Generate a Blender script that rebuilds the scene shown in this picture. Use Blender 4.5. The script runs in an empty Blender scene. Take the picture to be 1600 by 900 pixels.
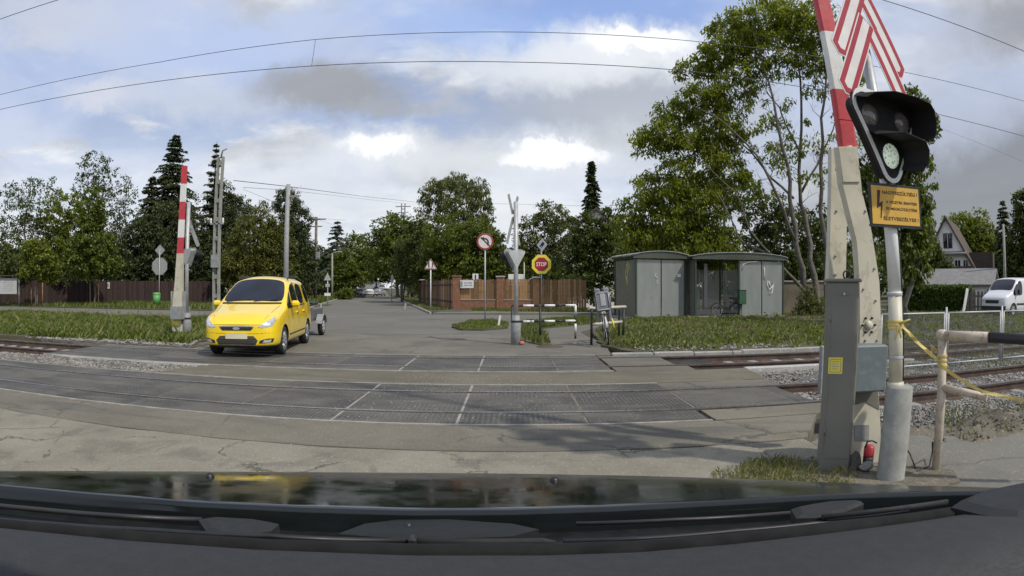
import bpy, bmesh, math, random
import numpy as np
from mathutils import Vector, Matrix
from mathutils.bvhtree import BVHTree

SC = bpy.context.scene
COL = SC.collection
R = math.radians
rnd = random.Random(7)

# ------------------------------------------------------------------ camera
# wide angle dash camera: equidistant lens, 916.4 px per radian on a 1600 px wide frame
FPX = 916.4
EYE = 1.55
cam_data = bpy.data.cameras.new("camera")
cam = bpy.data.objects.new("camera", cam_data)
COL.objects.link(cam)
cam.location = (0, 0, EYE)
cam.rotation_euler = (math.pi / 2, 0, 0)
cam_data.type = 'PANO'
cam_data.sensor_fit = 'HORIZONTAL'
cam_data.sensor_width = 36
cam_data.clip_start = 0.02
cam_data.clip_end = 6000
pano = cam_data if hasattr(cam_data, 'panorama_type') else cam_data.cycles
pano.panorama_type = 'FISHEYE_LENS_POLYNOMIAL'
pano.fisheye_fov = math.pi
pano.fisheye_polynomial_k0 = 0
pano.fisheye_polynomial_k1 = -(1600 / 36) / FPX
pano.fisheye_polynomial_k2 = 0
pano.fisheye_polynomial_k3 = 0
pano.fisheye_polynomial_k4 = 0
SC.camera = cam

SC.view_settings.view_transform = 'Standard'
SC.view_settings.look = 'None'
SC.view_settings.exposure = 0.26
SC.view_settings.gamma = 1.0
SC.cycles.max_bounces = 6
SC.cycles.transparent_max_bounces = 12
SC.cycles.caustics_reflective = False
SC.cycles.caustics_refractive = False


def ray(px, py):
    """direction seen at a pixel of the photograph (lens calibration)"""
    a, b = px - 800.0, 450.0 - py
    r = math.hypot(a, b)
    th = r / FPX
    s = math.sin(th) / max(r, 1e-9)
    return Vector((a * s, math.cos(th), b * s))


def gp(px, py, z=0.0):
    """surveyed point on the level z"""
    d = ray(px, py)
    t = (z - EYE) / d.z
    return Vector((d.x * t, d.y * t, z))


def qp(px, py, Y):
    """surveyed point at distance Y in front of the lens plane"""
    d = ray(px, py)
    t = Y / d.y
    return Vector((d.x * t, Y, EYE + d.z * t))


def rp(px, py, dist):
    """surveyed point at a horizontal distance"""
    d = ray(px, py)
    t = dist / math.hypot(d.x, d.y)
    return Vector((d.x * t, d.y * t, EYE + d.z * t))


# ------------------------------------------------------------------ sun and sky
SUN_EL, SUN_DIR = R(48), Vector((0.75, -0.62))          # sun to the right, slightly behind
sun_az = math.atan2(SUN_DIR.x, SUN_DIR.y)               # clockwise from +Y
sl = bpy.data.lights.new("sun", 'SUN')
sl.energy = 2.6
sl.angle = R(1.6)
sl.color = (1.0, 0.94, 0.83)
sun = bpy.data.objects.new("sun", sl)
COL.objects.link(sun)
tow = Vector((math.sin(sun_az) * math.cos(SUN_EL), math.cos(sun_az) * math.cos(SUN_EL), math.sin(SUN_EL)))
sun.rotation_euler = tow.to_track_quat('Z', 'Y').to_euler()

world = bpy.data.worlds.new("World")
SC.world = world
world.use_nodes = True
wt = world.node_tree
for n in list(wt.nodes):
    wt.nodes.remove(n)


class NT:
    """small helper to write node trees"""
    def __init__(s, tree):
        s.t = tree

    def node(s, typ, **kw):
        n = s.t.nodes.new(typ)
        for k, v in kw.items():
            setattr(n, k, v)
        return n

    def put(s, sock, v):
        if hasattr(v, 'is_linked') or isinstance(v, bpy.types.NodeSocket):
            s.t.links.new(v, sock)
        elif v is not None:
            if isinstance(v, (tuple, list, Vector)) and sock.type == 'RGBA' and len(v) == 3:
                v = (*v, 1)
            sock.default_value = v

    def m(s, op, a, b=None, c=None, clamp=False):
        n = s.node('ShaderNodeMath', operation=op, use_clamp=clamp)
        s.put(n.inputs[0], a)
        if b is not None: s.put(n.inputs[1], b)
        if c is not None: s.put(n.inputs[2], c)
        return n.outputs[0]

    def v(s, op, a, b=None, scale=None):
        n = s.node('ShaderNodeVectorMath', operation=op)
        s.put(n.inputs[0], a)
        if b is not None: s.put(n.inputs[1], b)
        if scale is not None: s.put(n.inputs['Scale'], scale)
        return n.outputs['Value'] if op in ('DOT_PRODUCT', 'LENGTH', 'DISTANCE') else n.outputs[0]

    def noise(s, vec, scale, detail=4, rough=.55, dist=0.0, col=False):
        n = s.node('ShaderNodeTexNoise')
        if vec is not None: s.put(n.inputs['Vector'], vec)
        n.inputs['Scale'].default_value = scale
        n.inputs['Detail'].default_value = detail
        n.inputs['Roughness'].default_value = rough
        n.inputs['Distortion'].default_value = dist
        return n.outputs['Color'] if col else n.outputs[0]

    def ramp(s, f, lo, hi, a=0.0, b=1.0, smooth=True):
        n = s.node('ShaderNodeMapRange', clamp=True)
        n.interpolation_type = 'SMOOTHSTEP' if smooth else 'LINEAR'
        s.put(n.inputs[0], f)
        for i, x in zip((1, 2, 3, 4), (lo, hi, a, b)):
            s.put(n.inputs[i], x)
        return n.outputs[0]

    def mix(s, f, a, b, typ='MIX'):
        n = s.node('ShaderNodeMix', data_type='RGBA', blend_type=typ)
        s.put(n.inputs[0], f)
        s.put(n.inputs[6], a)
        s.put(n.inputs[7], b)
        return n.outputs[2]


w = NT(wt)
sky = w.node('ShaderNodeTexSky')
sky.sky_type = 'NISHITA'
sky.sun_disc = False
sky.sun_elevation = SUN_EL
sky.sun_rotation = sun_az
sky.air_density = 1.0
sky.dust_density = 1.5
D = w.node('ShaderNodeTexCoord').outputs['Generated']
sep = w.node('ShaderNodeSeparateXYZ')
wt.links.new(D, sep.inputs[0])
dz = sep.outputs[2]
# clouds lie on a level layer: project the direction on it
den = w.m('ADD', w.m('MAXIMUM', dz, 0.0), 0.16)
comb = w.node('ShaderNodeCombineXYZ')
w.put(comb.inputs[0], w.m('DIVIDE', sep.outputs[0], den))
w.put(comb.inputs[1], w.m('DIVIDE', sep.outputs[1], den))
comb.inputs[2].default_value = 3.3
L = comb.outputs[0]
SKYK = 10.0            # cloud colours below are given at background strength 0.1
base = w.mix(1.0, sky.outputs[0], (0.86, 0.88, 1.0), 'MULTIPLY')
def lin(r, g, b):
    return tuple(((c / 255 + .055) / 1.055) ** 2.4 if c > 10 else c / 255 / 12.92 for c in (r, g, b))
def ck(r, g, b):
    return tuple(c * SKYK for c in lin(r, g, b))
veil = w.ramp(w.noise(L, 1.1, 5, .55, .6), 0.32, 0.60, 0.40, 0.92)
col = w.mix(veil, base, ck(188, 198, 221))
n1 = w.noise(L, 1.9, 7, .56, .3)
n2 = w.noise(w.v('ADD', L, (4.2, 1.7, 0.4)), 2.6, 6, .6, .2)
cum = w.ramp(n1, 0.50, 0.63)
cumcol = w.mix(w.ramp(n2, 0.36, 0.62), ck(176, 180, 187), ck(222, 225, 229))
col = w.mix(w.m('MULTIPLY', cum, 0.85), col, cumcol)
# whitish air towards the horizon
low = w.ramp(dz, 0.02, 0.33, 1.0, 0.0)
lown = w.ramp(n2, 0.3, 0.65)
col = w.mix(w.m('MULTIPLY', low, 0.88), col, w.mix(lown, ck(196, 201, 208), ck(228, 231, 234)))
# individual clouds (direction, size, colour, strength)
warp = w.v('SUBTRACT', w.noise(D, 9.0, 6, .62, 0.2, True), (0.5, 0.5, 0.5))
Dw = w.v('ADD', D, w.v('SCALE', warp, scale=0.10))
warp2 = w.v('SUBTRACT', w.noise(D, 22.0, 5, .65, 0.0, True), (0.5, 0.5, 0.5))
Dw = w.v('ADD', Dw, w.v('SCALE', warp2, scale=0.05))
CLOUDS = [
    (950, 10, 280, 46, lin(122, 154, 212), .75, .9), (760, 62, 170, 44, lin(150, 177, 224), .65, .9),
    (60, 120, 170, 50, lin(160, 178, 214), .5, .9), (110, 40, 190, 44, lin(192, 198, 212), .7, .9), (300, 150, 150, 44, lin(200, 205, 216), .6, .9), (330, 75, 190, 60, lin(166, 186, 224), .55, .9), (640, 20, 150, 40, lin(160, 182, 224), .6, .9),
    (1000, 160, 240, 75, lin(168, 174, 183), .85, .8), (900, 105, 190, 40, lin(208, 212, 218), .7, .8),
    (510, 138, 125, 42, lin(150, 153, 158), .9, .75), (600, 165, 80, 14, lin(160, 164, 170), .6, .7),
    (700, 250, 110, 48, lin(180, 185, 191), .8, .7), (420, 240, 80, 24, lin(176, 180, 186), .5, .7),
    (1040, 215, 150, 50, lin(178, 184, 192), .6, .8),
    (990, 80, 190, 44, lin(222, 226, 232), .8, .9), (1000, 66, 90, 22, lin(240, 242, 244), .95, .5), (600, 240, 130, 40, lin(218, 221, 226), .75, .9), (585, 231, 58, 17, lin(244, 246, 248), .92, .65),
    (850, 250, 170, 50, lin(214, 218, 224), .75, .9), (862, 242, 76, 22, lin(250, 251, 252), .97, .58),
    (730, 325, 200, 40, lin(222, 225, 228), .7, .9), (430, 300, 150, 60, lin(214, 217, 222), .6, .9),
    (150, 150, 60, 26, lin(206, 208, 216), .6, .7),
    (1600, 320, 430, 150, lin(130, 134, 140), .92, .85), (1640, 30, 200, 60, lin(146, 148, 156), .85, .8),
    (1480, 160, 130, 70, lin(176, 184, 202), .7, .9), (1420, 60, 120, 60, lin(188, 196, 214), .6, .9),
]
for (px, py, rx, ry, c, k, soft) in CLOUDS:
    f = ray(px, py)
    right = f.cross(Vector((0, 0, 1))).normalized()
    up = right.cross(f).normalized()
    u = w.m('DIVIDE', w.v('DOT_PRODUCT', Dw, tuple(right)), rx / FPX)
    v_ = w.m('DIVIDE', w.v('DOT_PRODUCT', Dw, tuple(up)), ry / FPX)
    e = w.m('SQRT', w.m('ADD', w.m('MULTIPLY', u, u), w.m('MULTIPLY', v_, v_)))
    front = w.m('GREATER_THAN', w.v('DOT_PRODUCT', D, tuple(f)), 0.2)
    a = w.m('MULTIPLY', w.ramp(e, 1.0 - soft * .75, 1.0 + soft * .45, k, 0.0), front)
    col = w.mix(a, col, tuple(x * SKYK for x in c))
bgn = w.node('ShaderNodeBackground')
wt.links.new(col, bgn.inputs[0])
bgn.inputs[1].default_value = 0.1
wo = w.node('ShaderNodeOutputWorld')
wt.links.new(bgn.outputs[0], wo.inputs[0])

# ------------------------------------------------------------------ tagging helpers
def tag(o, label=None, cat=None, group=None, kind=None):
    if label: o['label'] = label
    if cat: o['category'] = cat
    if group: o['group'] = group
    if kind: o['kind'] = kind
    return o


def thing(name, label, cat, loc=(0, 0, 0), rz=0.0, group=None):
    o = bpy.data.objects.new(name, None)
    o.empty_display_size = 0.2
    COL.objects.link(o)
    o.location = loc
    o.rotation_euler = (0, 0, rz)
    return tag(o, label, cat, group)


def copy_tree(o, parent=None):
    c = o.copy()
    COL.objects.link(c)
    c.parent = parent
    for ch in o.children:
        copy_tree(ch, c)
    return c


def link(name, me, parent=None):
    o = bpy.data.objects.new(name, me)
    COL.objects.link(o)
    o.parent = parent
    return o


# ------------------------------------------------------------------ mesh builder
def frame_of(d):
    d = Vector(d).normalized()
    ref = Vector((0, 0, 1)) if abs(d.z) < .95 else Vector((0, 1, 0))
    a = d.cross(ref).normalized()
    return a, d.cross(a).normalized()


class MB:
    def __init__(s):
        s.v = []
        s.f = []
        s.sm = []

    def add(s, vs, fs, smooth=False):
        b = len(s.v)
        s.v += [tuple(x) for x in vs]
        s.f += [tuple(i + b for i in f) for f in fs]
        s.sm += [smooth] * len(fs)
        return s

    def box(s, c, size, rz=0.0, M=None, bev=0.0):
        hx, hy, hz = (k / 2 for k in size)
        if bev > 0:
            b = min(bev, hx * .9, hy * .9)
            ring = [(-hx + b, -hy), (hx - b, -hy), (hx, -hy + b), (hx, hy - b), (hx - b, hy), (-hx + b, hy), (-hx, hy - b), (-hx, -hy + b)]
            bz = min(b, hz * .9)
            kx, ky = (hx - b) / hx, (hy - b) / hy
            vs = [(x * kx, y * ky, -hz) for x, y in ring] + [(x, y, -hz + bz) for x, y in ring] + [(x, y, hz - bz) for x, y in ring] + [(x * kx, y * ky, hz) for x, y in ring]
            fs = [tuple(range(7, -1, -1)), tuple(range(24, 32))]
            for k in range(3):
                fs += [(k * 8 + i, k * 8 + (i + 1) % 8, k * 8 + 8 + (i + 1) % 8, k * 8 + 8 + i) for i in range(8)]
        else:
            vs = [(x, y, z) for z in (-hz, hz) for x, y in ((-hx, -hy), (hx, -hy), (hx, hy), (-hx, hy))]
            fs = [(3, 2, 1, 0), (4, 5, 6, 7), (0, 1, 5, 4), (1, 2, 6, 5), (2, 3, 7, 6), (3, 0, 4, 7)]
        T = M if M is not None else Matrix.Rotation(rz, 3, 'Z')
        c = Vector(c)
        return s.add([T @ Vector(v) + c for v in vs], fs)

    def tube(s, pts, rad, n=8, cap=True, smooth=True):
        pts = [Vector(p) for p in pts]
        if not hasattr(rad, '__len__'): rad = [rad] * len(pts)
        vs, fs = [], []
        a0 = None
        for i, p in enumerate(pts):
            d = (pts[min(i + 1, len(pts) - 1)] - pts[max(i - 1, 0)])
            if d.length < 1e-9: d = Vector((0, 0, 1))
            d.normalize()
            if a0 is None:
                a, b = frame_of(d)
            else:
                a = (a0 - d * a0.dot(d))
                if a.length < 1e-6: a, b = frame_of(d)
                a.normalize()
                b = d.cross(a)
            a0 = a
            for k in range(n):
                t = 2 * math.pi * k / n
                vs.append(p + (a * math.cos(t) + b * math.sin(t)) * rad[i])
        for i in range(len(pts) - 1):
            for k in range(n):
                k2 = (k + 1) % n
                fs.append((i * n + k, i * n + k2, (i + 1) * n + k2, (i + 1) * n + k))
        s.add(vs, fs, smooth)
        if cap:
            b = len(s.v) - len(vs)
            s.f += [tuple(b + k for k in range(n - 1, -1, -1)), tuple(b + (len(pts) - 1) * n + k for k in range(n))]
            s.sm += [False, False]
        return s

    def lathe(s, prof, n=20, c=(0, 0, 0), axis='Z', smooth=True, closed=False):
        """prof: (radius, height) pairs turned about an axis"""
        vs, fs = [], []
        for r, h in prof:
            for k in range(n):
                t = 2 * math.pi * k / n
                x, y = r * math.cos(t), r * math.sin(t)
                p = {'Z': (x, y, h), 'Y': (x, h, -y), 'X': (h, x, y)}[axis]
                vs.append(Vector(p) + Vector(c))
        m = len(prof)
        for i in range(m if closed else m - 1):
            i2 = (i + 1) % m
            for k in range(n):
                k2 = (k + 1) % n
                fs.append((i * n + k, i * n + k2, i2 * n + k2, i2 * n + k))
        return s.add(vs, fs, smooth)

    def prism(s, poly, z0, z1, M=None, smooth=False):
        """polygon (x, y) extruded along z; M is a 4x4 placing it"""
        n = len(poly)
        ar = sum(poly[i][0] * poly[(i + 1) % n][1] - poly[(i + 1) % n][0] * poly[i][1] for i in range(n))
        if ar < 0: poly = poly[::-1]
        vs = [Vector((x, y, z0)) for x, y in poly] + [Vector((x, y, z1)) for x, y in poly]
        fs = [tuple(range(n - 1, -1, -1)), tuple(range(n, 2 * n))] + [(i, (i + 1) % n, n + (i + 1) % n, n + i) for i in range(n)]
        if M is not None: vs = [M @ v for v in vs]
        return s.add(vs, fs, smooth)

    def build(s, name, mat, parent=None, loc=None, mesh_only=False):
        me = bpy.data.meshes.new(name)
        me.from_pydata([tuple(v) for v in s.v], [], s.f)
        me.polygons.foreach_set('use_smooth', s.sm)
        me.materials.append(mat)
        me.update()
        if mesh_only: return me
        o = link(name, me, parent)
        if loc is not None: o.location = loc
        return o


def face_mat(normal_y=-1):
    """matrix mapping local (x, y, z) of a flat drawing to a plate facing -Y: x right, y up, z towards -Y"""
    return Matrix(((1, 0, 0, 0), (0, 0, -1, 0), (0, 1, 0, 0), (0, 0, 0, 1)))


FM = face_mat()
def plate_at(x, y, z):
    return Matrix.Translation((x, y, z)) @ FM


def np_mesh(name, verts, nper, mat, parent=None, smooth=False, attr=None):
    """big leaf / blade / stone soup: verts (N*nper, 3), faces of nper corners"""
    verts = np.ascontiguousarray(verts, dtype=np.float32).reshape(-1, 3)
    nv = len(verts)
    nf = nv // nper
    me = bpy.data.meshes.new(name)
    me.vertices.add(nv)
    me.vertices.foreach_set('co', verts.ravel())
    me.loops.add(nv)
    me.loops.foreach_set('vertex_index', np.arange(nv, dtype=np.int32))
    me.polygons.add(nf)
    me.polygons.foreach_set('loop_start', np.arange(0, nv, nper, dtype=np.int32))
    me.polygons.foreach_set('loop_total', np.full(nf, nper, dtype=np.int32))
    me.materials.append(mat)
    me.update(calc_edges=True)
    return link(name, me, parent)


def circle(r, n=24, cx=0, cy=0, a0=0.0):
    return [(cx + r * math.cos(a0 + 2 * math.pi * k / n), cy + r * math.sin(a0 + 2 * math.pi * k / n)) for k in range(n)]


def round_poly(pts, r, n=5):
    """round the corners of a polygon"""
    out = []
    m = len(pts)
    for i in range(m):
        p0, p, p1 = (Vector(pts[(i - 1) % m]), Vector(pts[i]), Vector(pts[(i + 1) % m]))
        d0, d1 = (p0 - p).normalized(), (p1 - p).normalized()
        half = d0.angle(d1) / 2
        t = r / math.tan(half)
        c = p + (d0 + d1).normalized() * (r / math.sin(half))
        a, b = p + d0 * t - c, p + d1 * t - c
        a0, a1 = math.atan2(a.y, a.x), math.atan2(b.y, b.x)
        da = (a1 - a0 + math.pi) % (2 * math.pi) - math.pi
        out += [(c.x + r * math.cos(a0 + da * k / n), c.y + r * math.sin(a0 + da * k / n)) for k in range(n + 1)]
    return out


def text_part(name, s, height, width, M, mat, parent, depth=0.002, bold=0.0):
    """flat lettering as mesh; centred at the origin of M, fitted to width"""
    cu = bpy.data.curves.new(name, 'FONT')
    cu.body = s
    cu.size = 1.0
    cu.align_x = 'CENTER'
    cu.align_y = 'CENTER'
    cu.extrude = 0.5
    cu.offset = bold
    cu.resolution_u = 3
    ob = bpy.data.objects.new(name, cu)
    COL.objects.link(ob)
    dg = bpy.context.evaluated_depsgraph_get()
    me = bpy.data.meshes.new_from_object(ob.evaluated_get(dg))
    bpy.data.objects.remove(ob)
    xs = [v.co.x for v in me.vertices]
    ys = [v.co.y for v in me.vertices]
    if xs:
        cx, cy = (min(xs) + max(xs)) / 2, (min(ys) + max(ys)) / 2
        sx, sy = width / (max(xs) - min(xs)), height / (max(ys) - min(ys))
        for v in me.vertices:
            v.co = M @ Vector(((v.co.x - cx) * sx, (v.co.y - cy) * sy, (v.co.z + .5) * depth))
    me.materials.clear()
    me.materials.append(mat)
    return link(name, me, parent)


# ------------------------------------------------------------------ materials
def new_mat(name):
    m = bpy.data.materials.new(name)
    m.use_nodes = True
    t = NT(m.node_tree)
    p = m.node_tree.nodes['Principled BSDF']
    return m, t, p


def P_(p, key, v):
    p.inputs[key].default_value = (*v, 1) if isinstance(v, (tuple, list)) and len(v) == 3 else v


def paint(name, c, rough=.5, var=.12, scale=3.0, metal=0.0, bump=0.0, bscale=40, dirt=None, dirt_amt=.35, coat=0.0, obj=True, rand=0.0):
    """a painted or plain surface with faint tone variation, optional dirt patches"""
    m, t, p = new_mat(name)
    tc = t.node('ShaderNodeTexCoord').outputs['Object'] if obj else t.node('ShaderNodeNewGeometry').outputs['Position']
    n = t.noise(tc, scale, 5, .6)
    if rand:
        n = t.m('ADD', n, t.m('MULTIPLY', t.m('SUBTRACT', t.node('ShaderNodeObjectInfo').outputs['Random'], .5), rand))
    a = tuple(x * (1 - var) for x in c)
    b = tuple(min(1, x * (1 + var)) for x in c)
    col = t.mix(t.ramp(n, .3, .7), a, b)
    if dirt:
        d = t.ramp(t.noise(tc, scale * 2.3, 7, .68, .4), .52, .66, 0, dirt_amt)
        col = t.mix(d, col, dirt)
    t.put(p.inputs['Base Color'], col)
    t.put(p.inputs['Roughness'], t.ramp(t.noise(tc, scale * 4, 4), .3, .7, max(0, rough - .08), min(1, rough + .08)))
    p.inputs['Metallic'].default_value = metal
    p.inputs['Coat Weight'].default_value = coat
    p.inputs['Coat Roughness'].default_value = .06
    if bump:
        bn = t.node('ShaderNodeBump')
        bn.inputs['Strength'].default_value = bump
        bn.inputs['Distance'].default_value = .01
        t.put(bn.inputs['Height'], t.noise(tc, bscale, 5, .65))
        t.m  # keep tree alive
        m.node_tree.links.new(bn.outputs[0], p.inputs['Normal'])
    return m


def leaf_mat(name, c, var=.45, trans=.35, hue=(1.25, 1.1, .6)):
    m, t, p = new_mat(name)
    g = t.node('ShaderNodeNewGeometry')
    rv = g.outputs['Random Per Island']
    big = t.noise(t.node('ShaderNodeTexCoord').outputs['Object'], .55, 3)
    k = t.m('ADD', t.m('MULTIPLY', rv, .65), t.m('MULTIPLY', big, .55))
    lo = tuple(x * (1 - var) for x in c)
    hi = tuple(min(1, x * (1 + var) * h) for x, h in zip(c, hue))
    col = t.mix(t.ramp(k, .15, .95, smooth=False), lo, hi)
    t.put(p.inputs['Base Color'], col)
    p.inputs['Roughness'].default_value = .5
    p.inputs['Specular IOR Level'].default_value = .35
    tr = t.node('ShaderNodeBsdfTranslucent')
    t.put(tr.inputs[0], t.mix(1.0, col, (1.3, 1.4, .5), 'MULTIPLY'))
    ms = t.node('ShaderNodeMixShader')
    ms.inputs[0].default_value = trans
    m.node_tree.links.new(p.outputs[0], ms.inputs[1])
    m.node_tree.links.new(tr.outputs[0], ms.inputs[2])
    m.node_tree.links.new(ms.outputs[0], m.node_tree.nodes['Material Output'].inputs[0])
    return m


def ground_mat(name, c1, c2, scale=.6, grain=90, bump=.5, rough=.9, cracks=0.0, crack_col=(.03, .03, .028), crack_scale=.45,
               stain=None, stain_amt=.5, streak=False, spots=None, bd=.012):
    """weathered ground surface: broad tone patches, grain, stains, meandering cracks"""
    m, t, p = new_mat(name)
    pos = t.node('ShaderNodeNewGeometry').outputs['Position']
    n = t.noise(pos, scale, 7, .62, .3)
    col = t.mix(t.ramp(n, .32, .68), c1, c2)
    fine = t.noise(pos, grain, 3, .7)
    col = t.mix(t.ramp(fine, .3, .7, .0, .38), col, tuple(x * .55 for x in c1))
    grit = t.noise(pos, grain * .45, 2, .6)
    col = t.mix(t.ramp(grit, .60, .68, 0, .45), col, tuple(min(1, x * 1.7) for x in c2))
    mid = t.noise(pos, scale * 7, 6, .7, .5)
    col = t.mix(t.ramp(mid, .5, .72, 0, .40), col, tuple(x * .7 for x in c1))
    if stain:
        mp = t.node('ShaderNodeMapping')
        t.put(mp.inputs[0], pos)
        mp.inputs['Scale'].default_value = (.35, 1.6, 1) if streak else (1, 1, 1)
        s = t.ramp(t.noise(mp.outputs[0], scale * 1.7, 6, .65, .6), .5, .64, 0, stain_amt)
        col = t.mix(s, col, stain)
    if spots:
        vo = t.node('ShaderNodeTexVoronoi')
        t.put(vo.inputs['Vector'], pos)
        vo.inputs['Scale'].default_value = 9.0
        s = t.m('MULTIPLY', t.ramp(vo.outputs['Distance'], .1, .16, 1, 0), t.ramp(t.noise(pos, .9, 3), .5, .6))
        col = t.mix(s, col, spots)
    h = t.m('ADD', t.m('MULTIPLY', fine, .6), t.m('MULTIPLY', mid, .6))
    if cracks:
        wv = t.v('ADD', pos, t.v('SCALE', t.v('SUBTRACT', t.noise(pos, 1.6, 5, .7, 0, True), (.5, .5, .5)), scale=.55))
        vo = t.node('ShaderNodeTexVoronoi', feature='DISTANCE_TO_EDGE')
        t.put(vo.inputs['Vector'], wv)
        vo.inputs['Scale'].default_value = crack_scale
        cr = t.ramp(vo.outputs['Distance'], .002, .016, cracks, 0)
        brk = t.ramp(t.noise(pos, .8, 4, .6), .44, .56)
        cr = t.m('MULTIPLY', cr, brk)
        col = t.mix(cr, col, crack_col)
        h = t.m('SUBTRACT', h, cr)
    t.put(p.inputs['Base Color'], col)
    p.inputs['Roughness'].default_value = rough
    p.inputs['Specular IOR Level'].default_value = .25
    bn = t.node('ShaderNodeBump')
    bn.inputs['Strength'].default_value = bump
    bn.inputs['Distance'].default_value = bd
    t.put(bn.inputs['Height'], h)
    m.node_tree.links.new(bn.outputs[0], p.inputs['Normal'])
    return m


def glass_mat(name, c=(.02, .022, .025), rough=.03):
    m, t, p = new_mat(name)
    tc = t.node('ShaderNodeTexCoord').outputs['Object']
    t.put(p.inputs['Base Color'], t.mix(t.ramp(t.noise(tc, 1.5, 3), .35, .65), c, tuple(x * 1.8 for x in c)))
    p.inputs['Roughness'].default_value = rough
    p.inputs['Specular IOR Level'].default_value = .6
    return m


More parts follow.
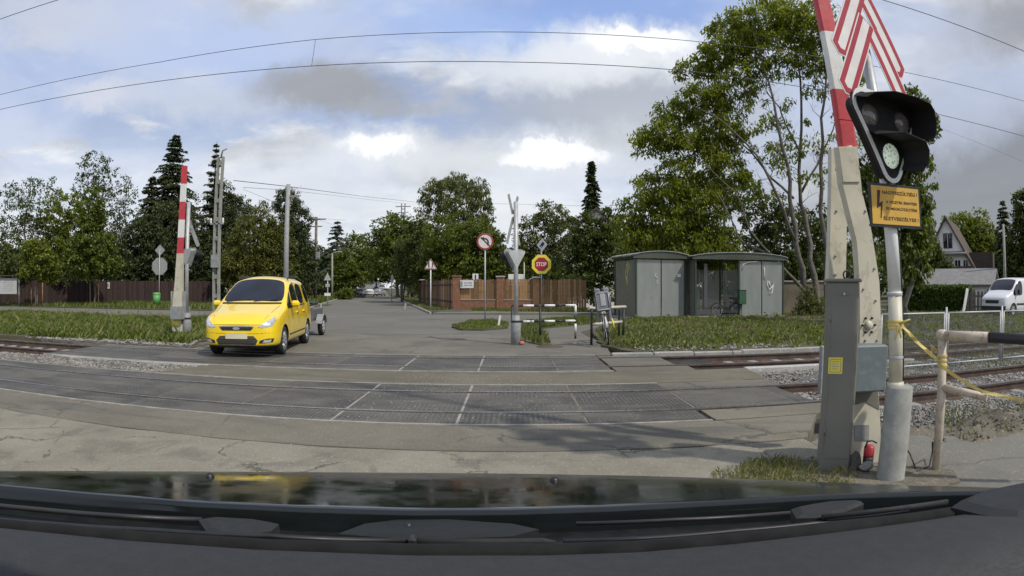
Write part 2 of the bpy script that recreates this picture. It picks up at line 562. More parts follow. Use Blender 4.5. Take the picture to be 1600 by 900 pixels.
M = dict(
    asphalt=ground_mat('asphalt', (.135, .124, .097), (.185, .170, .134), .35, 70, .5, .9, .4, crack_scale=.28, stain=(.085, .083, .076), stain_amt=.5, streak=True),
    asphalt_far=ground_mat('asphalt_far', (.150, .141, .117), (.188, .177, .148), .2, 60, .4, .85, .35, crack_scale=.2, stain=(.12, .118, .11), stain_amt=.4),
    concrete=ground_mat('concrete_slab', (.232, .212, .162), (.318, .290, .224), .8, 80, .9, .92, .75, (.085, .076, .058), crack_scale=.85, stain=(.125, .118, .10), stain_amt=.55, bd=.016),
    strip=ground_mat('asphalt_patch', (.152, .138, .105), (.214, .195, .150), .5, 80, .5, .9, .5, crack_scale=.5, stain=(.09, .086, .077), stain_amt=.6, streak=True),
    debris=ground_mat('dirty_asphalt', (.140, .125, .090), (.195, .176, .132), .7, 60, .8, .95, 0, stain=(.10, .094, .078), stain_amt=.6, streak=True),
    soil=ground_mat('soil', (.075, .075, .038), (.115, .105, .060), .5, 30, 1.0, .95, stain=(.16, .145, .11), stain_amt=.3, bd=.03),
    dirt=ground_mat('dirt', (.165, .145, .108), (.235, .210, .160), 1.2, 40, 1.0, .95, stain=(.09, .083, .06), stain_amt=.6, bd=.03),
    gravel=ground_mat('gravel_bed', (.120, .113, .100), (.185, .175, .158), 2.5, 26, 1.0, .95, stain=(.08, .075, .065), stain_amt=.5, bd=.04),
    path=ground_mat('path_asphalt', (.165, .157, .132), (.205, .195, .166), .4, 70, .4, .9, .3),
    kerb=ground_mat('kerb_concrete', (.30, .29, .26), (.40, .385, .35), 1.1, 50, .5, .9, stain=(.18, .17, .15), stain_amt=.5),
    white_kerb=ground_mat('pale_concrete', (.40, .39, .36), (.50, .49, .46), 1.0, 50, .4, .9, stain=(.25, .24, .21), stain_amt=.45),
    steel=paint('rail_head_steel', (.30, .29, .28), .32, .2, 6, metal=.8),
    rust=paint('rusty_steel', (.085, .054, .040), .8, .35, 5, bump=.3, dirt=(.06, .045, .035), obj=False),
    edge=paint('worn_steel_edge', (.31, .29, .24), .6, .2, 5, dirt=(.2, .18, .15), obj=False),
    galv=paint('galvanised_steel', (.42, .43, .43), .5, .12, 8, metal=.25, dirt=(.25, .24, .22)),
    galv_dark=paint('dull_galvanised_steel', (.27, .28, .275), .6, .15, 8, dirt=(.16, .15, .14)),
    concrete_post=paint('concrete_post', (.27, .272, .245), .9, .18, 5, bump=.4, dirt=(.2, .19, .165)),
    wood_pole=paint('weathered_pole', (.16, .14, .115), .9, .25, 4, bump=.4),
    white=paint('white_paint', (.72, .72, .69), .45, .06, 6, dirt=(.45, .42, .36), dirt_amt=.25),
    cream=paint('cream_enamel', (.54, .51, .40), .5, .10, 2.5, dirt=(.30, .27, .20), dirt_amt=.55),
    beige=paint('pale_beige_pipe', (.50, .43, .34), .55, .14, 6, dirt=(.24, .15, .10), dirt_amt=.7),
    red=paint('red_paint', (.50, .045, .055), .45, .12, 5, dirt=(.34, .10, .09)),
    sign_red=paint('sign_red', (.34, .015, .028), .45, .1, 6),
    pink_white=paint('faded_sign_white', (.68, .65, .62), .5, .06, 6),
    cabinet=paint('grey_green_cabinet', (.165, .163, .138), .55, .12, 2.5, dirt=(.17, .165, .145), dirt_amt=.35),
    bluebox=paint('blue_grey_box', (.15, .18, .19), .55, .1, 3, dirt=(.27, .30, .30), dirt_amt=.4),
    black=paint('black_paint', (.016, .016, .017), .45, .3, 5),
    black_matt=paint('matt_black', (.010, .010, .011), .75, .3, 5),
    yellow_sign=paint('yellow_enamel', (.62, .37, .055), .45, .07, 9, dirt=(.47, .27, .05), dirt_amt=.35),
    sign_yellow=paint('traffic_yellow', (.78, .66, .06), .4, .05, 5),
    ink=paint('dark_brown_ink', (.05, .018, .012), .6, .2, 20),
    tape=paint('yellow_tape', (.62, .50, .16), .45, .15, 12),
    rubber=paint('tyre_rubber', (.020, .020, .021), .8, .2, 12),
    alloy=paint('alloy_rim', (.50, .51, .52), .3, .1, 10, metal=.75),
    car_yellow=paint('yellow_car_paint', (.90, .64, .012), .22, .02, 2, coat=1.0),
    car_white=paint('white_car_paint', (.66, .67, .67), .35, .03, 2, coat=.6),
    car_silver=paint('silver_car_paint', (.42, .43, .45), .3, .05, 2, metal=.4, coat=.6),
    car_grey=paint('dark_grey_car_paint', (.07, .075, .08), .3, .05, 2, coat=.6),
    glass=glass_mat('car_glass', (.010, .011, .016)),
    lamp=paint('headlamp_glass', (.55, .56, .57), .12, .25, 30, metal=.3, coat=.8),
    plastic=paint('dark_plastic', (.022, .022, .023), .5, .2, 8),
    brick=None, plank=paint('brown_fence_wood', (.270, .155, .070), .8, .32, 3, bump=.3, dirt=(.085, .05, .03), rand=.9),
    plank_dark=paint('dark_fence_wood', (.085, .050, .032), .85, .35, 3, bump=.3, rand=.9),
    green=paint('green_enamel', (.030, .085, .045), .5, .15, 5),
    shelter_green=paint('shelter_green', (.030, .052, .036), .5, .15, 5),
    bin_green=paint('bin_green', (.10, .30, .085), .5, .12, 6),
    bark=paint('grey_bark', (.125, .112, .092), .9, .3, 6, bump=.8, bscale=25),
    bark_dark=paint('dark_bark', (.075, .062, .050), .9, .3, 6, bump=.8, bscale=25),
    stone=paint('ballast_stone', (.24, .225, .20), .9, .3, 3, bump=.4),
    house=paint('render_wall', (.80, .78, .73), .9, .06, 1.5, dirt=(.36, .34, .31)),
    roof_brown=paint('brown_roof', (.085, .065, .052), .85, .2, 3, bump=.4),
    roof_grey=paint('grey_roof', (.20, .195, .185), .85, .15, 3, bump=.3),
    orange=paint('orange_strap', (.65, .17, .06), .6, .15, 6),
)


def brick_mat():
    m, t, p = new_mat('brick_wall')
    tc = t.node('ShaderNodeTexCoord').outputs['Object']
    n = t.noise(tc, 7, 5, .65)
    t.put(p.inputs['Base Color'], t.mix(t.ramp(n, .35, .65), (.20, .092, .052), (.28, .140, .082)))
    p.inputs['Roughness'].default_value = .9
    return m


M['brick'] = brick_mat()
# ================================================================== ground, roads, tracks
def slab(name, poly, z, mat, thick=.3):
    o = MB().prism([(p[0], p[1]) for p in poly], z - thick, z).build(name, mat)
    return tag(o, kind='structure')


def sheet(name, x0, x1, y0, y1, nx, ny, zf, mat):
    xs = np.linspace(x0, x1, nx)
    ys = np.linspace(y0, y1, ny)
    vs = [(x, y, zf(x, y)) for y in ys for x in xs]
    fs = [(j * nx + i, j * nx + i + 1, (j + 1) * nx + i + 1, (j + 1) * nx + i) for j in range(ny - 1) for i in range(nx - 1)]
    mb = MB().add(vs, fs, True)
    return tag(mb.build(name, mat), kind='structure')


def ragged(pts, amp, step=.35, seed=1):
    """a polygon with worn, uneven edges"""
    r = random.Random(seed)
    out = []
    for i, p in enumerate(pts):
        q = pts[(i + 1) % len(pts)]
        a, b = Vector(p[:2]), Vector(q[:2])
        n = max(1, int((b - a).length / step))
        d = (b - a).normalized() if (b - a).length else Vector((1, 0))
        for k in range(n):
            t = k / n
            j = 0 if k == 0 else r.uniform(-amp, amp)
            out.append(tuple(a.lerp(b, t) + Vector((-d.y, d.x)) * j))
    return out


from mathutils import noise as mnoise
def nz(x, y, s=1.0, o=0.0):
    return mnoise.fractal(Vector((x * s + o, y * s - o, o)), 1.0, 2.0, 4)


ROADU = Vector((-.2334, .9724))
ROADN = Vector((.9724, .2334))
def road(s, Y):
    """point of the far road at lateral offset s and depth Y"""
    return ((s - ROADN.y * Y) / ROADN.x, Y)


bed_z = -.16
sheet('ground', -900, 900, -200, 2500, 40, 40, lambda x, y: -.32, M['soil'])
M['apron'] = ground_mat('worn_apron', (.152, .142, .116), (.208, .194, .158), .35, 60, .6, .9, .4, stain=(.105, .098, .078), stain_amt=.6)
M['rough'] = ground_mat('rough_ground', (.085, .080, .062), (.125, .116, .092), .35, 25, 1.0, .95, stain=(.055, .068, .030), stain_amt=.7, bd=.03)
# --- near side
slab('near_concrete_pavement', ragged([(-26, -5), (2.75, -5), (2.85, 3.6), (3.0, 5.40), (-26, 5.40)], .03, .4, 3), 0.0, M['concrete'])
slab('near_asphalt_strip', ragged([(-26, 5.415), (3.05, 5.415), (3.75, 6.44), (-26, 6.44)], .008, .3, 5), 0.004, M['strip'])
slab('footway', ragged([(2.80, -3), (14, -3), (14, 4.1), (6.0, 4.45), (4.6, 4.9), (3.35, 5.5), (3.04, 5.3), (2.9, 3.6)], .04, .4, 6), -.02, M['path'])
# --- between and beyond the tracks
slab('crossing_road_middle', ragged([(-7.2, 9.31), (4.35, 9.31), (4.55, 10.70), (-6.2, 10.70)], .03, .3, 8), 0.0, M['debris'])
slab('crossing_road_side', ragged([(2.40, 6.50), (3.85, 6.50), (4.25, 7.08), (2.40, 7.08)], .006, .3, 9), 0.0, M['strip'])
slab('crossing_road_side', ragged([(1.95, 8.70), (4.35, 8.70), (4.35, 9.28), (1.95, 9.28)], .006, .3, 10), 0.0, M['asphalt'])
slab('crossing_road_side', [(1.95, 10.72), (3.5, 10.72), (3.5, 11.3), (1.95, 11.3)], 0.0, M['asphalt'])
slab('crossing_road_side', [(1.95, 11.5), (3.3, 11.5), (3.3, 12.74), (1.95, 12.74)], 0.002, M['asphalt'])
slab('crossing_road_side', [(1.95, 12.95), (3.3, 12.95), (3.3, 13.2), (1.95, 13.2)], 0.0, M['asphalt'])
lft = [road(-4.9, Y) for Y in (13.42, 18, 24, 27)]
slab('road_apron', ragged([(-12.2, 13.40), (2.3, 13.40), (2.6, 16), (2.4, 19.2), (-10.2, 19.9), (-9.6, 17)], .02, .5, 11), 0.0, M['apron'])
slab('road', ragged([(-10.2, 19.94), (2.4, 19.24), (2.4, 20.5), (4.6, 26.2), (-14, 26.2)], .015, .5, 12), 0.0, M['asphalt_far'])
slab('cross_street', [(-95, 26.2), (40, 26.2), (40, 27.9), (5.5, 28.2), (4.6, 33.6), road(3.3, 34.2), road(-4.9, 36), (-95, 37.6)], -.004, M['asphalt_far'])
slab('far_road', [road(3.3, 34.0), road(3.3, 130), road(-4.9, 130), road(-4.9, 35.5)], 0.0, M['asphalt_far'])
a, b = road(3.3, 129.8), road(-4.9, 129.8)
c, d = road(-4.9, 330), road(3.3, 330)
tag(MB().add([(*a, .0), (*b, .0), (*c, 6), (*d, 6)], [(1, 0, 3, 2)]).build('far_road_rise', M['asphalt_far']), kind='structure')
# pavements and verges of the far road
slab('far_pavement', ragged([road(3.42, 36), road(6.2, 36.8), road(6.2, 120), road(3.42, 120)], .01, 2, 14), .10, M['rough'])
slab('far_verge_left', ragged([road(-5.05, 39.5), road(-5.05, 120), road(-11, 120), road(-12, 39.5)], .05, 1, 15), .06, M['soil'])
slab('corner_pavement', ragged([road(3.5, 34.6), (3.2, 34.2), (30, 32.5), (30, 37.5), road(6.0, 41)], .02, .8, 16), .08, M['path'])
for nm, s, y0, y1 in (('kerb', 3.36, 34.6, 110), ('kerb', -4.98, 39, 110)):
    k = thing(nm, 'worn concrete kerb along the right side of the far road' if s > 0 else 'low concrete kerb along the left side of the far road', 'kerb', (*road(s, y0), 0), math.atan2(.2334, .9724))
    ln = (y1 - y0) / .9724
    stone = MB().box((0, .48, .05), (.13, .95, .16), bev=.02).build('kerbstone', M['kerb'], k)
    for i in range(1, 60):
        c_ = stone.copy(); COL.objects.link(c_); c_.location = (rnd.uniform(-.012, .012), i * .98, rnd.uniform(-.01, .01))
    r_ = MB()
    r_.box((0, 60 * .98 + (ln - 59) / 2, .05), (.13, ln - 60, .16))
    tag(r_.build('kerb_run', M['kerb'], k), kind='stuff')

# --- grass areas
slab('grass_bank_left', ragged([(-70, 13.75), (-8.35, 13.75), (-8.8, 15), (-10.2, 21), (-11.3, 25.3), (-70, 26.0)], .08, .5, 20), .05, M['soil'])
slab('verge_left', ragged([(-95, 37.8), (-15.5, 36.3), (-16.5, 52), (-95, 60)], .08, .8, 21), .05, M['soil'])
slab('grass_bank_right', ragged([(2.9, 13.52), (2.35, 15.2), (2.55, 17.5), (2.75, 20), (4.7, 26.0), (6.0, 28.4), (16, 29.2), (13.5, 13.52)], .07, .5, 22), .05, M['soil'])
slab('rough_ground_right', ragged([(13.4, 13.52), (15.9, 29.2), (60, 30), (60, 13.52)], .1, .5, 28), .035, M['rough'])
isl = [gp(*p) for p in [(706, 512), (735, 504), (770, 502.5), (795, 508), (792, 514), (755, 517), (722, 516.5)]]
slab('grass_island', ragged(isl, .05, .4, 23), .06, M['soil'])
isl2 = [gp(*p) for p in [(818, 505), (895, 497), (950, 497), (952, 503), (900, 509), (845, 514), (815, 515)]]
slab('grass_island', ragged(isl2, .05, .4, 24), .05, M['soil'])
isl3 = [gp(*p) for p in [(812, 520), (842, 516), (850, 528), (862, 540), (846, 540), (812, 533)]]
slab('grass_island', ragged(isl3, .04, .3, 25), .04, M['dirt'])
slab('gravel_shoulder', ragged([(-14, 13.45), (-8.2, 13.45), (-8.35, 14.6), (-9.2, 15.2), (-11, 14.2), (-14, 13.9)], .06, .3, 26), .03, M['gravel'])
slab('verge_right', ragged([(15.5, 30.2), (60, 30.2), (70, 70), (5, 45), (5.5, 38.5)], .08, 1, 27), .04, M['soil'])

foot = [gp(*q) for q in [(1255, 722), (1300, 716), (1345, 728), (1380, 730), (1440, 728), (1490, 736), (1500, 752), (1440, 770), (1300, 770), (1250, 750)]]
slab('trodden_dirt', ragged(foot, .03, .12, 29), .006, M['dirt'], .05)
# --- track beds
def bed(x, y):
    z = bed_z + .035 * nz(x, y, 1.3, 3)
    return z
sheet('ballast_bed_right', 3.3, 60, 5.2, 13.5, 90, 26, lambda x, y: bed(x, y) + (.10 * max(0, 1 - abs(y - 9.7) / 1.1) if x > 4.6 else -.05), M['gravel'])
sheet('ballast_bed_left', -60, -7, 8.9, 13.8, 90, 16, lambda x, y: bed(x, y) + (.16 if 9.3 < y < 10.6 and x > -12 else 0), M['gravel'])
slab('track_bed', [(-26, 6.3), (3.9, 6.3), (4.5, 13.45), (-11.4, 13.45), (-11.4, 9.28), (-26, 9.28)], -.085, paint('dark_bed', (.03, .029, .026), .95, .3, 4, obj=False), .3)
def mound(x, y):
    k = max(0, 1 - ((x - 5.5) / 1.9) ** 2) * max(0, 1 - ((y - 4.95) / .75) ** 2)
    return -.16 + .20 * k ** .7 * (1 + .9 * nz(x, y, 1.7, 9)) + .03 * nz(x, y, 5, 2)
sheet('dirt_mound', 3.3, 9, 4.1, 5.9, 60, 26, mound, M['dirt'])


def panel_mat():
    m, t, p = new_mat('rubber_crossing_panel')
    pos = t.node('ShaderNodeNewGeometry').outputs['Position']
    n = t.noise(pos, .8, 6, .65)
    oi = t.node('ShaderNodeObjectInfo').outputs['Random']
    k = t.m('ADD', n, t.m('MULTIPLY', t.m('SUBTRACT', oi, .5), .16))
    col = t.mix(t.ramp(k, .33, .70), (.046, .042, .034), (.112, .102, .080))
    # dust drawn along the tracks and grit
    mp = t.node('ShaderNodeMapping')
    t.put(mp.inputs[0], pos)
    mp.inputs['Scale'].default_value = (.5, 2.2, 1)
    col = t.mix(t.ramp(t.noise(mp.outputs[0], 1.3, 6, .65), .5, .68, 0, .5), col, (.165, .154, .125))
    col = t.mix(t.ramp(t.noise(pos, 30, 2, .6), .63, .70, 0, .6), col, (.30, .285, .24))
    col = t.mix(t.ramp(t.noise(mp.outputs[0], .75, 6, .7, .8), .52, .66, 0, .6), col, (.045, .041, .033))
    # moulded studs
    sx = t.node('ShaderNodeSeparateXYZ')
    t.put(sx.inputs[0], pos)
    fx = t.m('SUBTRACT', t.m('FRACT', t.m('MULTIPLY', sx.outputs[0], 16)), .5)
    fy = t.m('SUBTRACT', t.m('FRACT', t.m('MULTIPLY', sx.outputs[1], 12)), .5)
    d = t.m('SQRT', t.m('ADD', t.m('MULTIPLY', fx, fx), t.m('MULTIPLY', fy, fy)))
    st = t.ramp(d, .24, .36, 1, 0)
    wear = t.ramp(t.noise(pos, .55, 4, .6), .42, .58, 0, 1)
    st = t.m('MULTIPLY', st, wear)
    col = t.mix(t.m('MULTIPLY', st, .45), col, (.20, .195, .175))
    t.put(p.inputs['Base Color'], col)
    p.inputs['Roughness'].default_value = .7
    bn = t.node('ShaderNodeBump')
    bn.inputs['Strength'].default_value = .9
    bn.inputs['Distance'].default_value = .014
    t.put(bn.inputs['Height'], t.m('ADD', st, t.m('MULTIPLY', t.noise(pos, 60, 3), .3)))
    m.node_tree.links.new(bn.outputs[0], p.inputs['Normal'])
    return m


M['panel'] = panel_mat()
_pm = {}
def panel_obj(x0, x1, y0, y1, parent):
    key = (round(x1 - x0, 3), round(y1 - y0, 3))
    if key not in _pm:
        _pm[key] = MB().box((0, 0, -.04), (x1 - x0, y1 - y0, .08), bev=.008).build('panel', M['panel'], mesh_only=True)
    o = link('crossing_panel', _pm[key], parent)
    o.location = ((x0 + x1) / 2, (y0 + y1) / 2 - parent.location.y, .006 + rnd.uniform(-.005, .005))
    o.rotation_euler = (rnd.uniform(-.004, .004), rnd.uniform(-.002, .002), 0)
    return o


def track(label, ya, yb, o0, o1, xo, xi, xl, sleepers, rail_x):
    """rails at ya, yb; outer panel rows end at o0, o1; xo / xi right ends of outer / inner panels"""
    yc = (ya + yb) / 2
    t = thing('railway_track', label, 'railway track', (0, yc, 0))
    sand = M['edge']
    for y in (ya, yb):
        prof = [(-.075, -.172), (.075, -.172), (.075, -.16), (.012, -.135), (.012, -.045), (.035, -.032), (.035, -.004), (-.035, -.004), (-.035, -.032), (-.012, -.045), (-.012, -.135), (-.075, -.16)]
        Mx = Matrix(((0, 0, 1, 0), (1, 0, 0, y - yc), (0, 1, 0, 0.006), (0, 0, 0, 1)))
        r = MB().prism(prof, rail_x[0], rail_x[1], Mx).build('rail', M['rust'], t)
        MB().box(((rail_x[0] + rail_x[1]) / 2, y - yc, .006), (rail_x[1] - rail_x[0], .062, .008)).build('rail_head', M['steel'], r)
    w_ = 1.5
    def row(y0, y1, xr):
        x = xr
        x0s = []
        # seams measured in the photograph
        k = -2.13
        xs = [xr]
        s = k + w_ * math.floor((xr - k - .05) / w_)
        while s > xl:
            xs.append(s); s -= w_
        xs.append(xl)
        for a_, b_ in zip(xs[1:], xs[:-1]):
            if b_ - a_ > .2: panel_obj(a_ + .014, b_ - .014, y0, y1, t)
            if b_ < xr: MB().box((b_, (y0 + y1) / 2 - yc, -.045), (.05, y1 - y0, .09)).build('seam_filler', sand if -2.3 < b_ < -.5 else M['strip'], t)
    row(ya + .085, yb - .085, xi)
    row(o0 + .03, ya - .06, xo)
    row(yb + .06, o1 - .03, xo)
    for y in (o0, o1):
        MB().box(((xl + xo) / 2, y - yc, -.03), (xo - xl, .045, .085)).build('edge_strip', M['edge'], t)
    sm = MB().box((0, 0, 0), (.24, 2.5, .14), bev=.03).build('sleeper', M['concrete_post'], mesh_only=True)
    for x in sleepers:
        s = link('sleeper', sm, t)
        s.location = (x, 0, -.225 + .02)
    return t


track1 = track('nearer railway track set in dark rubber crossing panels', 7.17, 8.61, 6.48, 9.25, 2.35, 4.15, -16.6, [4.6 + .62 * i for i in range(24)], (-40, 60))
track2 = track('farther railway track under the yellow car and the two shelters', 11.42, 12.86, 10.75, 13.36, 1.9, 1.9, -11.1,
               [3.7 + .62 * i for i in range(40)] + [-11.5 - .62 * i for i in range(40)], (-60, 60))
tag(MB().box((6.7, 10.80, -.12), (4.3, .16, .24), bev=.02).build('concrete_edging', M['white_kerb']), 'pale concrete edging beside the farther track right of the crossing', 'edging')
tag(MB().box((-8.4, 10.66, -.07), (4.6, .12, .16), bev=.02).build('concrete_edging', M['kerb']), 'grey concrete edging beside the farther track left of the crossing', 'edging')
kr = thing('platform_kerb', 'long pale concrete kerb at the foot of the grass bank by the far rail', 'kerb', (2.3, 13.42, 0))
ks = MB().box((.5, 0, -.075), (.985, .16, .24), bev=.02).build('kerbstone', M['kerb'], kr)
for i in range(1, 5):
    c_ = ks.copy(); COL.objects.link(c_); c_.location = (i * 1.0, rnd.uniform(-.01, .01), rnd.uniform(-.015, .01))
for x0, nm in ((5.55, 0), (7.05, 1)):
    tag(MB().box((x0 + .7, 13.44, -.05), (1.4, .20, .22), bev=.02).build('kerb_block', M['kerb']), 'pale concrete block at the %s end of the platform kerb' % ('left' if nm == 0 else 'far right'), 'kerb')
tag(MB().lathe([(0, .012), (.34, .012), (.36, .006), (.36, -.05)], 28, (1.0, 15.4, 0)).build('manhole_cover', M['rust']), 'rusty round manhole cover in the path before the railings', 'manhole cover')


# ------------------------------------------------------------------ grass, weeds and stones (uncountable)
def pts_in(poly, n, rng):
    poly = np.array([(p[0], p[1]) for p in poly])
    lo, hi = poly.min(0), poly.max(0)
    out = []
    tot = 0
    while tot < n:
        q = rng.uniform(lo, hi, (n * 2, 2))
        x, y = q[:, 0], q[:, 1]
        ins = np.zeros(len(q), bool)
        j = len(poly) - 1
        for i in range(len(poly)):
            xi, yi = poly[i]; xj, yj = poly[j]
            cond = ((yi > y) != (yj > y)) & (x < (xj - xi) * (y - yi) / (yj - yi + 1e-12) + xi)
            ins ^= cond
            j = i
        out.append(q[ins]); tot += ins.sum()
    return np.concatenate(out)[:n]


def vnoise(q, s, seed):
    """cheap smooth 2d value noise"""
    r = np.random.default_rng(seed)
    g = r.random((64, 64))
    p = q * s
    i = np.floor(p).astype(int); f = p - i
    f = f * f * (3 - 2 * f)
    a = g[i[:, 0] % 64, i[:, 1] % 64]; b = g[(i[:, 0] + 1) % 64, i[:, 1] % 64]
    c = g[i[:, 0] % 64, (i[:, 1] + 1) % 64]; d = g[(i[:, 0] + 1) % 64, (i[:, 1] + 1) % 64]
    return (a * (1 - f[:, 0]) + b * f[:, 0]) * (1 - f[:, 1]) + (c * (1 - f[:, 0]) + d * f[:, 0]) * f[:, 1]


def grass(name, label, poly, n, h, wd, mat, z=.04, seed=1, clump=.7, lean=.5, thin=None):
    rng = np.random.default_rng(seed)
    q = pts_in(poly, n, rng)
    dn = vnoise(q, clump, seed) * .6 + vnoise(q, clump * 3.7, seed + 1) * .4
    keep = rng.random(n) < np.clip((dn - .15) * 1.9, .12, 1)
    if thin is not None: keep &= rng.random(n) < thin(q)
    q = q[keep]; dn = dn[keep]
    n = len(q)
    hh = h * (.35 + .9 * dn) * rng.uniform(.5, 1.25, n)
    a = rng.uniform(0, 2 * math.pi, n)
    dirv = np.stack([np.cos(a), np.sin(a)], 1)
    l = hh * lean * rng.uniform(.2, 1.3, n)
    w2 = wd * rng.uniform(.6, 1.4, n)
    side = np.stack([-dirv[:, 1], dirv[:, 0]], 1) * w2[:, None]
    zz = np.full(n, z)
    b0 = np.c_[q - side, zz]; b1 = np.c_[q + side, zz]
    m1 = np.c_[q + side * .8 + dirv * (l * .35)[:, None], zz + hh * .6]
    tp = np.c_[q + dirv * l[:, None], zz + hh * .97]
    v = np.stack([b0, b1, m1, tp], 1)
    o = np_mesh(name, v, 4, mat)
    return tag(o, label, 'grass', kind='stuff')


M['grass'] = leaf_mat('grass_blades', (.100, .130, .036), .5, .3, (1.2, 1.15, .8))
M['grass2'] = leaf_mat('weedy_grass', (.108, .135, .048), .5, .28, (1.25, 1.1, .9))
M['drygrass'] = leaf_mat('dry_grass', (.17, .155, .07), .4, .2, (1.2, 1.1, .9))
gl = [(-34, 13.85), (-8.6, 13.85), (-9.0, 15.2), (-10.3, 21), (-11.4, 25.2), (-45, 25.7)]
grass('grass', 'tall green grass on the bank left of the crossing', gl, 150000, .27, .016, M['grass'], .05, 31, lean=.9, thin=lambda q: np.clip((q[:, 1] - 13.6) / 1.6, .12, 1) * np.where(q[:, 0] < -30, .5, 1))
grass('dry_weeds', 'pale dry weed stalks on the grass bank at left', gl, 1500, .5, .006, M['drygrass'], .05, 32)
gr = [(3.1, 13.7), (2.55, 15.3), (2.7, 17.5), (2.9, 20), (4.8, 26), (6.2, 28.2), (19, 29.3), (30, 29.3), (26, 13.7)]
grass('grass', 'short weedy grass on the bank before the shelters', gr, 130000, .135, .014, M['grass2'], .05, 33, lean=.9, thin=lambda q: np.clip((q[:, 1] - 13.4) / 2.2, .15, 1) * np.clip((14 - q[:, 0]) / 6, .06, 1))
grass('dry_weeds', 'pale dry stalks among the grass before the shelters', gr, 2500, .28, .007, M['drygrass'], .05, 34)
grass('grass', 'mown grass on the small island under the no turn sign', isl, 9000, .13, .012, M['grass'], .06, 35)
grass('grass', 'grass strip behind the black and white railing', isl2, 12000, .16, .013, M['grass'], .05, 36)
grass('grass', 'weeds at the foot of the railing and signal post', isl3, 2600, .22, .012, M['grass2'], .04, 37)
grass('grass', 'grass verge at the foot of the dark left fence', [(-80, 38), (-16, 36.6), (-17, 47), (-80, 52)], 50000, .35, .03, M['grass'], .05, 38)
grass('grass', 'rough grass on the ground right of the shelters', [(17, 31), (40, 26), (60, 40), (20, 38)], 5000, .16, .03, M['grass2'], .0, 39)
grass('grass', 'narrow grass strip at the foot of the corner fence', [(-2.6, 37.2), (6, 35.0), (6, 37.0), (-2.6, 39)], 9000, .22, .016, M['grass'], .08, 40)
tuft = [gp(*p) for p in [(1110, 742), (1170, 722), (1225, 715), (1300, 726), (1340, 745), (1330, 775), (1110, 775)]]
grass('grass', 'patch of grass growing at the foot of the grey barrier cabinet', tuft, 3000, .055, .0030, M['grass2'], .0, 41, 2.2, .8)
grass('dry_weeds', 'dry stalks in the grass at the barrier cabinet foot', tuft, 500, .10, .0025, M['drygrass'], .0, 42, 2.2, .9)
grass('grass', 'grass verge between kerb and fence right of the far road', [road(3.6, 37), road(3.6, 100), road(5.9, 100), road(5.9, 40)], 14000, .16, .03, M['grass2'], .1, 47)
grass('grass', 'roadside weeds on the verge left of the far road', [road(-5.3, 42), road(-5.3, 110), road(-9, 110), road(-9, 42)], 24000, .5, .04, M['grass'], .06, 43)
grass('grass', 'thin weeds between the sleepers of the exposed right tracks', [(5.2, 8.9), (12, 8.9), (20, 13.4), (8.5, 13.4)], 2600, .16, .008, M['grass2'], -.12, 44)
grass('grass', 'weeds on the dirt mound by the pipe railing', [(4.6, 4.6), (7.5, 4.5), (8.5, 6.2), (5.2, 6.0)], 900, .16, .006, M['grass2'], -.06, 45)


def stones(name, label, poly, n, s0, s1, z, mat, seed=1, zf=None):
    rng = np.random.default_rng(seed)
    q = pts_in(poly, n, rng)
    s = s0 + (s1 - s0) * rng.random(n) ** 2
    dirs = np.array([(1, 0, 0), (-1, 0, 0), (0, 1, 0), (0, -1, 0), (0, 0, 1), (0, 0, -1)], float)
    tri = np.array([(0, 2, 4), (2, 1, 4), (1, 3, 4), (3, 0, 4), (2, 0, 5), (1, 2, 5), (3, 1, 5), (0, 3, 5)])
    rad = rng.uniform(.55, 1.2, (n, 6)) * s[:, None]
    v = dirs[None] * rad[..., None]
    v[..., 2] *= .7
    a = rng.uniform(0, 6.28, n); b = rng.uniform(-.7, .7, n)
    ca, sa, cb, sb = np.cos(a), np.sin(a), np.cos(b), np.sin(b)
    x, y, zz = v[..., 0], v[..., 1], v[..., 2]
    y2 = y * cb[:, None] - zz * sb[:, None]; z2 = y * sb[:, None] + zz * cb[:, None]
    v = np.stack([x * ca[:, None] - y2 * sa[:, None], x * sa[:, None] + y2 * ca[:, None], z2], -1)
    v[..., :2] += q[:, None, :]
    zb = np.array([zf(*p) for p in q]) if zf else np.full(n, z)
    v[..., 2] += zb[:, None] + s[:, None] * .25
    o = np_mesh(name, v[:, tri].reshape(n, 24, 3), 3, mat)
    return tag(o, label, 'stones', kind='stuff')


stones('ballast_stones', 'loose grey ballast beside the right hand rails', [(4.35, 8.8), (4.4, 10.6), (20, 10.6), (20, 8.8)], 5200, .018, .05, -.09, M['stone'], 51)
stones('ballast_stones', 'loose ballast heap at the foot of the near right rail', [(4.2, 5.7), (7.8, 5.4), (12, 6.9), (4.5, 6.9)], 3600, .016, .045, -.13, M['stone'], 52)
stones('ballast_stones', 'ballast inside the nearer track right of the crossing', [(4.5, 7.3), (16, 7.3), (16, 8.5), (4.5, 8.5)], 2600, .018, .045, -.13, M['stone'], 53)
stones('ballast_stones', 'loose stones between the tracks left of the crossing', [(-12.5, 9.4), (-6.6, 9.4), (-6.2, 10.5), (-12, 10.5)], 2600, .015, .045, -.01, M['stone'], 54)
stones('rubble', 'pale rubble along the foot of the left grass bank', [(-15, 13.5), (-8.3, 13.5), (-9.0, 15.3), (-11.5, 14.4)], 900, .02, .07, .04, M['stone'], 55)
stones('grit', 'scattered pale grit on the crossing panels', [(-2.4, 6.5), (1.6, 6.3), (1.8, 9.2), (-1.8, 10.9)], 1100, .004, .011, .008, M['white_kerb'], 56)
stones('grit', 'loose grit on the near pavement', [(-3, 4.2), (2.4, 4.2), (2.6, 6.3), (-2, 6.4)], 700, .003, .009, .0, M['white_kerb'], 57)
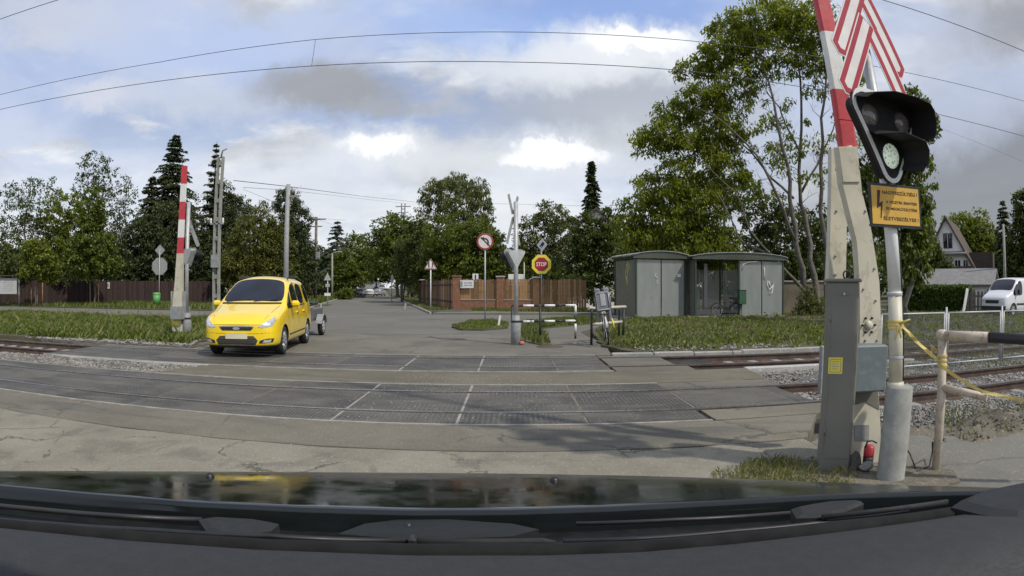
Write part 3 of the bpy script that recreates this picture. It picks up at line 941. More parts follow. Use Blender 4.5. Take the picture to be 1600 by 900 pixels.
stones('rubble', 'pale stones scattered at the near edge of the right grass bank', [(3, 13.6), (7.5, 13.6), (7, 14.8), (3, 14.8)], 420, .02, .06, .06, M['stone'], 58)
stones('grit', 'clods lying on the dirt mound', [(4.3, 4.5), (7.4, 4.5), (7.8, 5.5), (4.5, 5.5)], 700, .01, .035, 0, M['dirt'], 59, mound)
# ================================================================== trees and hedges
LEAF = dict(
    mid=leaf_mat('leaf_mid_green', (.088, .122, .032), .5, .38),
    light=leaf_mat('leaf_light_green', (.125, .160, .042), .45, .42),
    acacia=leaf_mat('leaf_acacia', (.150, .185, .042), .45, .55, (1.3, 1.15, .7)),
    dark=leaf_mat('leaf_dark_green', (.058, .084, .028), .55, .32),
    needle=leaf_mat('needles_dark', (.052, .070, .034), .5, .18, (1.2, 1.15, .8)),
    blue=leaf_mat('needles_bluish', (.075, .098, .078), .45, .12, (1.2, 1.15, 1.1)),
    thuja=leaf_mat('scale_leaves', (.086, .105, .030), .5, .2, (1.35, 1.15, .7)),
    grey=leaf_mat('leaf_grey_green', (.092, .115, .050), .45, .3),
    hedge=leaf_mat('leaf_hedge', (.062, .105, .028), .45, .3),
)


def leaf_quads(cen, rng, n_per, spread, L, Wd, droop=.3, flat=.0):
    """cen (K,3) clump centres -> leaf quads (K*n_per, 4, 3)"""
    K = len(cen)
    n = K * n_per
    g = rng.normal(0, 1, (n, 3))
    g /= np.maximum(np.linalg.norm(g, axis=1), 1e-6)[:, None]
    rad = rng.random(n) ** .5
    sp = np.repeat(spread if np.ndim(spread) else np.full(K, spread), n_per)
    p = np.repeat(cen, n_per, 0) + g * (rad * sp)[:, None] * np.array([1, 1, .75])
    d = rng.normal(0, 1, (n, 3)) + g * .9
    d[:, 2] -= droop * 1.6
    d /= np.maximum(np.linalg.norm(d, axis=1), 1e-6)[:, None]
    up = rng.normal(0, .55, (n, 3)); up[:, 2] += 1.0 + flat
    sd = np.cross(d, up)
    sd /= np.maximum(np.linalg.norm(sd, axis=1), 1e-6)[:, None]
    k = rng.uniform(.6, 1.3, n)[:, None]
    l, w_ = L * k, Wd * k
    v = np.stack([p - d * l * .5, p + sd * w_ * .5 + d * l * .05, p + d * l * .5, p - sd * w_ * .5 + d * l * .05], 1)
    return v


def blob_points(blobs, n, rng, shell=.75):
    """random points in ellipsoids (cx,cy,cz,rx,ry,rz), more of them near the surface"""
    vol = np.array([(b[3] * b[4] * b[5]) ** .75 * (b[6] if len(b) > 6 else 1) for b in blobs])
    cnt = rng.multinomial(n, vol / vol.sum())
    out = []
    for b, c in zip(blobs, cnt):
        d = rng.normal(0, 1, (c, 3))
        d /= np.maximum(np.linalg.norm(d, axis=1), 1e-6)[:, None]
        r = np.where(rng.random(c) < shell, rng.uniform(.62, 1.06, c), rng.random(c) ** .5)
        out.append(np.array(b[:3]) + d * r[:, None] * np.array(b[3:6]))
    return np.concatenate(out)


def limb_path(a, b, rng, sag=.0, n=5, wob=.12):
    a, b = Vector(a), Vector(b)
    L_ = (b - a).length
    pts = []
    o = Vector((0, 0, 0))
    for i in range(n + 1):
        t = i / n
        if 0 < i < n:
            o = Vector(rng.normal(0, 1, 3)) * wob * L_ * .25
        else:
            o = Vector((0, 0, 0))
        p = a.lerp(b, t) + o
        p.z -= sag * L_ * 4 * t * (1 - t)
        pts.append(p)
    return pts


def broad_tree(name, label, base, blobs, trunk_r=.16, clumps=420, per=34, spread=.5, L=.22, W=.1, leaf='mid', bark='bark',
               seed=1, limbs=None, group=None, droop=.3, twigs=70, shell=.75, cat='tree', parent_kind=None, rz=0.0, bare=0, bare_blobs=None, bare_n=0):
    """trunk with limbs and a crown of separate leaves; blobs are local ellipsoids of the crown"""
    rng = np.random.default_rng(seed)
    t = thing(name, label, cat, base, rz, group)
    mb = MB()
    top = max(b[2] for b in blobs)
    cx = np.mean([b[0] for b in blobs]); cy = np.mean([b[1] for b in blobs])
    nodes = []
    if limbs is None:
        main = limb_path((0, 0, -.3), (cx * .6, cy * .6, top), rng, 0, 7, .10)
        rad = [trunk_r * (1 - .85 * (i / 7)) * (1.25 if i == 0 else 1) for i in range(8)]
        mb.tube(main, rad, 8)
        nodes = [(p, r_) for p, r_ in zip(main[2:], rad[2:])]
    else:
        for pts, r0, r1 in limbs:
            pts = [Vector(p) for p in pts]
            fine = []
            for a_, b_ in zip(pts[:-1], pts[1:]):
                for k in range(3):
                    fine.append(a_.lerp(b_, k / 3) + Vector(rng.normal(0, 1, 3)) * .02 * (b_ - a_).length)
            fine.append(pts[-1])
            rad = [r0 + (r1 - r0) * i / (len(fine) - 1) for i in range(len(fine))]
            mb.tube(fine, rad, 8)
            nodes += [(p, r_) for p, r_ in zip(fine[len(fine) // 4:], rad[len(fine) // 4:])]
    cl = blob_points(blobs, clumps, rng, shell)
    # boughs from the trunk or limbs into the crown, then twigs off the boughs
    idx = rng.permutation(len(cl))
    for j, i in enumerate(idx[:twigs]):
        c_ = Vector(cl[i])
        best = min(nodes, key=lambda q: (q[0] - c_).length + max(0, q[0].z - c_.z + .4) * 1.6)
        pth = limb_path(best[0], c_, rng, -.05, 4, .16)
        r0 = min(best[1] * .7, .012 + .012 * (best[0] - c_).length)
        mb.tube(pth, [r0, r0 * .75, r0 * .55, r0 * .4, r0 * .22], 5, cap=False)
        if j < twigs * .6:
            nodes += [(pth[2], r0 * .55), (pth[3], r0 * .4)]
    if bare_blobs:
        for c_ in blob_points(bare_blobs, bare_n, rng, .5):
            c_ = Vector(c_)
            best = min(nodes, key=lambda q: (q[0] - c_).length + max(0, q[0].z - c_.z + .4) * 1.6)
            pth = limb_path(best[0], c_, rng, -.05, 4, .2)
            r0 = min(best[1] * .7, .012 + .012 * (best[0] - c_).length)
            mb.tube(pth, [r0, r0 * .75, r0 * .55, r0 * .4, r0 * .22], 5, cap=False)
            nodes += [(pth[2], r0 * .55), (pth[3], r0 * .4)]
    mb.build('trunk', M[bark], t)
    use = cl[idx[bare:]] if bare else cl
    sp = spread * rng.uniform(.55, 1.3, len(use))
    v = leaf_quads(use, rng, per, sp, L, W, droop)
    np_mesh('crown', v, 4, LEAF[leaf], t)
    return t


def spruce(name, label, base, h, r, leaf='needle', seed=1, group=None, gap=.55, z0=.06, density=1.0, droop=.35, taper=.9, power=1.0, needle=(.34, .075), ragged_=.25):
    """conifer: whorls of drooping boughs carrying needle sprays"""
    rng = np.random.default_rng(seed)
    t = thing(name, label, 'tree', base, 0, group)
    mb = MB()
    mb.tube([(0, 0, -.3), (.03 * h * .1, 0, h * .5), (0, 0, h * .985)], [h * .016, h * .010, .015], 8)
    segs = []
    z = h * z0
    while z < h * .985:
        f = 1 - (z / h)
        Lb = r * (f ** power) * taper + .12
        nb = max(4, int(6 + 5 * f))
        a0 = rng.random() * 6.28
        for k in range(nb):
            a = a0 + 6.283 * k / nb + rng.normal(0, .16)
            Lk = Lb * rng.uniform(1 - ragged_, 1 + ragged_ * .8)
            dz_ = -droop * Lk * rng.uniform(.4, 1.2) + (.25 * Lk if f < .18 else 0)
            p0 = np.array([0, 0, z + rng.normal(0, .06)])
            p1 = p0 + np.array([math.cos(a) * Lk, math.sin(a) * Lk, dz_])
            segs.append((p0, p1, Lk))
            if Lk > .5:
                mb.tube([p0, (p0 + p1) / 2 + np.array([0, 0, .06 * Lk]), p1], [.012 + .012 * Lk, .01 + .004 * Lk, .006], 4, cap=False)
        z += gap * rng.uniform(.75, 1.25) * (.45 + .55 * f ** .4)
    mb.build('trunk', M['bark_dark'], t)
    vs = []
    for p0, p1, Lk in segs:
        n = max(8, int(Lk * 46 * density))
        u = rng.uniform(.12, 1.04, n)
        ax = (p1 - p0) / np.linalg.norm(p1 - p0)
        side = np.array([-ax[1], ax[0], 0]); side /= max(np.linalg.norm(side), 1e-6)
        wdt = .34 * Lk * (1.06 - u) + .10
        lat = rng.uniform(-1, 1, n) * wdt
        p = p0 + (p1 - p0) * u[:, None] + side * lat[:, None]
        p[:, 2] += .06 * Lk * np.sin(u * 3.0) - np.abs(lat) * .30 - rng.random(n) * .16
        d = ax * .8 + side * (np.sign(lat) * .75)[:, None] + rng.normal(0, .28, (n, 3))
        d[:, 2] -= .30
        d /= np.linalg.norm(d, axis=1)[:, None]
        up = rng.normal(0, .5, (n, 3)); up[:, 2] += 1
        sd = np.cross(d, up); sd /= np.linalg.norm(sd, axis=1)[:, None]
        k = rng.uniform(.6, 1.3, n)[:, None]
        l, w_ = needle[0] * k, needle[1] * k
        vs.append(np.stack([p - d * l * .3, p + sd * w_, p + d * l * .7, p - sd * w_], 1))
    np_mesh('crown', np.concatenate(vs), 4, LEAF[leaf], t)
    return t


def at_base(px, dist, py=None):
    p = rp(px, 450, dist)
    p.z = 0
    return p


def px_blob(base, px, py, rx, ry, dist, depth=1.0, wt_=1.0):
    """crown ellipsoid measured in the photograph, at the tree's own distance; local to the base"""
    p = rp(px, py, dist)
    f = math.hypot(p.x, p.y) ** 2 + (p.z - EYE) ** 2
    k = math.sqrt(f) / FPX
    return (p.x - base.x, p.y - base.y, p.z - base.z, rx * k, rx * k * depth, ry * k, wt_)


def px_tree(name, label, px, dist, bl, **kw):
    b = at_base(px, dist)
    return broad_tree(name, label, b, [px_blob(b, *q, dist) for q in bl], **kw)


# ---- left of the far road
px_tree('broadleaf_tree', 'tall airy broadleaf tree with dark open branches at the far left', 40, 66,
        [(20, 330, 32, 40), (62, 318, 36, 40), (45, 375, 48, 40), (15, 400, 30, 35), (80, 385, 30, 40)], trunk_r=.24, clumps=460, per=20, spread=.55, L=.30, W=.15, leaf='dark', bark='bark_dark', seed=101, twigs=110)
px_tree('broadleaf_tree', 'mid green rounded tree behind the two staked young trees', 104, 63,
        [(100, 330, 34, 34), (120, 375, 40, 44), (90, 400, 36, 34)], trunk_r=.18, clumps=420, per=30, spread=.5, L=.30, W=.16, leaf='light', seed=102)
px_tree('broadleaf_tree', 'tallest airy tree of the left row with curled open branch tips', 148, 70,
        [(146, 262, 26, 24), (128, 290, 16, 24), (170, 276, 18, 26), (150, 318, 36, 40), (196, 308, 16, 30), (160, 370, 44, 44)], trunk_r=.26, clumps=430, per=17, spread=.55, L=.32, W=.15, leaf='dark', bark='bark_dark', seed=103, twigs=130, bare=40)
px_tree('broadleaf_tree', 'half bare tree with thin grey branches beside the big left conifer', 196, 68,
        [(196, 320, 22, 44), (188, 380, 26, 40)], trunk_r=.18, clumps=170, per=16, spread=.45, L=.28, W=.14, leaf='dark', bark='bark', seed=104, twigs=110, bare=60)
tA = px_tree('young_tree', 'light green young tree with two stakes at the left edge of the field', 54, 53.5,
        [(52, 398, 20, 22), (68, 412, 26, 24), (80, 428, 18, 12), (42, 425, 14, 14)], trunk_r=.085, clumps=170, per=34, spread=.42, L=.26, W=.17, leaf='light', seed=105, twigs=40, group='staked young trees')
tB = px_tree('young_tree', 'taller dark stemmed young tree with stakes left of the big conifer', 146, 53.5,
        [(146, 330, 24, 34), (146, 375, 34, 36), (150, 408, 40, 26), (124, 402, 22, 26), (172, 416, 20, 18)], trunk_r=.10, clumps=330, per=36, spread=.45, L=.28, W=.18, leaf='mid', seed=106, twigs=60, group='staked young trees')
for t_, ds in ((tA, ((-.55, .1), (.95, .1), (-.15, .5))), (tB, ((-.4, .0), (.35, .3)))):
    for dx, dy in ds:
        MB().tube([(dx, dy, -.1), (dx, dy, 2.0)], .045, 6).build('stake', M['plank'], t_)
sp_g = 'conifers behind the left fence'
spruce('spruce_tree', 'tall dark spruce, biggest of the left conifers, behind the raised striped barrier', at_base(264, 67), 18.6, 5.9, seed=111, gap=.55, density=1.35, power=.75, group=sp_g, droop=.25)
spruce('spruce_tree', 'shorter dark spruce on the left flank of the biggest conifer', at_base(232, 66), 13.8, 4.4, density=1.3, seed=112, gap=.6, power=.8, group=sp_g)
spruce('spruce_tree', 'slim open spruce with a cross shaped tip behind the lattice mast', at_base(330, 66), 18.0, 3.9, seed=113, gap=.9, density=1.2, group=sp_g, ragged_=.5, droop=.1)
px_tree('pine_tree', 'dark ragged pine between the lattice mast and the slim spruce', 350, 67,
        [(345, 320, 26, 34), (372, 345, 26, 36), (345, 385, 40, 44), (310, 400, 26, 40)], trunk_r=.22, clumps=800, per=36, spread=.6, L=.34, W=.12, leaf='needle', bark='bark_dark', seed=114, group=sp_g)
px_tree('pine_tree', 'olive green bushy pine with rounded top left of the concrete pole', 412, 60,
        [(410, 345, 22, 30), (395, 380, 36, 44), (430, 385, 34, 40), (385, 425, 36, 30), (430, 430, 40, 30), (360, 412, 26, 40)], trunk_r=.2, clumps=980, per=42, spread=.55, L=.28, W=.11, leaf='thuja', bark='bark_dark', seed=115, group=sp_g)
px_tree('pine_tree', 'dark pine with upright shoots right behind the concrete pole', 455, 62,
        [(448, 318, 20, 26), (462, 350, 26, 36), (450, 395, 36, 44), (478, 410, 20, 36), (460, 440, 40, 24)], trunk_r=.2, clumps=900, per=38, spread=.55, L=.32, W=.11, leaf='needle', bark='bark_dark', seed=116, group=sp_g)
px_tree('pine_tree', 'low dark pine filling the gap under the big left spruce', 225, 64,
        [(215, 390, 32, 54), (255, 385, 40, 66), (295, 380, 30, 74), (185, 425, 30, 34), (320, 410, 26, 40)], trunk_r=.2, clumps=900, per=36, spread=.6, L=.32, W=.12, leaf='needle', bark='bark_dark', seed=117, group=sp_g)
px_tree('shrub', 'dark green shrubs massed at the left edge behind the notice board', 15, 60,
        [(-10, 415, 40, 34), (30, 425, 30, 24), (100, 430, 34, 18)], trunk_r=.1, clumps=300, per=30, spread=.5, L=.28, W=.14, leaf='dark', seed=118, cat='shrub')
spruce('spruce_tree', 'bluish spruce on the left side of the far road', at_base(526, 95), 12.6, 4.6, leaf='blue', seed=121, gap=.8, power=.8, needle=(.5, .11), density=.8)
far_g = 'street trees along the far road'
px_tree('street_tree', 'small dark tree left of the bluish spruce by the far road', 500, 98, [(500, 412, 22, 30), (495, 440, 30, 22)], trunk_r=.16, clumps=170, per=26, spread=.8, L=.5, W=.28, leaf='dark', seed=122, group=far_g)
px_tree('street_tree', 'rounded dark tree overhanging the left side of the far road', 556, 112, [(556, 392, 30, 30), (566, 420, 30, 28), (545, 430, 24, 26)], trunk_r=.25, clumps=330, per=26, spread=.9, L=.5, W=.3, leaf='mid', seed=123, group=far_g)
px_tree('street_tree', 'dense dark tree over the far road with a pylon head behind it', 622, 92, [(615, 365, 36, 32), (640, 385, 30, 36), (596, 395, 28, 36), (640, 420, 22, 30)], trunk_r=.28, clumps=520, per=26, spread=.85, L=.46, W=.26, leaf='mid', seed=124, group=far_g)
px_tree('street_tree', 'farthest dark tree closing the end of the road', 590, 170, [(580, 408, 30, 22), (606, 410, 24, 26), (560, 425, 24, 18), (592, 428, 30, 12)], trunk_r=.3, clumps=460, per=24, spread=1.3, L=.9, W=.5, leaf='dark', seed=125, group=far_g)
px_tree('street_tree', 'slender tree with a bare lower trunk right of the far cars', 629, 66, [(632, 395, 20, 26), (648, 412, 18, 24), (634, 430, 18, 16)], trunk_r=.15, clumps=170, per=26, spread=.6, L=.32, W=.18, leaf='grey', seed=126, group=far_g)
px_tree('shrub', 'rounded bush on the left verge of the far road', 543, 80, [(542, 460, 13, 9), (532, 462, 9, 7)], trunk_r=.04, clumps=90, per=26, spread=.45, L=.26, W=.15, leaf='mid', seed=127, cat='shrub', twigs=14)
px_tree('street_tree', 'dark tree leaning over the left kerb of the far road before the parked grey car', 535, 88, [(535, 415, 20, 26), (548, 432, 16, 20), (520, 440, 18, 20)], trunk_r=.18, clumps=240, per=26, spread=.7, L=.42, W=.24, leaf='mid', seed=128, group=far_g)
px_tree('street_tree', 'tree shading the right pavement of the far road behind the narrow sign', 640, 84, [(640, 410, 22, 24), (655, 430, 18, 18), (628, 425, 12, 16)], trunk_r=.18, clumps=260, per=26, spread=.7, L=.42, W=.24, leaf='dark', seed=129, group=far_g)
# ---- behind the corner fence
px_tree('weeping_tree', 'tall weeping birch with hanging fringes behind the corner fence', 712, 60,
        [(712, 312, 44, 36), (680, 312, 20, 34), (745, 318, 22, 40), (708, 285, 28, 14), (664, 330, 12, 40), (762, 345, 14, 40), (715, 365, 55, 40)], trunk_r=.26, clumps=640, per=32, spread=.5, L=.34, W=.10, leaf='grey', seed=131, droop=1.5, twigs=90)
px_tree('broadleaf_tree', 'broad bright green tree leaning over the corner of the brown fence', 720, 50,
        [(700, 375, 44, 36), (745, 385, 44, 40), (690, 405, 36, 26), (770, 405, 30, 34), (735, 418, 50, 20), (800, 418, 24, 26)], trunk_r=.2, clumps=760, per=34, spread=.48, L=.26, W=.15, leaf='mid', seed=132)
px_tree('broadleaf_tree', 'dark leafy tree at the left end of the corner fence', 668, 58,
        [(655, 385, 24, 44), (668, 420, 26, 26), (690, 432, 26, 14)], trunk_r=.2, clumps=300, per=32, spread=.5, L=.28, W=.16, leaf='dark', seed=133)
px_tree('broadleaf_tree', 'grey green feathery tree behind the crossing post and stop sign', 850, 52,
        [(862, 340, 30, 28), (835, 372, 34, 36), (880, 372, 30, 34), (850, 410, 44, 30), (815, 405, 24, 34)], trunk_r=.18, clumps=520, per=30, spread=.45, L=.26, W=.12, leaf='grey', seed=134)
px_tree('broadleaf_tree', 'dark dense tree covering the house left of the shelters', 930, 48,
        [(925, 380, 34, 34), (912, 352, 22, 24), (950, 352, 22, 26), (948, 400, 34, 44), (905, 410, 26, 40), (930, 445, 40, 30), (965, 380, 20, 40)], trunk_r=.2, clumps=640, per=34, spread=.45, L=.24, W=.14, leaf='dark', seed=135)
px_tree('shrub', 'pale green bush with bare twigs at the right end of the fence', 882, 41,
        [(872, 436, 16, 18), (890, 446, 20, 16), (882, 462, 16, 12)], trunk_r=.04, clumps=120, per=22, spread=.3, L=.20, W=.12, leaf='light', seed=136, cat='shrub', twigs=40)
spruce('conifer', 'narrow twisted conifer rising above the house roof', at_base(926, 58), 14.4, 1.9, seed=137, gap=.30, power=.75, needle=(.30, .08), density=1.6, droop=.3, z0=.35, ragged_=.45)
px_tree('sapling', 'thin brown sapling stump with a few leaves by the fence end', 866, 38.5, [(867, 462, 5, 5)], trunk_r=.07, clumps=8, per=10, spread=.16, L=.14, W=.09, leaf='light', seed=138, cat='sapling', twigs=4)

# ---- the big acacia beside the shelters
bA = at_base(1276, 35.5)
D_ = 35.5
def la(px, py, dd=0.0):
    p = rp(px, py, D_ + dd)
    return (p.x - bA.x, p.y - bA.y, p.z)
limbsA = [
    ([la(1270, 492), la(1256, 440), la(1243, 380, -.5), la(1236, 310, -.8), (la(1226, 230, -1.4)), la(1200, 130, -1.6), la(1178, 50, -1.6)], .23, .03),
    ([la(1282, 492), la(1272, 430, .8), la(1262, 360, 1.2), la(1250, 300, 1.6), la(1252, 200, 1.8), la(1246, 90, 1.6), la(1230, 30, 1.4)], .21, .03),
    ([la(1290, 492), la(1290, 420, -.2), (la(1284, 330, -.4)), la(1284, 220, -.6), la(1290, 120, -.8), la(1300, 40, -1)], .20, .03),
    ([la(1262, 462), la(1232, 428, -1), la(1205, 398, -1.8), la(1160, 378, -2.2), la(1143, 345, -2.4), la(1120, 300, -2.4)], .12, .025),
    ([la(1205, 398, -1.8), la(1170, 360, -2.5), la(1150, 300, -2.8), la(1090, 250, -3)], .06, .02),
    ([la(1243, 380, -.5), la(1215, 300, -1.6), la(1180, 240, -2.2), la(1130, 190, -2.6), la(1080, 165, -2.6)], .10, .02),
    ([la(1236, 310, -.8), la(1190, 260, .4), la(1150, 210, .8), la(1110, 130, .8)], .08, .02),
    ([la(1250, 300, 1.6), la(1290, 230, 2.4), la(1320, 150, 2.6)], .09, .02),
    ([la(1290, 400, -.2), la(1310, 300, .6), la(1330, 200, 1)], .09, .02),
    ([la(1250, 240, 1.7), la(1215, 170, 2.4), la(1170, 100, 2.6)], .07, .02),
]
blobsA = [px_blob(bA, *q[:4], D_, 1.0, q[4] if len(q) > 4 else 1.0) for q in [
    (1150, 55, 40, 36), (1200, 32, 60, 34), (1260, 40, 50, 40), (1120, 90, 44, 26), (1085, 112, 34, 20), (1100, 165, 50, 30), (1055, 180, 34, 22),
    (1150, 130, 50, 40, .6), (1040, 215, 40, 24), (1010, 225, 26, 18), (1085, 250, 56, 44), (1130, 215, 44, 40), (1035, 300, 50, 34), (1085, 320, 60, 44), (1000, 325, 30, 22),
    (1060, 355, 60, 34), (1110, 375, 46, 30), (1030, 375, 36, 22), (1220, 90, 60, 34, .7), (1275, 120, 34, 40, .5), (1210, 200, 60, 60, .2), (1275, 240, 40, 70, .22), (1190, 270, 50, 50, .22), (1140, 290, 34, 40), (1320, 90, 34, 60), (1330, 220, 24, 60, .25), (1065, 402, 60, 26, 1.5), (1115, 396, 44, 28, 1.5), (1020, 385, 46, 34, 1.4), (985, 350, 24, 24), (1000, 372, 30, 26, 1.2)]]
broad_tree('acacia_tree', 'big many stemmed acacia leaning over the shelters, open branches at right', bA, blobsA, bare_blobs=[px_blob(bA, *q, D_) for q in [(1215, 190, 60, 70), (1270, 220, 44, 90), (1180, 270, 50, 60), (1310, 170, 30, 90)]], bare_n=240, clumps=1900, per=44, spread=.58, L=.32, W=.10, leaf='acacia', seed=141, limbs=limbsA, droop=.75, twigs=420, shell=.5, bare=100)
px_tree('broadleaf_tree', 'dark tree standing behind the acacia stems and the right shelter', 1210, 48,
        [(1190, 330, 40, 40), (1235, 370, 50, 50), (1180, 400, 40, 40), (1290, 380, 40, 60), (1240, 430, 60, 30)], trunk_r=.22, clumps=700, per=32, spread=.5, L=.28, W=.16, leaf='dark', seed=142, droop=.5)
px_tree('bush', 'thicket of pale stems and leaves at the foot of the acacia', 1268, 34.2, [(1262, 468, 14, 22), (1280, 482, 20, 16), (1252, 488, 14, 12)], trunk_r=.03, clumps=150, per=12, spread=.3, L=.17, W=.09, leaf='grey', seed=143, cat='bush', twigs=70)
# ---- right of the crossing signal
px_tree('walnut_tree', 'tall tree with hanging leafy boughs right behind the crossing signal', 1420, 27,
        [(1415, 165, 34, 24), (1440, 190, 22, 30), (1400, 230, 40, 50), (1430, 290, 30, 60), (1405, 340, 40, 50), (1440, 360, 20, 40), (1420, 400, 34, 40), (1370, 300, 40, 60)], trunk_r=.16, clumps=620, per=34, spread=.42, L=.24, W=.12, leaf='mid', seed=151, droop=1.1, twigs=80)
px_tree('broadleaf_tree', 'rounded sunlit tree behind the white gabled house', 1520, 78,
        [(1500, 365, 36, 28), (1530, 370, 30, 36), (1545, 395, 26, 30), (1510, 400, 40, 30)], trunk_r=.3, clumps=560, per=34, spread=.7, L=.4, W=.2, leaf='light', seed=152)
spruce('spruce_tree', 'slim dark spruce behind the telegraph pole at right', at_base(1571, 70), 11.0, 2.6, seed=153, gap=.5, power=.8)
px_tree('broadleaf_tree', 'dark tree mass at the right edge of the view behind the van', 1605, 62,
        [(1605, 335, 22, 36), (1600, 380, 26, 40), (1625, 360, 40, 60), (1585, 415, 26, 30), (1615, 430, 40, 26)], trunk_r=.25, clumps=640, per=32, spread=.6, L=.36, W=.2, leaf='dark', seed=154)
px_tree('broadleaf_tree', 'dark conifer like tree hiding the left half of the white house', 1448, 52,
        [(1445, 390, 24, 40), (1462, 420, 24, 30), (1435, 430, 26, 26), (1478, 432, 18, 16)], trunk_r=.2, clumps=420, per=32, spread=.45, L=.26, W=.12, leaf='dark', seed=155)
# clipped hedge
hb = gp(1452, 487)
ht = thing('hedge', 'clipped green hedge left of the grey roofed garage', 'hedge', (0, 0, 0))
h0, h1 = rp(1393, 487, 41.5), rp(1512, 487, 41.0)
rng = np.random.default_rng(160)
uu = rng.random(1500)
ctr = np.stack([h0.x + (h1.x - h0.x) * uu, h0.y + (h1.y - h0.y) * uu + rng.uniform(-.5, .5, 1500), rng.uniform(0, 1.65, 1500)], 1)
np_mesh('crown', leaf_quads(ctr, rng, 26, .26, .15, .09, .2), 4, LEAF['hedge'], ht)
mbh = MB()
for i in range(14):
    p = h0.lerp(h1, (i + .5) / 14); p.z = 0
    mbh.tube([p, p + Vector((.1, 0, 1.4))], [.05, .02], 5)
mbh.build('stems', M['bark_dark'], ht)
# far woodland that closes the view
def woodland(label, spans, dist, hts, n, seed):
    rng = np.random.default_rng(seed)
    cs = []
    for a0, a1 in spans:
        k = int(n * (a1 - a0) / sum(b - a for a, b in spans))
        px = rng.uniform(a0, a1, k)
        d = dist * rng.uniform(.92, 1.25, k)
        az = (px - 800) / FPX
        hmax = hts * (.75 + .5 * vnoise(np.stack([px * .012, px * 0], 1), 1.0, seed))
        z = hmax * rng.random(k) ** .7
        cs.append(np.stack([d * np.sin(az), d * np.cos(az), z], 1))
    v = leaf_quads(np.concatenate(cs), rng, 22, 1.5, .9, .5, .3)
    return tag(np_mesh('woodland', v, 4, LEAF['dark']), label, 'woodland', kind='stuff')
woodland('dark mass of trees closing the view left of the road', [(-160, 535)], 110, 9, 1500, 171)
woodland('dark mass of trees closing the view on the right', [(640, 1760)], 105, 7.5, 2500, 172)
woodland('dark trees closing the far end of the road', [(535, 650)], 260, 15, 260, 173)

# broad leaved weeds among the grass
def weeds(name, label, poly, n, leaf, seed, z=.05, h=.26, per=14):
    rng = np.random.default_rng(seed)
    q = pts_in(poly, n, rng)
    keep = vnoise(q, .45, seed) > .42
    q = q[keep]
    hh = h * rng.random(len(q)) ** 1.6
    cen = np.c_[q, z + hh * .55]
    v = leaf_quads(cen, rng, per, .08 + hh * .55, .13, .06, -.15)
    return tag(np_mesh(name, v, 4, LEAF[leaf]), label, 'weeds', kind='stuff')
weeds('weeds', 'dark broad leaved weeds scattered in the grass at left', gl, 1300, 'mid', 181, .05, .42)
weeds('weeds', 'pale broad leaved weeds scattered in the grass at left', gl, 700, 'light', 182, .05, .36)
weeds('weeds', 'low broad leaved weeds in the grass before the shelters', gr, 1200, 'light', 183, .05, .20)
weeds('weeds', 'dark leafy weeds in the grass before the shelters', gr, 700, 'mid', 184, .05, .30)
# ================================================================== crossing equipment, signs, poles, fences
def outline(mb, pxs, Y, thick):
    """plate with a traced outline, standing at depth Y, extruded away from the road user"""
    pts = [qp(x, y, Y) for x, y in pxs]
    n = len(pts)
    ar = sum(pts[i].x * pts[(i + 1) % n].z - pts[(i + 1) % n].x * pts[i].z for i in range(n))
    if ar < 0: pts = pts[::-1]
    vs = [tuple(p) for p in pts] + [(p.x, p.y + thick, p.z) for p in pts]
    fs = [tuple(range(n)), tuple(range(2 * n - 1, n - 1, -1))] + [((i + 1) % n, i, n + i, n + (i + 1) % n) for i in range(n)]
    return mb.add(vs, fs)


def local(parent, o):
    """keep world placement of a mesh written in world coordinates under a thing standing at parent.location"""
    o.parent = parent
    Mi = (Matrix.Translation(parent.location) @ Matrix.Rotation(parent.rotation_euler.z, 4, 'Z')).inverted()
    o.data.transform(Mi)
    return o


def plate(mb, poly, th=.003, off=0.0, Mx=Matrix()):
    mb.prism(poly, off, off + th, Mx)
    return mb


def ring_poly(mb, outer, inner, z0, z1, Mx):
    n = len(outer)
    vs = [Mx @ Vector((x, y, z)) for z in (z0, z1) for P in (outer, inner) for x, y in P]
    fs = []
    for i in range(n):
        j = (i + 1) % n
        fs += [(2 * n + i, 2 * n + j, 3 * n + j, 3 * n + i), (j, i, n + i, n + j), (i, j, 2 * n + j, 2 * n + i), (n + j, n + i, 3 * n + i, 3 * n + j)]
    return mb.add(vs, fs)


def scale_poly(poly, d):
    """inset a convex polygon by a distance"""
    n = len(poly)
    out = []
    for i in range(n):
        p0, p, p1 = Vector(poly[i - 1]), Vector(poly[i]), Vector(poly[(i + 1) % n])
        e0, e1 = (p - p0).normalized(), (p1 - p).normalized()
        n0, n1 = Vector((-e0.y, e0.x)), Vector((-e1.y, e1.x))
        b = (n0 + n1)
        b = b / max(b.dot(n0), .15)
        out.append(tuple(p + b * d))
    return out


# ------------------------------------------------------------------ near crossing signal
S = gp(1391, 746)
sd = math.hypot(S.x, S.y)
sig = thing('crossing_signal', 'near level crossing signal with black hoods and yellow warning board, on a round concrete footing', 'railway signal', S)
ptop = rp(1351, 78, sd) - S
def pole_at(px, py):
    z = rp(px, py, sd).z
    return Vector((ptop.x * z / ptop.z, ptop.y * z / ptop.z, z))
zf = rp(1395, 602, sd).z
MB().lathe([(.10, -.2), (.130, 0), (.124, .02), (.118, zf - .015), (.108, zf), (.0, zf)], 28).build('footing', M['concrete_post'], sig)
z1 = rp(1397, 460, sd).z
def ax(z): return Vector((ptop.x * z / ptop.z, ptop.y * z / ptop.z, z))
MB().tube([ax(zf - .02), ax(zf + .03)], [.075, .072], 20).tube([ax(zf), ax(z1)], .060, 20).build('lower_pole', M['cream'], sig)
MB().tube([ax(z1), ax(z1 + .02)], [.064, .064], 20).tube([ax(z1), ax(z1 + .95)], .056, 20).build('pole_sleeve', M['white'], sig)
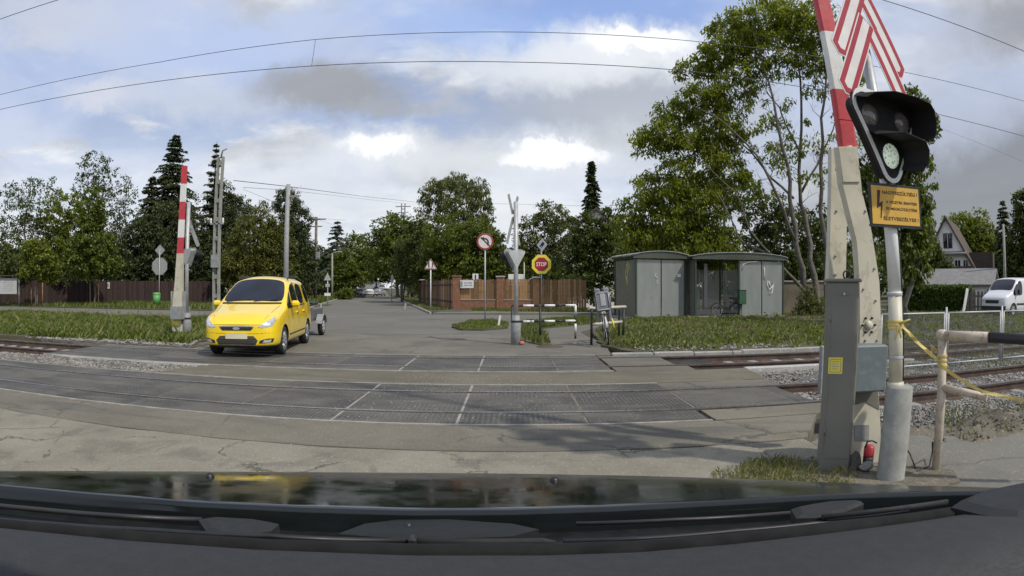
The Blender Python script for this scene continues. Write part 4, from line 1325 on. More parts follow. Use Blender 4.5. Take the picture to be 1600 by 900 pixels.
MB().tube([ax(z1 + .9), ptop], .048, 18).tube([ptop, ptop + Vector((0, 0, .02))], [.05, .02], 18).build('upper_pole', M['galv'], sig)
idn = MB()
for k in range(3):
    c_ = ax(z1 + .98 - k * .06)
    idn.box(c_ + Vector((-.02, -.055, 0)), (.05, .004, .045), .3)
idn.build('number_tag', M['black'], sig)
# yellow warning board
yc = pole_at(1384, 324)
Rz = Matrix.Rotation(R(2), 4, 'Z')
YB = Matrix.Translation(yc + Vector((.012, -.075, 0))) @ Rz @ FM
W_, H_ = .56, .345
wb = MB().prism([(-W_ / 2, -H_ / 2), (W_ / 2, -H_ / 2), (W_ / 2, H_ / 2), (-W_ / 2, H_ / 2)], 0, .012, YB).build('warning_board', M['black'], sig)
MB().prism([(-W_ / 2 + .022, -H_ / 2 + .022), (W_ / 2 - .022, -H_ / 2 + .022), (W_ / 2 - .022, H_ / 2 - .022), (-W_ / 2 + .022, H_ / 2 - .022)], .012, .015, YB).build('board_face', M['yellow_sign'], wb)
T = lambda x, y: YB @ Matrix.Translation((x, y, .015))
text_part('lettering', 'NAGYFESZÜLTSÉG !', .034, .385, T(.048, .105), M['ink'], wb, bold=.012)
text_part('lettering', 'A VEZETÉK ÉRINTÉSE', .026, .345, T(.062, .030), M['ink'], wb, bold=.010)
text_part('lettering', 'ÉS MEGKÖZELÍTÉSE', .026, .345, T(.062, -.022), M['ink'], wb, bold=.010)
text_part('lettering', 'ÉLETVESZÉLYES !', .034, .385, T(.050, -.100), M['ink'], wb, bold=.012)
bolt_poly = [(-.195, .115), (-.165, .115), (-.182, .012), (-.145, .032), (-.166, -.105), (-.176, -.105), (-.166, -.006), (-.208, -.03)]
MB().prism(bolt_poly, .015, .017, YB).build('lightning_symbol', M['ink'], wb)
sc = MB()
for x in (-1, 1):
    for y in (-1, 1):
        sc.lathe([(.0, .018), (.007, .017), (.009, .012)], 8, YB @ Vector((x * (W_ / 2 - .011), y * (H_ / 2 - .011), 0)), 'Y')
sc.build('screws', M['galv'], wb)
# triangular head
hc = pole_at(1374, 208)
HB = Matrix.Translation(hc + Vector((-.005, -.13, 0))) @ Matrix.Rotation(R(13), 4, 'Z') @ FM
tri = round_poly([(-.50, .30), (.50, .30), (0, -.57)][::-1], .13, 7)
bb = MB().prism(tri, -.03, 0, HB).build('backboard', M['black'], sig)
inner = scale_poly(tri, .036)
ring_poly(MB(), tri, inner, 0, .008, HB).build('white_border', M['white'], bb)
MB().prism(scale_poly(tri, .05), -.13, -.03, HB).build('lamp_housing', M['black_matt'], bb)
MB().prism(scale_poly(tri, .037), 0, .004, HB).build('black_face', M['black_matt'], bb)
def lens_mat(nm, c, c2, em=0.0):
    m, t, p = new_mat(nm)
    tc = t.node('ShaderNodeTexCoord').outputs['Object']
    vo = t.node('ShaderNodeTexVoronoi')
    t.put(vo.inputs['Vector'], tc)
    vo.inputs['Scale'].default_value = 45
    col = t.mix(t.ramp(vo.outputs['Distance'], .15, .55), c, c2)
    t.put(p.inputs['Base Color'], col)
    p.inputs['Roughness'].default_value = .15
    p.inputs['Coat Weight'].default_value = .5
    if em:
        t.put(p.inputs['Emission Color'], col)
        p.inputs['Emission Strength'].default_value = em
    return m
def lens(name, u, v, r, mat):
    mb = MB()
    prof = [(r * math.sin(a_), .006 + .045 * math.cos(a_) - .01) for a_ in np.linspace(0.02, math.pi / 2, 7)]
    n = 24
    vs, fs = [], []
    for rr, h in prof:
        for k in range(n):
            t_ = 2 * math.pi * k / n
            vs.append(HB @ Vector((u + rr * math.cos(t_), v + rr * math.sin(t_), h)))
    for i in range(len(prof) - 1):
        for k in range(n):
            fs.append((i * n + k, (i + 1) * n + k, (i + 1) * n + (k + 1) % n, i * n + (k + 1) % n))
    fs.append(tuple(range(n)))
    mb.add(vs, fs, True)
    ring = MB()
    ring_poly(ring, [(u + x, v + y) for x, y in circle(r + .014, 24)], [(u + x, v + y) for x, y in circle(r - .002, 24)], .004, .022, HB)
    o = mb.build(name, mat, bb)
    return o
lr = lens_mat('dull_red_lens', (.10, .09, .085), (.16, .14, .135))
lw = lens_mat('lit_white_lens', (.16, .46, .22), (.84, .92, .80), .22)
lens('left_lens', -.215, .085, .098, lr); lens('right_lens', .195, .085, .098, lr); lens('white_lens', 0, -.22, .105, lw)
def visor(path, depth, drop, name):
    """bent sheet over a lamp"""
    th = .006
    n = len(path)
    vs, fs = [], []
    for s_ in (0, 1):
        for (u, v, k) in path:
            vs.append(HB @ Vector((u, v, .004)))
            vs.append(HB @ Vector((u * 1.02, v - drop, depth * k)))
    # outer skin then inner skin
    cu = sum(p[0] for p in path) / n; cv = min(p[1] for p in path)
    vs2 = []
    for (u, v, k) in path:
        vs2.append(HB @ Vector((u, v, .004))); vs2.append(HB @ Vector((u * 1.02, v - drop, depth * k)))
    for (u, v, k) in path:
        d = Vector((cu - u, cv - v)).normalized() * th
        vs2.append(HB @ Vector((u + d.x, v + d.y, .004))); vs2.append(HB @ Vector((u * 1.02 + d.x, v - drop + d.y, depth * k)))
    m_ = 2 * n
    for i in range(n - 1):
        a_, b_ = 2 * i, 2 * i + 2
        fs += [(a_, b_, b_ + 1, a_ + 1), (m_ + a_ + 1, m_ + b_ + 1, m_ + b_, m_ + a_), (a_ + 1, b_ + 1, m_ + b_ + 1, m_ + a_ + 1), (b_, a_, m_ + a_, m_ + b_)]
    fs += [(0, 1, m_ + 1, m_), (2 * n - 1, 2 * n - 2, m_ + 2 * n - 2, m_ + 2 * n - 1)]
    return MB().add(vs2, fs).build(name, M['black_matt'], bb)
visor([(-.39, .21, .55), (-.35, .24, .8), (-.18, .265, 1), (.08, .27, 1.03), (.26, .25, 1.05), (.315, .20, 1.03), (.335, .10, 1.0), (.32, .0, .95), (.29, -.04, .9)], .28, .05, 'upper_visor')
visor([(-.26, -.045, .3), (-.14, -.055, 1), (0, -.07, 1), (.12, -.085, 1.0), (.165, -.15, .98), (.17, -.25, .9), (.13, -.32, .75)], .30, .05, 'lower_visor')
MB().box(hc + Vector((0, -.05, .1)), (.06, .14, .04)).box(hc + Vector((0, -.05, -.2)), (.06, .14, .04)).build('bracket', M['galv'], sig)
# St Andrew's crosses
def cross_leg(mb_w, mb_r, mb_c, Mx, ang, l0, l1, wdt, z):
    """one arm: pale plank with a red line running round inside its edge"""
    c_, s_ = math.sin(ang), math.cos(ang)
    def P(a_, b_): return (c_ * a_ + s_ * b_, -s_ * a_ + c_ * b_) if False else (a_ * c_ + b_ * s_, -a_ * s_ + b_ * c_)
    def shape(d):
        h = wdt / 2 - d
        return [P(l0, -h), P(l1 - d - h * .45, -h), P(l1 - d, 0), P(l1 - d - h * .45, h), P(l0, h)]
    mb_w.prism(shape(0), z, z + .006, Mx)
    ring_poly(mb_r, shape(.014), shape(.066), z + .006, z + .0085, Mx)
def cross(nm, c, lower_only, z):
    Mx = Matrix.Translation(c) @ Matrix.Rotation(R(18), 4, 'Z') @ FM
    a, b = MB(), MB()
    al = R(31)
    for k, an in enumerate((-al, al)):
        cross_leg(a, b, None, Mx, an, .0 if k == 0 else .10, .88, .225, z + k * .0005)
    if not lower_only:
        for k, an in enumerate((math.pi - al, math.pi + al)):
            cross_leg(a, b, None, Mx, an, .08, .88, .225, z + .002 + k * .0005)
    o = a.build(nm, M['pink_white'], sig)
    b.build('red_line', M['sign_red'], o)
    return o
c1 = pole_at(1344, 38) + Vector((.022, -.066, 0))
cross('lower_half_cross', c1, True, .012)
cross('saint_andrews_cross', c1 + Vector((ptop.x / ptop.z * .33, 0, .33)), False, .012)

# ------------------------------------------------------------------ near barrier machine
B0 = gp(1350, 728)
bar = thing('level_crossing_barrier', 'near raised barrier with beige counterweight beams and tall grey green cabinet beside the concrete footing', 'railway barrier', B0)
BY = 4.62
def bpart(name, mat, mb): return local(bar, mb.build(name, mat))
cb = gp(1309, 737)
cbz = 1.60
Rm = Matrix.Rotation(R(-24), 3, 'Z')
cab = bpart('cabinet', M['cabinet'], MB().box((cb.x + .04, cb.y + .17, cbz / 2 - .05), (.265, .32, cbz + .1), M=Rm, bev=.012))
for sgn, nm in ((1, 'cabinet_door'),):
    dr = MB().box((0, 0, 0), (.225, .006, cbz - .22), bev=.004).build(nm, M['cabinet'])
    dr.data.transform(Matrix.Translation((cb.x + .04, cb.y + .17, cbz / 2)) @ Rm.to_4x4() @ Matrix.Translation((0, -.162, 0)))
    local(bar, dr)
    for z_ in (.35, 1.30):
        h_ = MB().tube([(-.118, -.166, z_ - .03), (-.118, -.166, z_ + .03)], .008, 8).build('hinge', M['cabinet'])
        h_.data.transform(Matrix.Translation((cb.x + .04, cb.y + .17, 0)) @ Rm.to_4x4()); local(bar, h_)
    k_ = MB().lathe([(0, -.012), (.012, -.010), (.013, 0)], 12, (.0, -.165, 1.50), 'Y').build('door_lock', M['galv'])
    k_.data.transform(Matrix.Translation((cb.x + .04, cb.y + .17, 0)) @ Rm.to_4x4()); local(bar, k_)
lid = MB().box((cb.x + .045, cb.y + .17, cbz + .012), (.30, .36, .03), M=Rm, bev=.01).build('cabinet_lid', M['cabinet'])
local(bar, lid)
MB_ring = MB()
MB_ring.lathe([(.035 + .008 * math.cos(t_), .008 * math.sin(t_)) for t_ in np.linspace(0, 2 * math.pi, 9)[:-1]], 16, (cb.x + .05, cb.y + .1, cbz + .06), 'Y', closed=True)
bpart('lifting_ring', M['plastic'], MB_ring)
stk = rp(1305, 571, math.hypot(cb.x, cb.y) + .005)
SM = Matrix.Translation(stk) @ Matrix.Rotation(R(-24), 4, 'Z') @ FM
fy = Rm @ Vector((0, -1, 0))
# push the sticker onto the cabinet face
face_c = Vector((cb.x + .04, cb.y + .17, 0)) + fy * .1655
dd = (face_c - stk).dot(fy)
SM = Matrix.Translation(stk + fy * dd) @ Matrix.Rotation(R(-24), 4, 'Z') @ FM
st = MB().prism([(-.062, -.068), (.062, -.068), (.062, .068), (-.062, .068)], 0, .002, SM).build('sticker', M['sign_yellow'])
local(bar, st)
sb = MB()
ring_poly(sb, [(-.05, -.056), (.05, -.056), (.05, .056), (-.05, .056)], [(-.044, -.05), (.044, -.05), (.044, .05), (-.044, .05)], .002, .0028, SM)
for k in range(4): sb.prism([(-.034, .03 - k * .02), (.034 - .01 * (k % 2), .03 - k * .02), (.034 - .01 * (k % 2), .036 - k * .02), (-.034, .036 - k * .02)], .002, .0028, SM)
local(bar, sb.build('sticker_print', M['galv_dark']))
bpart('housing', M['cream'], outline(MB(), [(1325, 606), (1372, 606), (1376, 672), (1373, 740), (1318, 742), (1322, 690)], 4.42, .30))
bpart('housing_skirt', M['cabinet'], outline(MB(), [(1324, 604), (1371, 604), (1374, 640), (1352, 628), (1332, 634)], 4.414, .004))
bpart('rating_plate', M['galv_dark'], outline(MB(), [(1335, 665), (1358, 664), (1358, 688), (1336, 689)], 4.412, .008))
bx0, bx1 = qp(1329, 541, 4.26), qp(1386, 610, 4.26)
bpart('drive_box', M['bluebox'], MB().box(((bx0.x + bx1.x) / 2 - .02, 4.36, (bx0.z + bx1.z) / 2), (abs(bx1.x - bx0.x), .22, abs(bx0.z - bx1.z)), rz=R(-8), bev=.014))
bpart('rear_beam', M['cream'], outline(MB(), [(1299, 232), (1313, 232), (1322, 268), (1321, 445), (1294, 445), (1298, 330)], 4.90, .07))
0 and bpart('beam_web', M['cabinet'], outline(MB(), [(1323, 330), (1331, 330), (1335, 445), (1334, 545), (1324, 545)], 4.96, .03))
fb = bpart('front_beam', M['cream'], outline(MB(), [(1310, 229), (1339, 229), (1347, 300), (1360, 352), (1374, 440), (1377, 542), (1343, 542), (1343, 440), (1339, 378), (1331, 345), (1316, 285)], 4.60, .09))
c_ = qp(1357, 508, 4.597)
bb_ = MB().lathe([(.0, -.02), (.042, -.018), (.045, 0)], 18, c_, 'Y')
local(bar, bb_.build('pivot_disc', M['cream']))
bo = MB()
for k in range(6):
    bo.lathe([(.0, -.016), (.011, -.015), (.012, 0)], 6, c_ + Vector((.072 * math.cos(k * 1.047), 0, .072 * math.sin(k * 1.047))), 'Y')
local(bar, bo.build('pivot_bolts', M['black']))
pa, pb = qp(1325, 236, 4.68), qp(1283, 0, 4.68)
ad = (pb - pa).normalized()
arm0 = local(bar, MB().tube([pa - ad * .08, pa + ad * .04], .07, 4).build('arm_socket', M['cream']))
zs = [0, (qp(1308, 141, 4.68) - pa).length, (qp(1292, 51, 4.68) - pa).length]
zs += [zs[-1] + .62 * i for i in range(1, 8)]
sx = ad.cross(Vector((0, -1, 0))).normalized()
for i, (u0, u1) in enumerate(zip(zs[:-1], zs[1:])):
    w0, w1 = .098 - .004 * i, .098 - .004 * (i + 1)
    vs = []
    for u_, w_ in ((u0, w0), (u1, w1)):
        p = pa + ad * u_
        ring = [p + sx * a_ * w_ + Vector((0, b_ * .04, 0)) for a_, b_ in ((-1, -.6), (-.75, -1), (.75, -1), (1, -.6), (1, .6), (.75, 1), (-.75, 1), (-1, .6))]
        vs += ring
    fs = [(k, (k + 1) % 8, 8 + (k + 1) % 8, 8 + k) for k in range(8)] + [tuple(range(7, -1, -1)), tuple(range(8, 16))]
    local(bar, MB().add(vs, fs).build('arm_band', M['red'] if i % 2 == 0 else M['white']))
jt = MB().box(pa + ad * (zs[1] * .5), (.17, .09, .012), rz=0)
local(bar, jt.build('arm_joint', M['red']))
for bxp, byp in ((1350, 300), (1343, 262), (1327, 250), (1352, 330), (1366, 420), (1349, 452), (1368, 470), (1352, 532), (1370, 532)):
    q_ = qp(bxp, byp, 4.597)
    local(bar, MB().lathe([(.0, -.012), (.010, -.011), (.012, 0)], 6, q_, 'Y').build('beam_bolt', M['galv_dark']))
for byp in (262, 330, 400, 430):
    q_ = qp(1308 - (byp - 262) * .02, byp, 4.897)
    local(bar, MB().lathe([(.0, -.012), (.011, -.011), (.013, 0)], 6, q_, 'Y').build('beam_bolt', M['galv_dark']))
local(bar, outline(MB(), [(1311, 231), (1338, 231), (1344, 284), (1318, 284)], 4.585, .015).build('socket_plate', M['cream']))
cbl = [S + ax(z_) + Vector((.062, -.02, 0)) for z_ in (zf + .02, 1.1, z1)] + [S + ax(z_) + Vector((.05, -.03, 0)) for z_ in (z1 + .4, z1 + .85)]
local(sig, MB().tube(cbl, .011, 6).build('cable', M['black']))
for z_ in (1.0, 1.5, z1 + .55):
    local(sig, MB().lathe([(.064, -.012), (.067, 0), (.064, .012)], 18, S + ax(z_)).build('band_clamp', M['galv']))
# small things at the foot
rlp = qp(1357, 713, 4.26)
rl = thing('warning_lamp', 'small red lantern with black handle at the foot of the beige barrier housing', 'lantern', rlp)
MB().lathe([(.0, 0), (.046, .0), (.05, .02), (.048, .085), (.036, .10), (.0, .105)], 18).build('red_body', M['red'], rl)
MB().tube([(-.05, 0, .08), (-.03, 0, .135), (.02, 0, .14), (.07, -.01, .115)], .008, 6).build('handle', M['black'], rl)
MB().lathe([(.0, -rlp.z), (.05, -rlp.z), (.05, 0), (0, 0)], 14).build('foot', M['plastic'], rl)
def rock(name, label, loc, s, seed, mat):
    r_ = random.Random(seed)
    bm = bmesh.new()
    bmesh.ops.create_icosphere(bm, subdivisions=2, radius=1)
    for v in bm.verts:
        k = 1 + .35 * mnoise.noise(v.co * 1.4 + Vector((seed, 0, 0)))
        v.co = Vector((v.co.x * s[0], v.co.y * s[1], v.co.z * s[2])) * k
    me = bpy.data.meshes.new(name); bm.to_mesh(me); bm.free()
    me.materials.append(mat)
    o = link(name, me); o.location = loc
    return tag(o, label, 'stone')
rock('stone', 'dark lumpy stone leaning on the grey cabinet foot', qp(1336, 722, 4.24), (.065, .05, .10), 3, paint('dark_stone', (.075, .07, .06), .9, .3, 6, bump=.6))
rock('stone', 'pale broken stone between the red lantern and the concrete footing', qp(1354, 728, 4.16), (.07, .04, .04), 8, M['stone'])
rock('stone', 'small stone on the ground left of the grey cabinet', gp(1268, 716) + Vector((0, 0, .01)), (.025, .02, .02), 5, M['stone'])
tag(MB().tube([gp(1405, 738) + Vector((0, 0, .25)), gp(1420, 722) + Vector((0, 0, .08)), gp(1432, 735), gp(1446, 742)], .008, 6).build('cable', M['black']), 'black cable end curling beside the concrete footing', 'cable')
cbn = thing('junction_post', 'short dark grey post behind the left side of the barrier cabinet', 'post', gp(1283, 612))
MB().box((0, 0, .33), (.09, .09, .72), bev=.01).build('post_body', M['galv_dark'], cbn)

# ------------------------------------------------------------------ pipe railing and tape at the right
Pp = gp(1463, 734)
pr = thing('pipe_railing', 'rusty beige pipe railing with one dark painted length, right of the concrete footing', 'railing', Pp)
zt = rp(1472, 524, math.hypot(Pp.x, Pp.y)).z
dirp = (qp(1700, 535, 3.0) - rp(1472, 524, math.hypot(Pp.x, Pp.y)))
top0 = rp(1472, 524, math.hypot(Pp.x, Pp.y)) - Pp
t1_ = qp(1545, 527, 3.50) - Pp
t2_ = qp(1760, 540, 2.75) - Pp
lean = top0.copy()
MB().tube([Vector((0, 0, -.2)), lean * .5, lean], .040, 16).build('post', M['beige'], pr)
MB().lathe([(.0, .05), (.04, .045), (.05, .03), (.05, -.03), (.04, -.045), (0, -.05)], 14, lean, 'Y').build('corner_joint', M['beige'], pr)
MB().tube([lean, t1_], .042, 16).build('upper_rail', M['beige'], pr)
MB().tube([t1_, t2_], .043, 16).build('dark_rail', M['black'], pr)
m0 = rp(1470, 605, math.hypot(Pp.x, Pp.y)) - Pp
m1 = qp(1542, 621, 3.55) - Pp
MB().tube([m0, m1], [.036, .032], 14).build('lower_rail', M['beige'], pr)
tag(MB().tube([rp(1463, 690, math.hypot(Pp.x, Pp.y)) + Vector((-.045, 0, 0)), gp(1456, 715) + Vector((0, 0, .06)), gp(1452, 730) + Vector((0, 0, .01)), gp(1432, 738)], .009, 6).build('cable', M['black']), 'black cable hanging down the rusty pipe post', 'cable')
tp = thing('warning_tape', 'yellow tape knotted from the signal pole to the pipe railing and sagging right', 'tape', rp(1400, 505, sd))
def ribbon(pts, wd, name):
    mb = MB()
    pts = [Vector(p) - tp.location for p in pts]
    vs, fs = [], []
    for i, p in enumerate(pts):
        tw = .5 * math.sin(i * 1.7)
        u = Vector((0, math.sin(tw), math.cos(tw))) * wd
        q = Vector((0, .004, 0))
        vs += [p - u - q, p + u - q, p + u + q, p - u + q]
    for i in range(len(pts) - 1):
        for k in range(4):
            fs.append((i * 4 + k, i * 4 + (k + 1) % 4, i * 4 + 4 + (k + 1) % 4, i * 4 + 4 + k))
    fs += [(3, 2, 1, 0), tuple(len(vs) - 4 + k for k in range(4))]
    return mb.add(vs, fs).build(name, M['tape'], tp)
pd = math.hypot(Pp.x, Pp.y)
A_, B_ = rp(1409, 508, sd - .04), rp(1466, 562, pd - .03)
def sag_line(a, b, n, sag):
    return [a.lerp(b, i / n) - Vector((0, 0, sag * 4 * (i / n) * (1 - i / n))) for i in range(n + 1)]
ribbon(sag_line(A_, B_, 9, .02), .018, 'tape_span')
ribbon(sag_line(rp(1470, 572, pd - .05), qp(1535, 612, 3.5), 9, .01), .016, 'tape_span')
ribbon(sag_line(qp(1535, 612, 3.5), qp(1720, 640, 2.9), 9, .02), .014, 'tape_span')
kn = MB()
for i in range(3):
    zc = rp(1400, 502 + i * 5, sd).z
    kn.lathe([(.064, -.012), (.069, 0), (.064, .012)], 20, S + ax(zc))
for (x0, y0, x1, y1) in ((1408, 505, 1422, 499), (1405, 508, 1398, 530), (1404, 508, 1408, 528)):
    kn.tube([rp(x0, y0, sd - .06), rp(x1, y1, sd - .08)], [.016, .006], 6)
for i in range(3):
    kn.lathe([(.044, -.014), (.049, 0), (.044, .014)], 16, Pp + lean * ((rp(1470, 556 + i * 7, pd).z) / lean.z))
kn.tube([rp(1462, 548, pd - .02), rp(1456, 540, pd - .03), rp(1458, 552, pd - .02)], [.02, .03, .012], 6)
local(tp, kn.build('tape_knots', M['tape']))
# ------------------------------------------------------------------ mesh fence between the tracks
MB_w = None
def mesh_panel(x0, x1, first=False):
    w_ = x1 - x0
    f = MB()
    for (a_, b_) in (((0, 0, .08), (w_, 0, .08)), ((0, 0, 1.12), (w_, 0, 1.12)), ((0, 0, .08), (0, 0, 1.12)), ((w_, 0, .08), (w_, 0, 1.12))):
        f.tube([a_, b_], .019, 8)
    return f
mf = thing('mesh_fence', 'galvanised mesh fence panels standing between the tracks at right', 'fence', (7.0, 9.72, -.08))
wire = paint('mesh_wire', (.10, .105, .10), .6, .1, 5)
x = 7.10
for i in range(5):
    w_ = 1.74
    f = mesh_panel(0, w_).build('frame', M['galv'], mf, (x - 7.0, 0, 0))
    g = MB()
    for k in range(1, 36):
        g.add([(k * w_ / 36 - .0042, .0, .08), (k * w_ / 36 + .0042, .0, .08), (k * w_ / 36 + .0042, .0, 1.12), (k * w_ / 36 - .0042, .0, 1.12)], [(0, 1, 2, 3)])
    for k in range(1, 21):
        z_ = .08 + k * 1.04 / 21
        g.add([(0, .003, z_ - .004), (w_, .003, z_ - .004), (w_, .003, z_ + .004), (0, .003, z_ + .004)], [(0, 1, 2, 3)])
    tag(g.build('wire_mesh', wire, f), kind='stuff')
    MB().tube([(x - 7.0 + w_ + .055, 0, -.2), (x - 7.0 + w_ + .055, 0, 1.24)], .024, 10).build('post', M['galv'], mf)
    x += w_ + .12

# ------------------------------------------------------------------ signals and barrier on the far side
def far_signal(label, base, h, face_rz, board_z, bw, bh, cross_z, top_arm):
    t = thing('crossing_signal', label, 'railway signal', base, face_rz, 'crossing signals seen from behind')
    MB().lathe([(.0, -.1), (.14, -.1), (.14, .55), (.12, .62), (.11, .80), (0, .80)], 16).build('footing', M['galv_dark'], t)
    MB().lathe([(.125, .60), (.13, .63), (.125, .66)], 16).build('collar', M['black'], t)
    MB().tube([(0, 0, .5), (0, 0, h)], .062, 14).build('pole', M['galv'], t)
    F = plate_at(0, -.10, board_z)
    tri_ = round_poly([(-bw / 2 - .07, bh / 2), (bw / 2 + .07, bh / 2), (0, -bh / 2 - .14)][::-1], .09, 5)
    b_ = MB().prism(tri_, 0, .02, F).build('backboard', M['galv_dark'], t)
    MB().prism(scale_poly(tri_, .045), -.16, 0, F).build('lamp_housing', M['galv'], b_)
    v_ = MB()
    for u_, vv in ((-bw * .26, bh * .18), (bw * .26, bh * .18), (0, -bh * .22)):
        v_.tube([F @ Vector((u_, vv, .02)), F @ Vector((u_, vv - .03, .28))], [.12, .13], 14, cap=False)
    v_.build('visors', M['black_matt'], b_)
    ca, cr = MB(), MB()
    C = Matrix.Rotation(R(30), 4, 'Z') @ plate_at(0, -.075, cross_z)
    for k, an in enumerate((-R(24), R(24))):
        cross_leg(ca, cr, None, C, an, 0 if k == 0 else .07, .86, .12, .002 * k)
    if top_arm:
        for k, an in enumerate((math.pi - R(24), math.pi + R(24))):
            cross_leg(ca, cr, None, C, an, .07, .66, .12, .004 + .002 * k)
    o = ca.build('cross_arms', M['galv_dark'], t)
    cr.build('red_line', M['sign_red'], o)
    MB().box((0, -.04, cross_z - .2), (.16, .07, .03)).box((0, -.04, cross_z - .34), (.16, .07, .03)).build('clamp', M['galv'], t)
    MB().box((0, -.03, board_z - bh * .72), (.15, .08, .03)).build('clamp', M['galv'], t)
    return t
b1 = gp(806, 538)
d1 = math.hypot(b1.x, b1.y)
fs1 = far_signal('crossing signal seen from behind, pale triangular back, beside the black and white railing', b1, rp(806, 315, d1).z, math.pi + R(30), rp(806, 403, d1).z, .62, .50, rp(806, 338, d1).z, True)
b2 = gp(293, 530)
d2 = math.hypot(b2.x, b2.y)
fs2 = far_signal('crossing signal seen from behind, grey triangular back, beside the striped left barrier', b2, rp(296, 316, d2).z, math.pi - R(18), rp(298, 401, d2).z, .60, .55, rp(297, 345, d2).z, False)
tag(MB().box(gp(780, 512) + Vector((0, 0, .23)), (.08, .08, .5), M=Matrix.Rotation(R(10), 3, 'Y')).build('bollard', M['white']), 'short leaning white post left of the crossing signal foot', 'post')
tag(MB().box(b1 + Vector((.16, -.1, .05)), (.13, .10, .08), rz=.5, bev=.02).build('plastic_wrapper', paint('red_litter', (.5, .12, .09), .6, .3, 9)), 'crumpled red wrapper at the foot of the crossing signal', 'litter')
# left barrier
B2 = gp(275, 530)
dB = math.hypot(B2.x, B2.y)
YB2 = B2.y
lb = thing('level_crossing_barrier', 'far raised red and white barrier left of the yellow car', 'railway barrier', B2)
def lpart(name, mat, mb): return local(lb, mb.build(name, mat))
lpart('housing', M['cream'], outline(MB(), [(268, 498), (283, 498), (286, 532), (276, 532), (269, 515)], YB2, .4))
lpart('drive_box', M['galv_dark'], outline(MB(), [(266, 479), (284, 479), (284, 499), (266, 499)], YB2 - .15, .5))
lpart('yellow_band', M['sign_yellow'], outline(MB(), [(268, 501), (281, 501), (281, 508), (268, 508)], YB2 - .01, .01))
lpart('counterweight_beam', M['cream'], outline(MB(), [(276, 396), (285, 396), (284, 480), (269, 480), (273, 440)], YB2 + .02, .12))
lpart('side_beam', M['cream'], outline(MB(), [(267, 455), (270, 455), (270, 480), (267, 480)], YB2 + .25, .1))
lpart('side_post', M['galv_dark'], outline(MB(), [(285, 455), (290, 455), (291, 532), (286, 532)], YB2 + .05, .12))
ys = [397, 371, 343, 315, 287, 259]
for i, (ya, yb_) in enumerate(zip(ys[:-1], ys[1:])):
    xa, xb = 280.5 + (397 - ya) * .052, 280.5 + (397 - yb_) * .052
    wa, wb_ = 4.4 - i * .12, 4.3 - i * .12
    lpart('arm_band', M['red'] if i % 2 == 0 else M['white'], outline(MB(), [(xa - wa, ya), (xa + wa, ya), (xb + wb_, yb_), (xb - wb_, yb_)], YB2 + .04, .07))

# ------------------------------------------------------------------ road signs
def post(t, h, r=.03, mat='galv', z0=-.2):
    return MB().tube([(0, 0, z0), (0, 0, h)], r, 10).build('post', M[mat], t)
def sign_base(px, py): return gp(px, py)
# no left turn
b = gp(758, 503); d = math.hypot(b.x, b.y); k = d / FPX
ns = thing('no_left_turn_sign', 'round red bordered no left turn sign on a tall post on the grass island', 'road sign', b, R(-2))
zc = rp(762, 377.5, d).z; r = 12.8 * k * 1.02
post(ns, zc + r * .6, .032)
F = plate_at(0, -.045, zc)
sp = MB().prism(circle(r, 32), 0, .012, F).build('sign_plate', M['galv'], ns)
MB().prism(circle(r * .985, 32), .012, .014, F).build('red_border', M['sign_red'], sp)
MB().prism(circle(r * .80, 32), .014, .016, F).build('white_face', M['pink_white'], sp)
arr = MB()
ap = [(.34, -.50), (.38, -.10), (.32, .14), (.14, .30), (-.14, .34)]
def thick_line(mb, pts, wd, z0, z1, F, sc):
    L_ = [Vector(p) for p in pts]
    lft_, rgt = [], []
    for i, p in enumerate(L_):
        dd_ = (L_[min(i + 1, len(L_) - 1)] - L_[max(i - 1, 0)]).normalized()
        nn = Vector((-dd_.y, dd_.x)) * wd / 2
        lft_.append(p + nn); rgt.append(p - nn)
    for i in range(len(L_) - 1):
        mb.prism([tuple(q * sc) for q in (lft_[i], lft_[i + 1], rgt[i + 1], rgt[i])], z0, z1, F)
thick_line(arr, ap, .19, .016, .018, F, r)
arr.prism([(x * r, y * r) for x, y in [(-.12, .58), (-.55, .36), (-.12, .10)]], .016, .018, F)
arr.build('turn_arrow', M['black'], sp)
sl_ = MB(); thick_line(sl_, [(-.50, .50), (.56, -.56)], .15, .018, .020, F, r); sl_.build('slash', M['ink'], sp)
# children warning
b = gp(673, 485); d = math.hypot(b.x, b.y); k = d / FPX
cs = thing('children_warning_sign', 'white triangle sign with red border and two child figures before the brown fence', 'road sign', b, R(6))
z0_, z1_ = rp(671, 421, d).z, rp(671, 403, d).z
hh = z1_ - z0_
post(cs, z1_ - .1, .04, 'white')
F = plate_at(0, -.05, z0_)
tri2 = round_poly([(-hh * .58, 0), (hh * .58, 0), (0, hh)], hh * .06, 4)
sp = MB().prism(tri2, 0, .012, F).build('sign_plate', M['galv'], cs)
MB().prism(scale_poly(tri2, .012), .012, .014, F).build('red_border', M['sign_red'], sp)
MB().prism(scale_poly(tri2, .085), .014, .016, F).build('white_face', M['white'], sp)
fg = MB()
for x0, s_ in ((-.13, 1), (.12, .85)):
    fg.prism([(x0 + a_ * .055 * s_, .40 * s_ + .05 + b_ * .055 * s_) for a_, b_ in circle(1, 12)], .016, .018, F)
    fg.prism([(x0 - .05 * s_, .20), (x0 + .05 * s_, .20), (x0 + .04 * s_, .39 * s_ + .01), (x0 - .04 * s_, .39 * s_ + .01)], .016, .018, F)
    fg.prism([(x0 - .08 * s_, .10), (x0 - .03 * s_, .10), (x0, .20), (x0 - .05 * s_, .20)], .016, .018, F)
    fg.prism([(x0 + .03 * s_, .10), (x0 + .08 * s_, .10), (x0 + .05 * s_, .20), (x0, .20)], .016, .018, F)
fg.build('child_figures', M['black'], sp)
